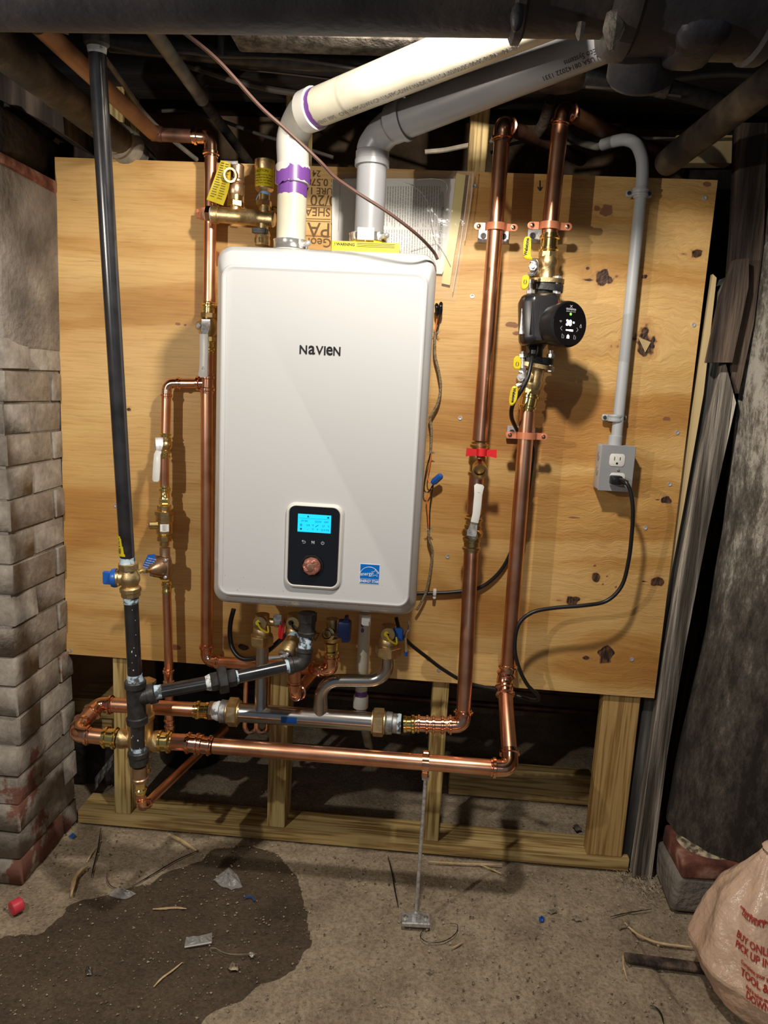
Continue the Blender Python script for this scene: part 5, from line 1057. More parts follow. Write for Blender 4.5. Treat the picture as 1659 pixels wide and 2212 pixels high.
m=M(); lathe(m,hp(858),dh,[(0,.0225),(.004,.0235),(.009,.0225)],20); O('thread_sealant',m,'tape_paste',hd)
m=M(); a=hp(492); lathe(m,a,-dh,[(0,.023),(.003,.0265),(.015,.0275),(.018,.0235)],14); O('adapter',m,'galv',hd,'galvanised adapter')
m=M(); lathe(m,hp(476),-dh,[(0,.0225),(.005,.0235),(.010,.0215),(.018,.020)],20); O('thread_sealant',m,'paste_white',hd)
m=M(); hexn(m,hp(462),-dh,.010,.0225,8); O('adapter',m,'bronze',hd)
# left valves at the boiler's foot
def drainvalve(name,lab,c,cap='brass',strap='plastic_yellow',top=.05,capr=.0155,nut=None,group=None):
    v=T(name,lab,'valve',c,group)
    m=M(); lathe(m,c+V((0,0,-.006)),(0,0,1),[(0,.0205),(.003,.0215),(.016,.0205),(.020,.0175),(.03,.0165),(top,.0165)],12); O('body',m,'brass_cast',v)
    fc=c+V((0,-.024,.030)); m=M(); cyl(m,c+V((0,0,.030)),fc,.0130,20); lathe(m,fc+V((0,.006,0)),(0,-1,0),[(0,capr*1.02),(.002,capr*1.04),(.009,capr),(.0095,capr*.3),(.012,capr*.28)],26); O('drain_cap',m,'brass',v)
    m=M(); p=fc+V((-.003,-.006,.002)); sweep(m,smooth([p,p+V((.006,-.003,-.010)),p+V((.014,-.003,-.016)),p+V((.024,0,-.020)),p+V((.022,.004,-.006))],5),.0022,8); lathe(m,p+V((0,.002,0)),(0,-1,0),[(0,.006),(.002,.006)],14); O('cap_strap',m,strap,v,'yellow cap strap' if 'yellow' in strap else None)
    return v
v1=drainvalve('service_valve','brass service valve with yellow strap above the straight stainless riser',at(566,1366,HY))
m=M(); c=at(590,1342,HY); cyl(m,at(566,1342,HY),at(605,1345,HY),.009,16); hexn(m,at(594,1343,HY),(1,0,0),.010,.013); O('side_port',m,'brass_cast',v1)
m=M(); sweep(m,smooth([at(602,1330,HY-.02),at(606,1350,HY-.025),at(605,1368,HY-.03),at(606,1378,HY-.03)],4),[.003]*5+[.0045]*8,8); O('lever',m,'plastic_red',v1,'red lever')
v2=drainvalve('service_valve','brass service valve with blue lever above the S-bent stainless riser',at(838,1390,HY))
m=M(); rbox(m,at(862,1370,HY-.01),(.020,.014,.030),.003,1); O('lever',m,'plastic_blue',v2,'blue lever'); 
m=M(); sweep(m,smooth([at(884,1340,HY),at(883,1358,HY),at(876,1370,HY),at(877,1395,HY),at(878,1418,HY)],4),.0024,8); O('lever_wire',m,'chrome',v2)
m=M(); cyl(m,at(877,1408,HY),at(877,1417,HY),.0042,8); O('lever_tip',m,'plastic_blue',v2,'blue lever tip')
v3=drainvalve('service_valve','brass service valve with black strap beside the gas elbow, red lever',at(636,1366,-.19),strap='plastic_black',capr=.0145)
m=M(); sweep(m,smooth([at(608,1330,-.2),at(612,1352,-.21),at(608,1380,-.215)],4),[.003]*9,8); O('lever',m,'plastic_red',v3,'red lever')
v4=T('check_valve','brass valve with navy plastic head at the end of the copper riser','valve',at(716,1390,-.18))
m=M(); c=at(716,1386,-.17); lathe(m,c,(0,0,1),[(0,.015),(.004,.0185),(.012,.020),(.016,.016),(.03,.0155),(.055,.0145)],20); O('body',m,'brass_cast',v4)
m=M(); fc=at(711,1368,-.197); cyl(m,at(716,1368,-.17),fc,.012,18); lathe(m,fc,(-.2,-1,0),[(0,.0145),(.006,.0145),(.007,.012)],22); O('drain_cap',m,'brass',v4)
m=M(); rbox(m,at(744,1358,-.19),(.030,.03,.040),.006,2); prism(m,[at(x,y,-.20) for x,y in ((744,1334),(751,1334),(756,1385),(752,1388),(738,1388),(738,1362))],V((0,.02,0))); O('head',m,'blue_dark',v4,'navy plastic head')
m=M(); lathe(m,fc+V((-.004,-.008,0)),(0,-1,0),[(0,.009),(.001,.0105),(.003,.0105)],16,cap=False); cyl(m,fc+V((.006,-.009,0)),at(738,1368,-.2),.003,8); O('strap',m,'plastic_black',v4)
# relief valve lying at an angle
rv2=T('relief_valve','brass boiler relief valve tilted forward beside the gas elbow, chrome lever','valve',at(620,1410,-.235))
a=at(640,1370,-.20); b=at(617,1415,-.262); m=M(); lathe(m,a,b-a,[(0,.013),(.02,.0145),(.024,.0180),((b-a).length-.004,.0190),((b-a).length,.0175)],26); O('body',m,'brass_cast',rv2)
m=M(); lathe(m,a,b-a,[(.008,.0150),(.014,.0160),(.020,.0150)],20); O('thread_tape',m,'tape_paste',rv2)
m=M(); db=(b-a).normalized(); lathe(m,b,db,[(0,.0150),(.001,.0150)],24); O('cap_disc',m,'stainless',rv2)
m=M(); sweep(m,[b+db*.004+V((.004,0,.003)),b+db*.006+V((-.012,0,-.002)),b+db*.008+V((-.034,0,-.004))],[.0035,.004,.0045],8); sph(m,b+db*.004+V((.003,0,.002)),.005,seg=8); O('test_lever',m,'chrome',rv2)
m=M(); cyl(m,at(640,1385,-.20),at(638,1432,-.205),.0125,16); O('outlet',m,'brass',rv2)
dp=T('relief_discharge','short copper discharge stub bending back below the gas elbow','pipe',at(637,1515,-.205))
run(dp,[at(638,1432,-.205),at(637,1505,-.205),at(705,1420,.10)],.0143,'copper','copper_bright',1.2,1.5)
m=M(); q0=at(695,1432,.06)
# white drain pipe
wd=T('drain_hose','white plastic condensate drain pipe dropping from the boiler to the floor','pipe',at(795,1630,.2))
seg(wd,at(789,1325,-.10),at(780,1500,-.10),.0145,'pvc_white'); m=M(); lathe(m,at(780,1502,-.10),(0,0,-1),[(0,.017),(.002,.0182),(.030,.0182),(.032,.016)],20); O('coupling',m,'pvc_fitting',wd,'glossy white coupling'); 
w0=at(780,1530,-.10); seg(wd,w0,at(800,1632,.22),.0115,'romex',label='flexible drain tail')
O('primer_band',band(at(780,1501,-.10),(0,0,1),.0147,-.001,.012,.008,seed=4,n=24),'primer_purple',wd,'purple primer')
m=M(); 
for zz in (1350,1362): sph(m,at(783,zz,-.1155),.004,1,.2,1.5,8)
O('primer_spot',m,'primer_purple',wd,'purple primer drip')
# ============================================================ RETURN RISER (right of boiler)
RR=.0175
rr=T('copper_riser','copper return riser with the red-winged drain cock, right of the boiler','pipe',at(1000,1560,-.165))
e_c=at(1000,1566,HY); rup0=at(1019,1172,-.095)
rs=hp(872)
half_press(rr,at(900,1564,HY),rs,.0165)
coupling(rr,at(898,1563,HY),at(928,1565,HY),.0165,'copper_bright'); coupling(rr,at(930,1565,HY),at(962,1566,HY),RR*.95)
a_,b_=elbow(rr,at(930,1565,HY),e_c,rup0,RR,'copper_bright',1.05,1.0); 
seg(rr,at(926,1565,HY),a_,RR*.93,'copper'); seg(rr,b_,at(1018,1188,-.10),RR*.97,'copper')
half_press(rr,at(1018,1192,-.10),at(1019,1165,-.099),.0165,'brass')
seg(rr,at(1024,1110,-.095),at(1030,1020,-.092),RR*.97,'copper'); half_press(rr,at(1024,1115,-.095),at(1021,1140,-.098),.0165,'brass')
seg(rr,at(1036,952,-.09),at(1084,305,-.072),RR*.97,'copper'); half_press(rr,at(1036,955,-.09),at(1034,985,-.09),.0165,'brass')
tc_=at(1086,268,-.072); a_,b_=elbow(rr,at(1084,330,-.072),tc_,at(1175,310,.16),RR,'copper_bright',1.05,1.0)
seg(rr,a_,at(1084,310,-.072),RR*.97,'copper_old'); seg(rr,b_,at(1255,345,.32),RR*.93,'copper_old',label='darkened copper stub going back')
coupling(rr,at(1200,322,.20),at(1215,329,.23),RR*.9,'copper_old')
ball_valve('ball_valve','brass ball valve with a white lever pointing up on the return riser',at(1018,1168,-.099),at(1022,1135,-.097),.0175,((0,-1,0),),(lever_px([(1018,1158),(1020,1148),(1023,1136),(1025,1128),(1029,1110),(1031,1090),(1033,1068),(1035,1050),(1036,1046)],[-.15,-.151,-.152,-.156,-.158,-.158,-.158,-.158,-.158]),[.010,.011,.008,.0075,.0075,.0078,.0078,.0100,.006],(1,0,0),4),textd=("600 WOG ( ~~ )",.0075,'ink','white printed lever sleeve',(0,0,0)))
dc=T('drain_cock','brass hose drain cock with a red wing handle on the return riser','valve',at(1032,1000,-.10))
m=M(); a=at(1036,968,-.09); b=at(1029,1030,-.09); lathe(m,a,b-a,[(0,.0165),(.006,.0195),(.014,.0195),(.018,.022),(.036,.0225),(.042,.0185),((b-a).length-.012,.0175),((b-a).length-.010,.0205),((b-a).length-.004,.0205),((b-a).length,.0175)],20); O('body',m,'brass',dc)
sp0=at(1034,1000,-.10); sp1=at(1037,1020,-.165); m=M(); ds=(sp1-sp0); lathe(m,sp0,ds,[(0,.0125),(ds.length*.35,.0125),(ds.length*.4,.0150),(ds.length*.6,.0135),(ds.length*.75,.0165),(ds.length,.0168),(ds.length,.0128),(ds.length-.014,.0120)],24,cap=False); cyl(m,sp0,sp0+ds*.7,.0122,16); O('hose_spout',m,'brass',dc)
m=M(); hc=at(1040,977,-.135); cyl(m,at(1036,982,-.10),hc,.009,14); cyl(m,hc+V((0,0,-.008)),hc+V((0,0,.008)),.012,18)
for s_ in (-1,1):
    m.add([hc+V((s_*.008,-.004,-.007)),hc+V((s_*.026,-.004,-.0095)),hc+V((s_*.034,-.002,-.011)),hc+V((s_*.033,-.002,.008)),hc+V((s_*.012,-.004,.006)),hc+V((s_*.008,.002,-.007)),hc+V((s_*.026,.002,-.0095)),hc+V((s_*.034,.003,-.011)),hc+V((s_*.033,.003,.008)),hc+V((s_*.012,.002,.006))],[(0,1,2,3,4),(9,8,7,6,5),(0,1,6,5),(1,2,7,6),(2,3,8,7),(3,4,9,8),(4,0,5,9)])
O('wing_handle',m,'plastic_red',dc,'red wing handle')
# ============================================================ PUMP LINE
pp=T('pump_pipe','copper pump line: riser at right, long level run low across to the dirt separator','pipe',at(900,1640,-.255))
LY=-.255
A_=at(1142,862,-.085); B_=at(1096,1448,-.085); Cc=at(1091,1492,-.105); Dd=at(1103,1661,LY); Ee=at(462,1611,LY)
seg(pp,A_,B_,RR,'copper',n=24)
# offset fitting of two shallow elbows
m=M(); pts=smooth([B_+V((0,0,.016)),B_,at(1090,1470,-.09),Cc,at(1092,1505,-.117)],6); n=len(pts); rad=[]
for i in range(n):
    t=i/(n-1); k=1.10
    for c_ in (.10,.34,.66,.90):
        if abs(t-c_)<.045: k=1.32
    rad.append(RR*k)
sweep(m,pts,rad,20); O('offset_elbow',m,'copper_bright',pp)
a_,b_=elbow(pp,Cc,Dd,Ee,RR,'copper_bright',1.15,1.35); seg(pp,pts[-1],a_,RR,'copper',n=24); seg(pp,b_,Ee,RR,'copper',n=24,label='long level run')
coupling(pp,at(459,1611,LY),at(428,1607,LY),RR,'copper_bright'); coupling(pp,at(432,1607,LY),at(402,1604,LY),RR*1.06,'copper_bright')
seg(pp,at(408,1604,LY),at(370,1602,LY),RR*1.06,'copper')
# upper end
uA=at(1186,512,-.085); uB=at(1210,270,-.080); tcn=at(1216,238,-.080)
seg(pp,uA,uB,RR,'copper',n=24)
a_,b_=elbow(pp,uB,tcn,at(1300,268,.06),RR,'copper_bright',1.05,1.0); seg(pp,b_,at(1345,300,.14),RR,'copper_brown',label='older brown stub going back'); coupling(pp,at(1325,285,.09),at(1350,300,.14),RR*.92,'copper_old'); seg(pp,at(1350,300,.14),at(1470,345,.34),RR*.9,'copper_old')
# separator and left loop
sp=T('dirt_separator','brass dirt separator canister behind the black gas nipple','separator',at(304,1600,LY-.0))
c=at(303,1600,LY); ztop=at(305,1543,LY).z; z0=c.z-.035
m=M(); lathe(m,V((c.x,LY,z0)),(0,0,1),[(0,.018),(.006,.025),(.03,.0275),(ztop-z0-.012,.0285),(ztop-z0-.010,.0315),(ztop-z0-.001,.0315),(ztop-z0,.0275),(ztop-z0+.045,.0255),(ztop-z0+.052,.017)],32); O('canister',m,'brass_cast',sp)
m=M(); zt=at(328,1480,LY).z; hexn(m,V((c.x+.012,LY,zt)),(0,0,1),.010,.024,6); cyl(m,V((c.x+.012,LY,zt-.02)),V((c.x+.012,LY,zt)),.012,14); O('top_plug',m,'brass_cast',sp)
ltp=at(222,1592,LY); 
m=M(); lathe(m,V((c.x,LY,c.z)),at(345,1602,LY)-c,[(.02,.017),(.034,.024),(.036,.0245),(.046,.0245),(.048,.018)],10); O('port',m,'brass_cast',sp); m=M(); lathe(m,V((c.x,LY,c.z)),at(250,1594,LY)-c,[(.02,.017),(.030,.020),(.038,.0225),(.048,.0225),(.050,.018)],10); O('port',m,'brass_cast',sp)
m=M(); cyl(m,V((c.x+.018,LY-.01,z0+.01)),V((c.x+.022,LY-.018,z0-.022)),.006,12); lathe(m,V((c.x+.022,LY-.018,z0-.020)),(0,0,-1),[(0,.009),(.008,.009)],12); O('drain_nipple',m,'brass',sp)
coupling(sp,at(342,1601,LY),at(372,1602,LY),RR*1.12,'brass_bright','press_fitting'); coupling(sp,at(255,1595,LY),at(224,1592,LY),RR*1.08,'brass_bright','press_fitting')
lp=T('loop_pipe','copper loop at the far left joining the separator back to the header','pipe',at(160,1586,LY))
c1=at(158,1584,LY); HYL=HY
c2=at(214,1521,HY); hs=hp(440)
a_,b_=elbow(lp,ltp,c1,c2,RR,'copper_bright',1.05,1.15); seg(lp,ltp+V((.004,0,0)),a_,RR,'copper')
a2_,b2_=elbow(lp,b_,c2,at(430,1533,HY),RR,'copper_bright',1.05,1.15); seg(lp,b_,a2_,RR,'copper'); seg(lp,b2_,at(424,1533,HY),RR,'copper')
half_press(lp,at(420,1533,HY),at(452,1535,HY),.0170)
# ============================================================ PUMP
pu=T('circulator_pump','black circulator pump with round lit display between two isolation flanges','pump',at(1160,760,-.10))
pc0=at(1172,640,-.09); pc1=at(1150,765,-.09)
m=M(); lathe(m,at(1174,628,-.088),at(1152,778,-.088)-at(1174,628,-.088),[(0,.020),(.012,.018),(.02,.026),(.07,.032),(.11,.026),(.125,.018),(at(1174,628,-.088)-at(1152,778,-.088)).length and ((at(1174,628,-.088)-at(1152,778,-.088)).length,.020)],24); O('volute',m,'cast_black',pu)
hc_=at(1163,692,-.125); Rz=Matrix.Rotation(-.10,3,'Y')
# motor housing: faceted shell
def shell(cc,secs,mt,par,name,label=None,R=None):
    loops=[]
    for Y,w_,h_,rad_,dx in secs: loops.append([V(cc)+((R@V((dx+x,Y,z))) if R else V((dx+x,Y,z))) for x,z in rrect(w_,h_,rad_,4)])
    return O(name,loft(loops),mt,par,label)
shell(hc_,[(.035,.078,.100,.012,0),(-.022,.082,.106,.014,0),(-.040,.074,.100,.014,.002),(-.050,.050,.090,.010,.006),(-.0505,.040,.080,.008,.006)],'plastic_black',pu,'motor_housing',None,Rz)
m=M()
for k in range(5): rbox(m,hc_+Rz@V((-.022+.0035*k,-.0475+.001*(4-k)*-.0,.0)),(.0014,.006,.066),.0005,1)
rb_=O('housing_ribs',m,'plastic_black',pu); rb_['kind']='stuff'
m=M(); p=at(1130,691,-.150); prism(m,[at(x,y,-.155) for x,y in ((1127,666),(1140,668),(1136,722),(1122,721))],V((0,.004,0))); lb=O('rating_label',m,'sticker_white',pu,'small white rating label')
m=M()
for k in range(9): a=at(1126.5+k*1.1,672,-.1556); b=at(1123.5+k*1.1,717-random.random()*16,-.1556); box(m,(a+b)/2,(.0004,.0001,abs(a.z-b.z)))
sl=sub('label_text',m,'print_grey',lb); sl['kind']='stuff'
for x,y in ((1167,655),(1160,731),(1195,727)):
    m=M(); p=at(x,y,-.168 if x<1190 else -.155); lathe(m,p,(0,-1,0),[(0,.0055),(.003,.0050),(.0031,.0032),(.0008,.003)],14); O('recessed_screw',m,'gloss_black',pu)
# control head: cylinder facing forward right
hx=at(1230,700,-.205); hdv=V((.50,-.86,.02)).normalized()
m=M(); lathe(m,hx-hdv*.085,hdv,[(0,.030),(.035,.034),(.045,.043),(.080,.0465),(.084,.0455),(.0855,.0430)],48); ch=O('control_head',m,'plastic_black',pu)
m=M(); lathe(m,hx+hdv*.0004,hdv,[(0,.0428),(.0010,.0425)],48); fc_=sub('display_face',m,'gloss_black',ch)
fr_=V((0,0,1)).cross(hdv).normalized()*1; fu=hdv.cross(fr_).normalized()
if fr_.dot(XR)<0: fr_=-fr_
fu=ZU-hdv*hdv.z; fu.normalize()
def fpnt(x,y): return hx+hdv*.0017+fr_*x+fu*y
m=M(); text(m,"38",.0155,fpnt(-.003,.0015),fr_,fu,.0001,bold=.0009,sx=.95)
for x,y,w_,h_ in ((.0095,.0035,.0045,.0038),(-.001,-.0125,.017,.0028),(.0045,-.0125,.010,.0040)): m.add([fpnt(x-w_/2,y-h_/2),fpnt(x+w_/2,y-h_/2),fpnt(x+w_/2,y+h_/2),fpnt(x-w_/2,y+h_/2)],[(0,1,2,3)])
m.add([fpnt(-.006,-.0290),fpnt(.001,-.0290),fpnt(.001,-.0235),fpnt(-.0025,-.0205),fpnt(-.006,-.0235)],[(0,1,2,3,4)]); sub('lit_digits',m,'led_white',ch)
m=M(); lathe(m,fpnt(0,.0195),hdv,[(0,.0028),(.0004,.0024)],14); sub('green_led',m,'led_green',ch)
m=M(); text(m,"GRUNDFOS",.0048,fpnt(0,.0290),fr_,fu,.0001,bold=.0002); text(m,"ALPHA GO 15-78",.0032,fpnt(0,.0245),fr_,fu,.0001)
for a,b in (((-.003,.037),(.003,.032)),((.003,.037),(-.003,.032)),((-.0,.0345),(.0,.0365))): cyl(m,fpnt(*a),fpnt(*b),.0005,5)
for s_,x in ((-1,-.0215),(1,.0205)): 
    for a,b in (((x+s_*-.002,-.006),(x+s_*.002,-.010)),((x+s_*.002,-.010),(x+s_*-.002,-.014))): cyl(m,fpnt(*a),fpnt(*b),.0004,5)
for k in range(3): sweep(m,[fpnt(-.024+(.0015+.0015*k)*math.sin(t),.0005+(.0015+.0015*k)*math.cos(t)) for t in np.linspace(-.8,.8,6)],.0003,4)
for a,b in (((.027,-.001),(.0305,-.001)),((.0305,-.001),(.0305,-.005)),((.0305,-.005),(.027,-.005)),((.027,-.005),(.027,-.001)),((.028,-.001),(.0288,.002)),((.0296,-.001),(.0288,.002))): cyl(m,fpnt(*a),fpnt(*b),.0004,4)
for x0 in (-.018,.013):
    for a,b in (((x0,-.021),(x0+.0045,-.024)),((x0+.0045,-.024),(x0+.0045,-.029)),((x0+.0045,-.029),(x0,-.029)),((x0,-.029),(x0,-.021))): cyl(m,fpnt(*a),fpnt(*b),.0003,4)
sub('dim_icons',m,'icon_dim',ch)
m=M(); rbox(m,at(1203,656,-.16),(.006,.02,.012),.001,1); O('red_tab',m,'plastic_red',pu,'small red tab')
# flanges
def flange(par,c,d,mt,name,h=.011,w_=.066,dp=.040):
    d=V(d).normalized(); x=V((1,0,0)); x=(x-d*x.dot(d)).normalized(); y=d.cross(x); m=M(); pts=[]
    for k in range(36):
        A=2*PI*k/36; ca,sa=math.cos(A),math.sin(A); r_=1/((abs(ca)/(w_/2))**2.6+(abs(sa)/(dp/2))**2.6)**(1/2.6); pts.append(V(c)+x*(r_*ca)+y*(r_*sa))
    m.add(pts+[p+d*h for p in pts],[tuple(range(36)),tuple(range(71,35,-1))]+[(k,(k+1)%36,36+(k+1)%36,36+k) for k in range(36)]); return O(name,m,mt,par)
def isoflange(name,lab,up,cx,cy,hpts,spx):
    v=T(name,lab,'valve',at(cx,cy,-.086)); dirn=V((-.02,0,1)) if up else V((.02,0,-1))
    c=at(cx,cy,-.086); dirn=((at(1187,515,-.086) if up else at(1142,868,-.086))-c).normalized()
    flange(v,c,dirn,'brass_cast','flange',.009,.078,.056)
    m=M(); base=c+dirn*.008
    lathe(m,base,dirn,[(0,.0215),(.006,.0200),(.026,.0200),(.030,.0225),(.040,.0225),(.046,.0195),(.054,.0185)],22); hexn(m,base+dirn*.046,dirn,.012,.0205,8); cyl(m,base+dirn*.030,base+dirn*.030+V((-.034,-.012,0)),.0125,16); cyl(m,base+dirn*.012,base+dirn*.012+V((-.034,-.006,0)),.010,14); O('body',m,'brass_cast',v)
    a=base+dirn*.056; coupling(v,a,a+dirn*.040,.0168,'brass_bright','press_fitting')
    return v,base,dirn
v5,ba,di=isoflange('isolation_valve','upper brass isolation flange valve with yellow levers above the pump',True,1179,613,None,None)
v6,bb,dj=isoflange('isolation_valve','lower brass isolation flange valve with yellow levers below the pump',False,1160,787,None,None)
flange(pu,at(1181,615,-.086),(-.05,0,-1),'cast_black','pump_flange',.014,.072,.052); flange(pu,at(1160,786,-.086),(.05,0,1),'cast_black','pump_flange',.014,.072,.052)
def bolt(par,pt,pb):
    m=M(); d=V(pb)-V(pt); cyl(m,pt,pb,.0048,14); lathe(m,pt,d,[(0,.0085),(.008,.0085)],6); lathe(m,V(pt)+d*.68,d,[(0,.0095),(.007,.0095)],6); O('bolt',m,'zinc',par)
bolt(v5,at(1205,597,-.098),at(1201,643,-.098)); bolt(v6,at(1189,803,-.098),at(1190,757,-.098)); bolt(v6,at(1128,800,-.105),at(1130,759,-.105)); bolt(v5,at(1146,604,-.115),at(1146,638,-.115))
def lever_plate(par,poly,Y,txt,tsize,tc,trot,name='lever_sleeve'):
    m=M(); P=[at(x,y,Y) for x,y in poly]; cen=sum(P,V((0,0,0)))/len(P)
    loops=[[p.lerp(cen,.14)+V((0,-.0035,0)) for p in P],[p+V((0,-.002,0)) for p in P],[p+V((0,.002,0)) for p in P],[p.lerp(cen,.14)+V((0,.0035,0)) for p in P]]
    o=O(name,loft(loops),'plastic_yellow',par,'yellow lever sleeve')
    m=M(); q=at(*tc,Y)+V((0,-.0038,0)); text(m,txt,tsize,q,trot,ZU if abs(trot[0])>.5 else V((-1 if trot[2]>0 else 1,0,0)),.0001,bold=.0004,sx=.85)
    if txt=='Webstone':
        for k in range(5): box(m,q+V((.0055 if trot[2]>0 else -.0055,0,-.012+.006*k)),(.0005,.0001,.0045))
    sub('print',m,'ink',o)
def rounded(poly,n=3):
    P=poly
    for _ in range(n-1):
        Q=[]
        for i in range(len(P)): a,b=P[i],P[(i+1)%len(P)]; Q+=[(a[0]*.78+b[0]*.22,a[1]*.78+b[1]*.22),(a[0]*.22+b[0]*.78,a[1]*.22+b[1]*.78)]
        P=Q
    return P
YL=-.155
lever_plate(v5,rounded([(1131,513),(1144,510),(1148,520),(1146,556),(1152,562),(1134,560),(1129,552)]),YL,"Webstone",.0095,(1137,534),V((.05,0,1)))
lever_plate(v5,rounded([(1127,595),(1144,594),(1143,616),(1135,627),(1125,624)]),YL,"( )",.009,(1134,609),V((1,0,0)))
lever_plate(v6,rounded([(1109,774),(1118,767),(1127,776),(1126,799),(1108,798)]),YL,"( )",.009,(1117,786),V((1,0,0)))
lever_plate(v6,rounded([(1104,834),(1120,834),(1117,866),(1106,878),(1098,872)]),YL,"Webstone",.0085,(1109,854),V((-.05,0,-1)))
for v_,pts,nx in ((v5,[(1146,562),(1156,566),(1159,580),(1150,592),(1140,594)],(1150,577)),(v6,[(1122,799),(1131,804),(1132,822),(1124,830),(1116,834)],(1124,815))):
    m=M(); sweep(m,smooth([at(x,y,YL+.004) for x,y in pts],4),[.0055]*17,8); p=at(*nx,YL-.002); lathe(m,p,(0,-1,0),[(-.03,.0045),(0,.0045)],10); O('lever_arm',m,'chrome',v_)
    m=M(); lathe(m,p,(0,-1,0),[(0,.0085),(.006,.0085)],6); lathe(m,p+V((0,-.006,0)),(0,-1,0),[(0,.004),(.003,.0035)],10); O('lever_nut',m,'zinc',v_)
# ============================================================ STRAPS AND HANGER BLOCKS
def block_clamp(name,lab,c,Yp,r,bx0,by0,bx1,by1):
    v=T(name,lab,'pipe clamp',c); a=at(bx0,by0,-.0055); b=at(bx1,by1,-.0055)
    m=M(); rbox(m,((a.x+b.x)/2,-.0110,(a.z+b.z)/2),(abs(b.x-a.x),.0110,abs(b.z-a.z)),.001,1); bl=O('wall_block',m,'zinc',v)
    for s_ in (-1,1):
        m=M(); p=V(((a.x+b.x)/2+s_*(abs(b.x-a.x)/2-.012),-.0168,(a.z+b.z)/2)); lathe(m,p,(0,-1,0),[(0,.0068),(.0006,.0066),(.0007,.004),(.0002,.001)],14); sub('countersunk_screw',m,'cast_black',bl)
    cc=V((c.x,Yp,c.z))
    m=M(); cyl(m,V((c.x-.004,-.012,(a.z+b.z)/2)),V((c.x,Yp+r*.9,(a.z+b.z)/2)),.0045,10); hexn(m,V((c.x-.005,-.018,(a.z+b.z)/2)),(0,-1,0),.008,.0095); O('standoff_bolt',m,'zinc',v)
    # split ring clamp band with ears
    m=M(); n=20; w2=.0075; vs=[]
    prof=[]
    for k in range(n+1):
        A=-.25+ (PI+.5)*k/n; prof.append((-(r+.002)*math.cos(A),-(r+.002)*math.sin(A)))
    prof=[(-(r+.024),-.001),(-(r+.006),-.002)]+prof[1:-1]+[((r+.006),-.002),((r+.024),-.001)]
    for x,y in prof:
        for off in (0,.0022):
            L_=math.hypot(x,y); ox,oy=(0,-off) if abs(x)>r+.004 else (x/L_*off,y/L_*off)
            for zz in (-w2,w2): vs.append(V((cc.x+x+ox,Yp+y+oy,cc.z+zz)))
    fs=[]
    for i in range(len(prof)-1):
        b0=i*4;b1=b0+4; fs+=[(b0,b0+1,b1+1,b1),(b0+2,b1+2,b1+3,b0+3),(b0,b1,b1+2,b0+2),(b0+1,b0+3,b1+3,b1+1)]
    fs+=[(0,2,3,1),(len(vs)-4,len(vs)-3,len(vs)-1,len(vs)-2)]; m.add(vs,fs)
    for s_ in (-1,1): lathe(m,V((cc.x+s_*(r+.022),Yp-.0005,cc.z)),(0,-1,0),[(-.004,.0078),(.0035,.0078),(.0036,.007)],16)
    rg=O('split_ring',m,'copper_paint',v,'copper-coloured split ring')
    for s_ in (-1,1):
        m=M(); lathe(m,V((cc.x+s_*(r+.020),Yp-.004,cc.z)),(0,-1,0),[(0,.0048),(.002,.0044),(.0028,.002)],12); sub('ring_screw',m,'copper_bright',rg)
block_clamp('pipe_clamp','copper split clamp on a galvanised block, upper one on the return riser',at(1071,491,-.078),-.078,RR,1033,497,1097,528)
block_clamp('pipe_clamp','copper split clamp on a galvanised block just above the pump',at(1187,489,-.085),-.085,RR,1139,496,1202,528)
block_clamp('pipe_clamp','copper split clamp on a galvanised block below the pump',at(1137,941,-.085),-.085,RR,1095,919,1153,950)
# ============================================================ SUPPORT ROD
sr=T('support_rod','threaded steel support rod standing on a plate and holding the low copper run','pipe support',atz(897,1995,.004))
rb0=atz(898,1990,.014); rt=at(920,1672,LY); fz_=atz(897,1997,0)
m=M(); rbox(m,V((fz_.x,fz_.y,.012)),(.066,.036,.011),.0015,1,Matrix.Rotation(.06,3,'Z')); O('base_plate',m,'zinc',sr)
for s_ in (-1,1):
    m=M(); p=V((fz_.x+s_*.0235,fz_.y+s_*.0015,.0175)); lathe(m,p,(0,0,1),[(0,.006),(.003,.0055),(.004,.002)],14); O('screw',m,'chrome',sr)
rp0=V((fz_.x,fz_.y,.017))
m=M(); lathe(m,rp0,(0,0,1),[(0,.0095),(.011,.0095)],6); lathe(m,rp0+V((0,0,.011)),(0,0,1),[(0,.0075),(.006,.007)],14); O('hex_nut',m,'zinc',sr)
m=M(); n=300; dr_=(rt-rp0); Lr=dr_.length; lathe(m,rp0,dr_,[(Lr*k/120,.0047 if k%2 else .0041) for k in range(121)],12); O('rod',m,'zinc',sr)
m=M(); lathe(m,rt+V((0,0,-.012)),(0,0,1),[(0,.0092),(.009,.0092)],6); lathe(m,rt,(0,0,1),[(0,.0075),(.010,.0070)],6); O('hex_nut',m,'zinc',sr)
pcn=at(919,1646,LY); rr_t=dr_
m=M(); dE=(Ee-Dd).normalized(); lathe(m,pcn-dE*.0075,dE,[(0,RR+.0004),(0,RR+.0030),(.015,RR+.0030),(.015,RR+.0004)],26,cap=False); rbox(m,pcn+V((0,-.006,RR+.006)),(.015,.012,.010),.002,1); rbox(m,pcn+V((0,-.006,-RR-.008)),(.015,.012,.014),.002,1); O('split_ring',m,'copper_bright',sr,'shiny copper split ring')
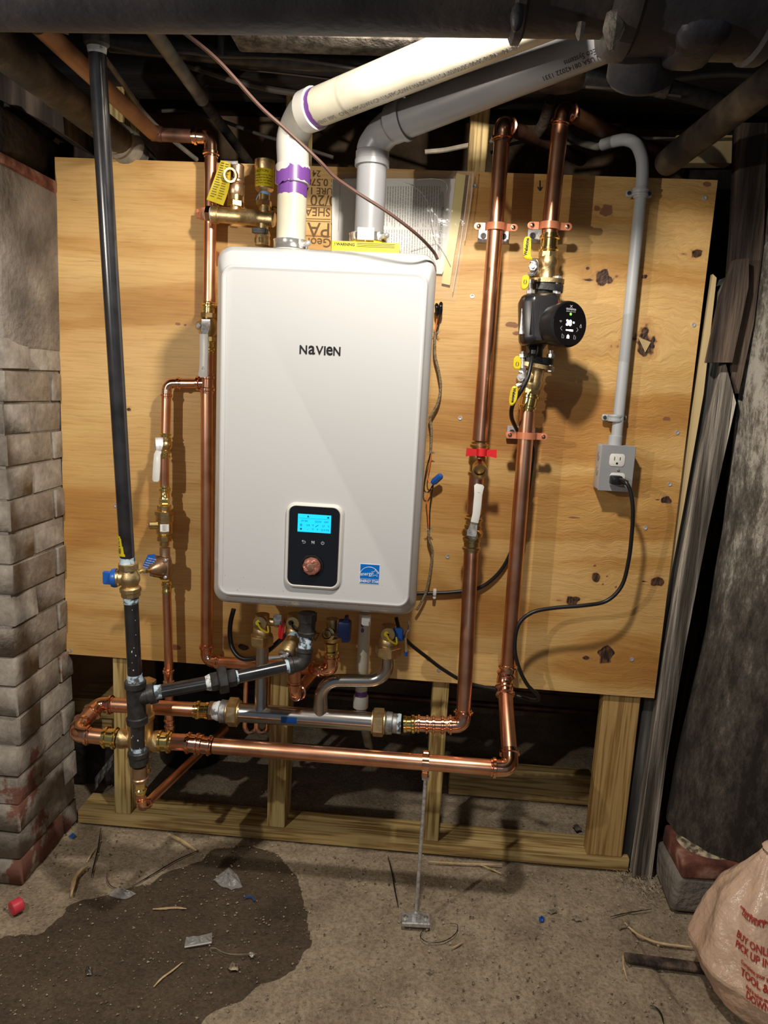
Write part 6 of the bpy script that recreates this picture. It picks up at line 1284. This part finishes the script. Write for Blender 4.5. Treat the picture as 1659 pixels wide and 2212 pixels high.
# ============================================================ CONDUIT, OUTLET, CORDS
CY=-.030
cd_=T('electrical_conduit','grey conduit bending in from above and running down to the outlet box','conduit',at(1330,960,CY))
pts=[at(1331,945,CY),at(1345,800,CY),at(1384,428,CY)]
m=M(); sweep(m,[at(1330,962,CY),at(1386,405,CY)],.0125,20); O('conduit',m,'conduit_grey',cd_)
m=M(); P=smooth([at(1386,405,CY),at(1388,370,CY),at(1386,340,CY+.004),at(1374,312,CY+.02),at(1352,302,CY+.045),at(1325,306,CY+.075),at(1302,313,CY+.10)],6); sweep(m,P,[.0133]*len(P),18); O('conduit_bend',m,'conduit_grey',cd_)
m=M(); lathe(m,at(1385,408,CY),(0,0,-1),[(0,.0138),(.002,.0148),(.018,.0148),(.020,.0135)],20); O('coupling',m,'conduit_grey',cd_)
m=M(); P=smooth([at(1302,313,CY+.10),at(1285,316,.10),at(1240,300,.14),at(1215,270,.18)],6); sweep(m,P,[.0085]*len(P),12); O('flex_lead',m,'conduit_old',cd_)
m=M(); lathe(m,at(1330,940,CY),(0,0,-1),[(0,.0135),(.002,.0155),(.030,.0155)],20); O('box_adapter',m,'conduit_grey',cd_)
def cstrap(lab,px,py):
    c=at(px,py,CY); v=T('conduit_strap',lab,'pipe strap',c); m=M(); vs=[];r=.0137
    lathe(m,c+V((0,0,-.008)),(0,0,1),[(0,r),(0,r+.003),(.004,r+.0036),(.005,r+.0022),(.010,r+.0022),(.012,r+.0036),(.016,r+.003),(.016,r)],24,cap=False)
    for s_ in (-1,1): rbox(m,c+V((s_*.0195,.012,0)),(.018,.010,.0155),.004,2); rbox(m,c+V((s_*.0145,.012,0)),(.003,.034,.0150),.001,1)
    O('strap',m,'conduit_grey',v)
    for s_ in (-1,1): m=M(); lathe(m,c+V((s_*.0220,.0068,0)),(0,-1,0),[(0,.0045),(.002,.004),(.0025,.002)],10); O('screw',m,'cast_black',v)
cstrap('upper grey strap clasping the conduit near the plywood top',1383,416); cstrap('lower grey strap clasping the conduit above the outlet box',1329,903)
ob=T('outlet_box','grey electrical box with a white duplex outlet at the conduit foot','outlet',at(1330,1062,-.03))
b0=at(1303,961,-.055); b1=at(1361,1063,-.055); bw=b1.x-b0.x+.004; bh=b0.z-b1.z; bcx=(b0.x+b1.x)/2; bcz=(b0.z+b1.z)/2
m=M(); rbox(m,(bcx,-.0275,bcz),(bw,.053,bh),.005,3); O('box',m,'conduit_grey',ob)
m=M(); rbox(m,(bcx,-.0555,bcz),(bw+.001,.0022,bh+.001),.001,1); cvp=O('cover_plate',m,'pp_grey',ob)
for i,py in enumerate((994,1035)):
    oc0=at(1333,py,-.057); m=M(); 
    w_,h_=.0345,.0290; ol=[]
    for k in range(32): A=2*PI*k/32; ol.append((max(-w_/2,min(w_/2,.0195*math.cos(A))),max(-h_/2,min(h_/2,.0195*math.sin(A)))))
    O('receptacle',loft([[V((oc0.x+x,-.0565,oc0.z+z)) for x,z in ol],[V((oc0.x+x,-.0580,oc0.z+z)) for x,z in ol],[V((oc0.x+x*.95,-.0585,oc0.z+z*.95)) for x,z in ol]]),'plastic_white',ob,'white receptacle face')
    if i==0:
        m=M(); box(m,oc0+V((-.0063,-.0016,.0035)),(.0016,.0006,.0085)); box(m,oc0+V((.0063,-.0016,.0035)),(.0018,.0006,.0070)); lathe(m,oc0+V((0,-.0013,-.0075)),(0,-1,0),[(0,.0026),(.0006,.0026)],12); O('slots',m,'gloss_black',ob)
m=M(); screw(m,V((oc0.x,-.0575,(at(1333,994,-.057).z+oc0.z)/2)),.0035); O('screw',m,'chrome',ob)
for zz in (.025,-.010): m=M(); lathe(m,V((bcx-bw/2-.0004,-.030,bcz+zz)),(-1,0,0),[(0,.0105),(.0006,.0103),(.0007,.0085)],20); O('knockout',m,'pp_grey',ob)
def cord(name,lab,pts,r,n=12,mt='rubber',sub_=10,cat='cord'):
    c=T(name,lab,cat,at(*pts[0]) if not isinstance(pts[0],V) else pts[0]); P=smooth([at(*p) if not isinstance(p,V) else p for p in pts],sub_); m=M(); sweep(m,P,r,n); O('cable',m,mt,c); return c
pc_=cord('power_cord','black power cord looping from the outlet box down to the boiler',[(1340,1036,-.085),(1352,1042,-.105),(1362,1062,-.11),(1367,1100,-.11),(1365,1150,-.10),(1358,1210,-.09),(1343,1265,-.085),(1310,1298,-.085),(1260,1308,-.09),(1200,1313,-.09),(1150,1323,-.095),(1120,1350,-.10),(1112,1400,-.10),(1122,1445,-.10),(1140,1480,-.095),(1160,1500,-.09),(1162,1512,-.08),(1140,1510,-.06),(1080,1492,-.045),(1010,1475,-.045),(960,1448,-.06),(920,1418,-.09),(885,1390,-.12),(865,1365,-.14),(856,1335,-.15)],.0046)
m=M(); p=at(1328,1036,-.062); rbox(m,p+V((.0,-.010,0)),(.026,.022,.021),.004,2); lathe(m,p+V((.010,-.016,-.001)),(.8,-.5,-.15),[(0,.0085),(.016,.0055)],12); O('plug',m,'plastic_black',pc_)
pcd=cord('power_cord','black pump cord running behind the risers into the boiler side',[(1150,762,-.125),(1147,785,-.14),(1140,815,-.15),(1128,840,-.15),(1112,865,-.14),(1105,885,-.125),(1106,905,-.10),(1115,925,-.06),(1124,942,-.035),(1150,965,-.016),(1148,1010,-.010),(1136,1090,-.010),(1115,1160,-.010),(1093,1215,-.010),(1065,1250,-.010),(1030,1272,-.010),(980,1279,-.010),(940,1281,-.010),(895,1282,-.010)],.0046)
m=M(); lathe(m,at(1151,756,-.122),at(1149,768,-.13)-at(1151,756,-.122),[(-.008,.0105),(.004,.0115),(.014,.0100),(.018,.006)],18); O('gland',m,'plastic_black',pcd); m=M(); rbox(m,at(1152,760,-.137),(.013,.003,.012),.002,1); O('lock_clip',m,'gloss_black',pcd)
m=M(); c=at(939,1279,-.012); rbox(m,c,(.009,.018,.016),.003,2); cyl(m,c+V((0,-.006,-.012)),c+V((0,.01,-.012)),.004,10); S('cable_clip',m,'plastic_white','small white clip nailed over the pump cord beside the boiler','clip')
lc_=cord('power_cord','thick black cord hanging in a loop under the boiler left corner',[(505,1315,-.10),(498,1345,-.105),(497,1375,-.11),(503,1402,-.12),(520,1421,-.13),(545,1423,-.135),(570,1412,-.14),(600,1388,-.15),(628,1360,-.16),(640,1335,-.17)],.0058)
# low-voltage wires on the boiler's right side
cl=T('control_wire','cloth-covered control wire pinned down the boiler right side with blue wire nuts','wire',at(905,1310,-.10))
def wsub(name,pts,r,mt,Y=-.02,lab=None): m=M(); P=smooth([at(x,y,Y) for x,y in pts],8); sweep(m,P,r,8); return O(name,m,mt,cl,lab)
wsub('sheathed_wire',[(940,715),(939,740),(940,770),(947,800),(952,835),(946,870),(933,895),(929,905),(932,930),(931,965),(930,978)],.0033,'cloth_wire',-.02)
wsub('sheathed_wire',[(926,1143),(927,1165),(934,1190),(932,1215),(928,1245),(920,1280),(908,1305),(900,1318)],.0033,'cloth_wire',-.02)
wsub('orange_wire',[(932,980),(927,1010),(924,1028),(926,1040),(934,1042)],.0014,'orange_wire',-.022,'orange wire'); wsub('orange_wire',[(936,1046),(928,1060),(922,1075),(924,1100),(927,1142)],.0014,'orange_wire',-.022,'orange wire')
wsub('orange_wire',[(945,680),(942,700),(940,716)],.0014,'orange_wire',-.022,'orange wire')
wsub('black_wire',[(930,980),(922,1010),(917,1040),(917,1060),(926,1062),(934,1050)],.0014,'rubber',-.024,'black wire'); wsub('black_wire',[(936,1048),(933,1065),(929,1095),(928,1142)],.0014,'rubber',-.024,'black wire'); wsub('black_wire',[(952,675),(948,695),(943,716)],.0014,'rubber',-.024,'black wire')
m=M(); a=at(936,1042,-.03); b=at(952,1028,-.035); lathe(m,a,b-a,[(-.004,.0058),(.004,.0085),((b-a).length,.0078),((b-a).length+.004,.0045)],8); O('wire_nut',m,'plastic_blue',cl,'blue wire nut')
for x0,y0,x1,y1 in ((943,655,945,682),(953,652,951,680)): m=M(); lathe(m,at(x0,y0,-.03),at(x1,y1,-.03)-at(x0,y0,-.03),[(0,.002),(.004,.0048),(.018,.0052),(.028,.0036)],10); O('taped_end',m,'gloss_black',cl)
for x,y in ((931,980),(927,1143),(941,716)):
    m=M(); 
    for k in range(9): A=random.uniform(-1.2,1.2)+(0 if k%2 else PI); p=at(x,y,-.022); cyl(m,p,p+V((.011*math.cos(A),-.003,.006*math.sin(A))),.0006,4)
    o=O('frayed_threads',m,'romex',cl); o['kind']='stuff'
# ============================================================ DOCUMENT POUCH
dpch=T('document_pouch','clear plastic pouch of printed manuals pinned behind the grey vent','documents',at(870,560,-.012))
def sheet(poly,Y,mt,name,lab=None,th=.0012,par=dpch): m=M(); prism(m,[at(x,y,Y) for x,y in poly],V((0,th,0))); return O(name,m,mt,par,lab)
sh1=sheet([(717,388),(765,386),(765,540),(717,540)],-.010,'paper','booklet','white booklet')
sh2=sheet([(745,385),(984,386),(962,575),(955,592),(745,580)],-.0085,'paper','manual_page','printed manual page')
sheet([(986,374),(1006,378),(995,470),(980,560),(972,616),(954,612),(968,520),(978,440)],-.0105,'zip_yellow','folder_edge','yellow folder edge')
m=M()
for col in range(22):
    x=832+col*5.6; 
    for blk in ((402,492),(496,560)):
        y0,y1=blk; y1=y1-random.uniform(0,18 if random.random()<.35 else 3)
        a=at(x-(y0-390)*.03,y0,-.0088); b=at(x-(y1-390)*.03,y1,-.0088)
        n=(b-a); t=a
        L=n.length; u=0
        while u<L: w_=min(random.uniform(.003,.012),L-u); p=a+n*(u/L); q=a+n*((u+w_)/L); m.add([p,p+V((.0016,0,0)),q+V((.0016,0,0)),q],[(0,1,2,3)]); u+=w_+.0012
o=sub('page_text',m,'print_grey',sh2); o['kind']='stuff'
m=M(); a=at(733,400,-.0103); box(m,at(733,448,-.0103),(.0008,.0001,.105)); sub('page_text',m,'print_grey',sh1)
m=M(); P=[at(x,y,-.0089) for x,y in rounded([(949,413),(961,413),(955,560),(943,560)],3)]; prism(m,P,V((0,-.0003,0))); tb=sub('page_tab',m,'print_tab',sh2)
m=M(); text(m,"Navien NCB-H Combi-Boiler",.0088,at(952,495,-.0094),V((-.035,0,-1)),V((1,0,0)),.0001,sx=.9); sub('page_title',m,'ink',sh2)
m=M(); poly=[(728,372),(1028,368),(1016,470),(1000,560),(984,650),(962,648),(956,632),(735,600)]
X0=[];vs=[];nx=26;ny=22
for j in range(ny):
    v=j/(ny-1)
    for i in range(nx):
        u=i/(nx-1); xl=728+7*v; xr=1028-44*v; yt=372-4*u; yb=612+38*u; q=at(xl+(xr-xl)*u,yt+(yb-yt)*v,-.014-.006*abs(float(fbm(np.array(u*6),np.array(v*7),3,17)))); vs.append(q)
fs=[(j*nx+i,j*nx+i+1,(j+1)*nx+i+1,(j+1)*nx+i) for j in range(ny-1) for i in range(nx-1)]
m.add(vs,fs); O('clear_sleeve',m,'clear_film',dpch,'clear plastic sleeve')
for cr_ in ([(868,394),(896,404),(920,430),(930,465),(936,500),(942,520),(958,540),(974,572)],[(940,522),(915,530),(888,538)],[(900,388),(930,386),(958,390),(966,404),(962,420)],[(1014,380),(1008,430),(1000,490),(990,560),(978,630)],[(1022,374),(1016,440),(1004,520)]):
    m=M(); sweep(m,smooth([at(x,y,-.0195) for x,y in cr_],5),.0011,6); O('glare_crease',m,'film_glare',dpch)  # pale ridges added along the sleeve's glare streaks to carry the glints
# ============================================================ PLASTIC BAG
bg=T('shopping_bag','crumpled tan plastic shopping bag with red print in the lower right corner','bag',V((1.74,-.36,0)))
bcx,bcy=1.745,-.37
def bsurf(a,t):
    """a: angle, t: 0 floor .. 1 neck"""
    R=np.interp(t,[0,.10,.30,.5,.7,.85,1],[.135,.170,.190,.150,.110,.062,.022]); z=.005+.315*t
    tx=1.675+.0; cx=bcx+(tx-bcx)*t**1.2; cy=bcy+.03*t
    r=R*(1+.10*float(fbm(np.array(a*1.7+3),np.array(t*3),3,41))+.05*abs(float(fbm(np.array(a*5),np.array(t*4+a),2,43))))
    fold=.012*math.sin(a*9+6*t)*t*(1-t)*2; r+=fold+.006*float(fbm(np.array(a*9),np.array(t*9),2,44))
    return V((cx+r*math.cos(a)*1.05,cy+r*math.sin(a)*.95,z))
m=M(); na,nt_=90,46
vs=[bsurf(2*PI*i/na,j/(nt_-1)) for j in range(nt_) for i in range(na)]
fs=[]
for j in range(nt_-1):
    for i in range(na):
        a=2*PI*(i+.5)/na; t=(j+.5)/(nt_-1)
        aa=(a-5.35+PI)%(2*PI)-PI   # torn mouth at front right
        if t>.52+.10*math.sin(a*11)*.5 and abs(aa)<.62 and t<.93: continue
        fs.append((j*na+i,j*na+(i+1)%na,(j+1)*na+(i+1)%na,(j+1)*na+i))
m.add(vs,fs); O('bag_body',m,'bag_plastic',bg,sharp=0)
m=M(); na2=40; vs=[bsurf(2*PI*i/na2,j/14)*1.0 for j in range(1,15) for i in range(na2)]
cen=V((1.72,-.36,.15)); vs=[cen+(v-cen)*.90 for v in vs]; m.add(vs,[(j*na2+i,j*na2+(i+1)%na2,(j+1)*na2+(i+1)%na2,(j+1)*na2+i) for j in range(13) for i in range(na2)]); O('bag_shade_shell',m,'bag_inside_shade',bg,'shadowy inside of the bag')  # inner copy of the bag in darker tan, its shade put into the colour
nk=bsurf(0,1); nk=V((1.675,bcy+.03,.318))
m=M(); P=smooth([nk+V((-.018,0,-.05)),nk+V((-.010,0,-.01)),nk+V((-.004,-.004,.022)),nk+V((.012,-.006,.048)),nk+V((.030,-.006,.050)),nk+V((.038,-.006,.020)),nk+V((.026,-.004,-.015)),nk+V((.008,0,-.06))],5)
sweep(m,P,[.017*(1+.3*math.sin(i*1.7)) for i in range(len(P))],9); O('handle',m,'bag_plastic',bg)
def bagtext(s,size,px,py,rot=0,mt='bag_ink',sx=.72,bold=.0003):
    size*=.82
    # find surface point nearest to the pixel ray
    best=None
    for i in range(200):
        a=PI+ (i/199)*PI
        for j in range(60):
            t=j/59; p=bsurf(a,t); d=p-C0; zc=d.dot(_f); X=829.5+FPX*d.dot(_R)/zc; Y=1106-FPX*d.dot(_U)/zc; e=(X-px)**2+(Y-py)**2
            if best is None or e<best[0]: best=(e,a,t)
    _,a0,t0=best; p0=bsurf(a0,t0); ea=(bsurf(a0+.06,t0)-p0); et=(bsurf(a0,t0+.04)-p0); la=ea.length/.06; lt=et.length/.04
    vs,fs=txtmesh(s,size,.00001,'LEFT',1,sx,bold); out=[]; c_,s_=math.cos(rot),math.sin(rot)
    for x,y,z in vs:
        x,y=x*c_-y*s_,x*s_+y*c_; a=a0+x/la; t=t0+y/lt; p=bsurf(a,t); q=V((bcx+(1.675-bcx)*t,bcy,p.z)); n=(p-q).normalized(); out.append(p+n*.0035)
    mm=M(); mm.add(out,fs); return mm
for s,size,px,py in (("BUY ONLINE",.0225,1597,2013),("PICK UP IN STORE",.0225,1592,2034),("Complete your project",.0125,1602,2077),("TOOL & TRUCK RENTAL",.0235,1602,2097),("And it takes one app",.0115,1615,2128),("DOWNLOAD",.0225,1614,2146),("DELIVERY",.0185,1608,1966),("over a million online items",.0115,1603,1957)):
    O('red_print',bagtext(s,size,px,py),'bag_ink',bg)
# ============================================================ FLOOR DEBRIS
def fpos(x,y,z=.0): return atz(x,y,z)
def stick(name,pts,r,mt,lab,cat='wood scrap',flat=.45,h=.004):
    P=[fpos(x,y,h) for x,y in pts]; P=smooth(P,4); m=M(); r=r*.78; n_=len(P)-1; sweep(m,P,[r*(1-.25*abs(math.sin(i*1.9)))*(.45+.55*min(1,4*min(i,n_-i)/n_)) for i in range(len(P))],5 if 'splinter' in mt else 7); m.v=[(x,y,h*.2+max(0.0,(z-h*.2))*flat+.001) for x,y,z in m.v]; return S(name,m,mt,lab,cat)
stick('wood_splinter',[(365,1802),(392,1816),(424,1837)],.0075,'splinter','pale split wood sliver just in front of the sill, left part','wood scrap',.8,.006)
stick('wood_splinter',[(330,1963),(352,1962),(378,1960),(403,1962)],.0055,'splinter','orange-tan wood sliver lying level on the damp patch')
stick('wood_splinter',[(332,2131),(350,2112),(372,2096),(394,2078)],.004,'splinter','thin slanted wood sliver at the damp patch, lowest of the slivers')
stick('wood_splinter',[(926,1860),(980,1864),(1040,1866),(1085,1867)],.0055,'splinter','long pale sliver along the sill near the support rod')
stick('wood_splinter',[(1038,1868),(1060,1876),(1083,1886)],.004,'splinter','short forked sliver splitting off beside the sill')
stick('wood_splinter',[(187,1862),(196,1846),(206,1830)],.003,'splinter','small thin sliver leaning by the left pier')
stick('bark_strip',[(154,1936),(159,1912),(163,1898),(176,1882),(190,1872)],.0085,'splinter','bent strip of pale card-like wood in front of the left pier','wood scrap',1.2,.006)
stick('wood_splinter',[(1350,1992),(1362,2005),(1386,2022),(1424,2036),(1475,2043),(1500,2046)],.0058,'splinter','long curved pale strip running under the shopping bag')
stick('wood_splinter',[(1346,2062),(1347,2085),(1354,2115)],.003,'splinter','small curved pale sliver left of the grey shim')
stick('wood_splinter',[(975,2047),(990,2040),(1000,2033)],.0025,'splinter','tiny pale chip below the support plate')
stick('zip_tie',[(1318,1980),(1352,1972),(1408,1963)],.0022,'rubber','black plastic tie lying by the brick footing','cable tie',.5)
stick('zip_tie',[(218,1788),(212,1830),(203,1868),(197,1896)],.0026,'rubber','black tie lying in the shadow left of the sill end','cable tie',.5)
stick('zip_tie',[(285,1914),(330,1888),(380,1858),(430,1836)],.0026,'rubber','long black tie slanting across the damp patch','cable tie',.5)
stick('zip_tie',[(838,1848),(846,1880),(853,1920),(861,1960)],.0026,'rubber','black tie left of the support rod','cable tie',.5)
stick('wire_scrap',[(231,1885),(232,1902),(240,1914),(254,1919)],.0016,'wire_brown','short bent wire by the left clear film scrap','wire',.8)
stick('wire_scrap',[(917,1998),(916,2006),(908,2022),(920,2034),(948,2036),(970,2028),(986,2014),(988,1998),(972,1994)],.0016,'rubber','thin black wire curl beside the support plate','wire',.8)
stick('wire_scrap',[(470,2061),(456,2058),(455,2051),(466,2051),(478,2058),(495,2063),(515,2064),(540,2063),(556,2062)],.0013,'romex','twisted pale wire with a loop on the damp patch','wire',1.5)
stick('wire_scrap',[(1404,2172),(1416,2176),(1428,2190),(1434,2212)],.003,'rubber','dark curled wire at the bottom edge right','wire',.7)
m=M(); a=fpos(1350,2068,.008); b=fpos(1528,2092,.008); d=(b-a).normalized(); rbox(m,(a+b)/2,((b-a).length,.026,.010),.003,1,Matrix.Rotation(math.atan2(d.y,d.x),3,'Z')); S('wood_shim',m,'timber_brown','grey flat wood shim running under the bag','wood scrap')
m=M(); a=fpos(1337,2004,.004); b=fpos(1366,1999,.004); lathe(m,a,b-a,[(0,.0045),(.002,.0045),(.003,.002)]+[(.004+.0015*k,.0024 if k%2 else .0015) for k in range(18)],8); S('screw',m,'romex','tan deck screw lying left of the bag','screw')
rcp=T('pipe_plug','bright red plastic pipe cap on the floor beside the brick pier','cap',fpos(33,1972,0))
m=M(); c=fpos(34,1972,.0); dcp=V((-.50,-.82,0)).normalized(); c=c+V((.008,0,0)); lathe(m,c+V((0,.012,.0163)),dcp,[(0,.0125),(.002,.0155),(.022,.0158),(.024,.0145)],26); O('shell',m,'red_cap',rcp)
m=M(); lathe(m,c+V((0,.012,.0163))+dcp*.0242,dcp,[(0,.0125),(.0006,.0123),(.0007,.0105)],24); O('rim_ring',m,'red_cap',rcp)
def scrap(name,lab,pts,mt='clear_scrap',h=.010,seed=0,cat='plastic scrap'):
    P=[fpos(x,y,0) for x,y in pts]; c=sum(P,V((0,0,0)))/len(P); m=M(); rings=[]; n=len(P)*3; out=[]
    for i in range(n): a=P[(i//3)%len(P)]; b=P[(i//3+1)%len(P)]; out.append(a.lerp(b,(i%3)/3))
    vs=[c+V((0,0,h))]; K_=4
    for k in range(1,K_+1):
        for i,p in enumerate(out): q=c.lerp(p,k/K_); q.z=.001+h*(1-k/K_)*random.uniform(.2,1.2)+random.uniform(0,.004); vs.append(q)
    fs=[(0,1+i,1+(i+1)%n) for i in range(n)]
    for k in range(K_-1):
        for i in range(n): fs.append((1+k*n+i,1+(k+1)*n+i,1+(k+1)*n+(i+1)%n,1+k*n+(i+1)%n))
    m.add(vs,fs); return S(name,m,mt,lab,cat,sharp=0)
scrap('plastic_scrap','clear film scrap, upper one on the damp patch',[(460,1902),(478,1888),(494,1876),(512,1890),(524,1918),(500,1924),(476,1916)],h=.016)
scrap('plastic_scrap','clear film scrap by the bent wire at left',[(235,1936),(250,1922),(268,1920),(295,1932),(272,1946),(252,1944)],h=.012)
o=scrap('plastic_bag','small clear zip bag lying flat in the middle of the damp patch',[(398,2048),(402,2028),(428,2024),(458,2017),(458,2038),(430,2044)],h=.007)
m=M(); a=fpos(399,2046,.006); b=fpos(457,2036,.006); cyl(m,a,b,.0016,6); zz_=O('zip_strip',m,'plastic_white',o,'white zip strip')
m=M(); cyl(m,fpos(455,2022,.006),fpos(461,2013,.010),.0016,6); O('zip_pull',m,'plastic_blue',o) if False else None
scrap('foil_scrap','small crumpled foil piece near the bottom left',[(185,2096),(190,2090),(199,2092),(198,2108),(186,2110)],'stainless',.012,cat='foil scrap')
scrap('paper_scrap','tiny white lump at the end of the twisted wire',[(536,2062),(544,2060),(550,2066),(542,2072)],'plastic_white',.006,cat='paper scrap')
scrap('stone_chip','small dark stone on the lower damp patch',[(490,2090),(502,2082),(514,2086),(514,2098),(498,2100)],'debris_mix',.012,cat='stone')
scrap('tape_scrap','tiny blue plastic scrap in the shadow beside the left pier',[(148,1808),(156,1802),(164,1806),(158,1813)],'plastic_blue',.004,cat='plastic scrap')
scrap('wire_nut','small blue wire connector lying right of the support plate',[(1163,1984),(1170,1981),(1176,1985),(1174,1993),(1165,1993)],'plastic_blue',.008,cat='wire connector')
m=M(); sweep(m,[fpos(529,1941,.002),fpos(534,1936,.006),fpos(544,1936,.006),fpos(550,1946,.002)],.0016,6); S('blue_clip',m,'plastic_blue','tiny light blue clip on the right part of the damp patch','clip')
scrap('leaf_scrap','small pale torn chip below the support plate',[(918,2098),(926,2096),(936,2100),(930,2106)],'romex',.005,cat='debris')
scrap('leaf_scrap','pale dry chip right of centre on the floor',[(1180,1970),(1196,1966),(1204,1970),(1190,1976)],'romex',.004,cat='debris')
scrap('leaf_scrap','pale dry chip near the right floor joint',[(1232,1984),(1246,1980),(1258,1990),(1244,1990)],'romex',.004,cat='debris')
scrap('rubble_lump','white rubble lump on the floor behind the right studs',[(1236,1786),(1246,1782),(1258,1794),(1246,1798)],'plaster',.014,cat='rubble')
m=M()
for k in range(260):
    t=random.random(); p=fpos(1330+90*t+random.gauss(0,12),1880+50*t+random.gauss(0,14),.002); a=random.random()*PI; L=random.uniform(.004,.016); d=V((math.cos(a),math.sin(a),random.uniform(0,.5)))*L
    cyl(m,p,p+d,.0006,3)
S('straw_dust',m,'debris_mix','straw and dust collected along the foot of the old timbers','debris',kind='stuff',sharp=0)
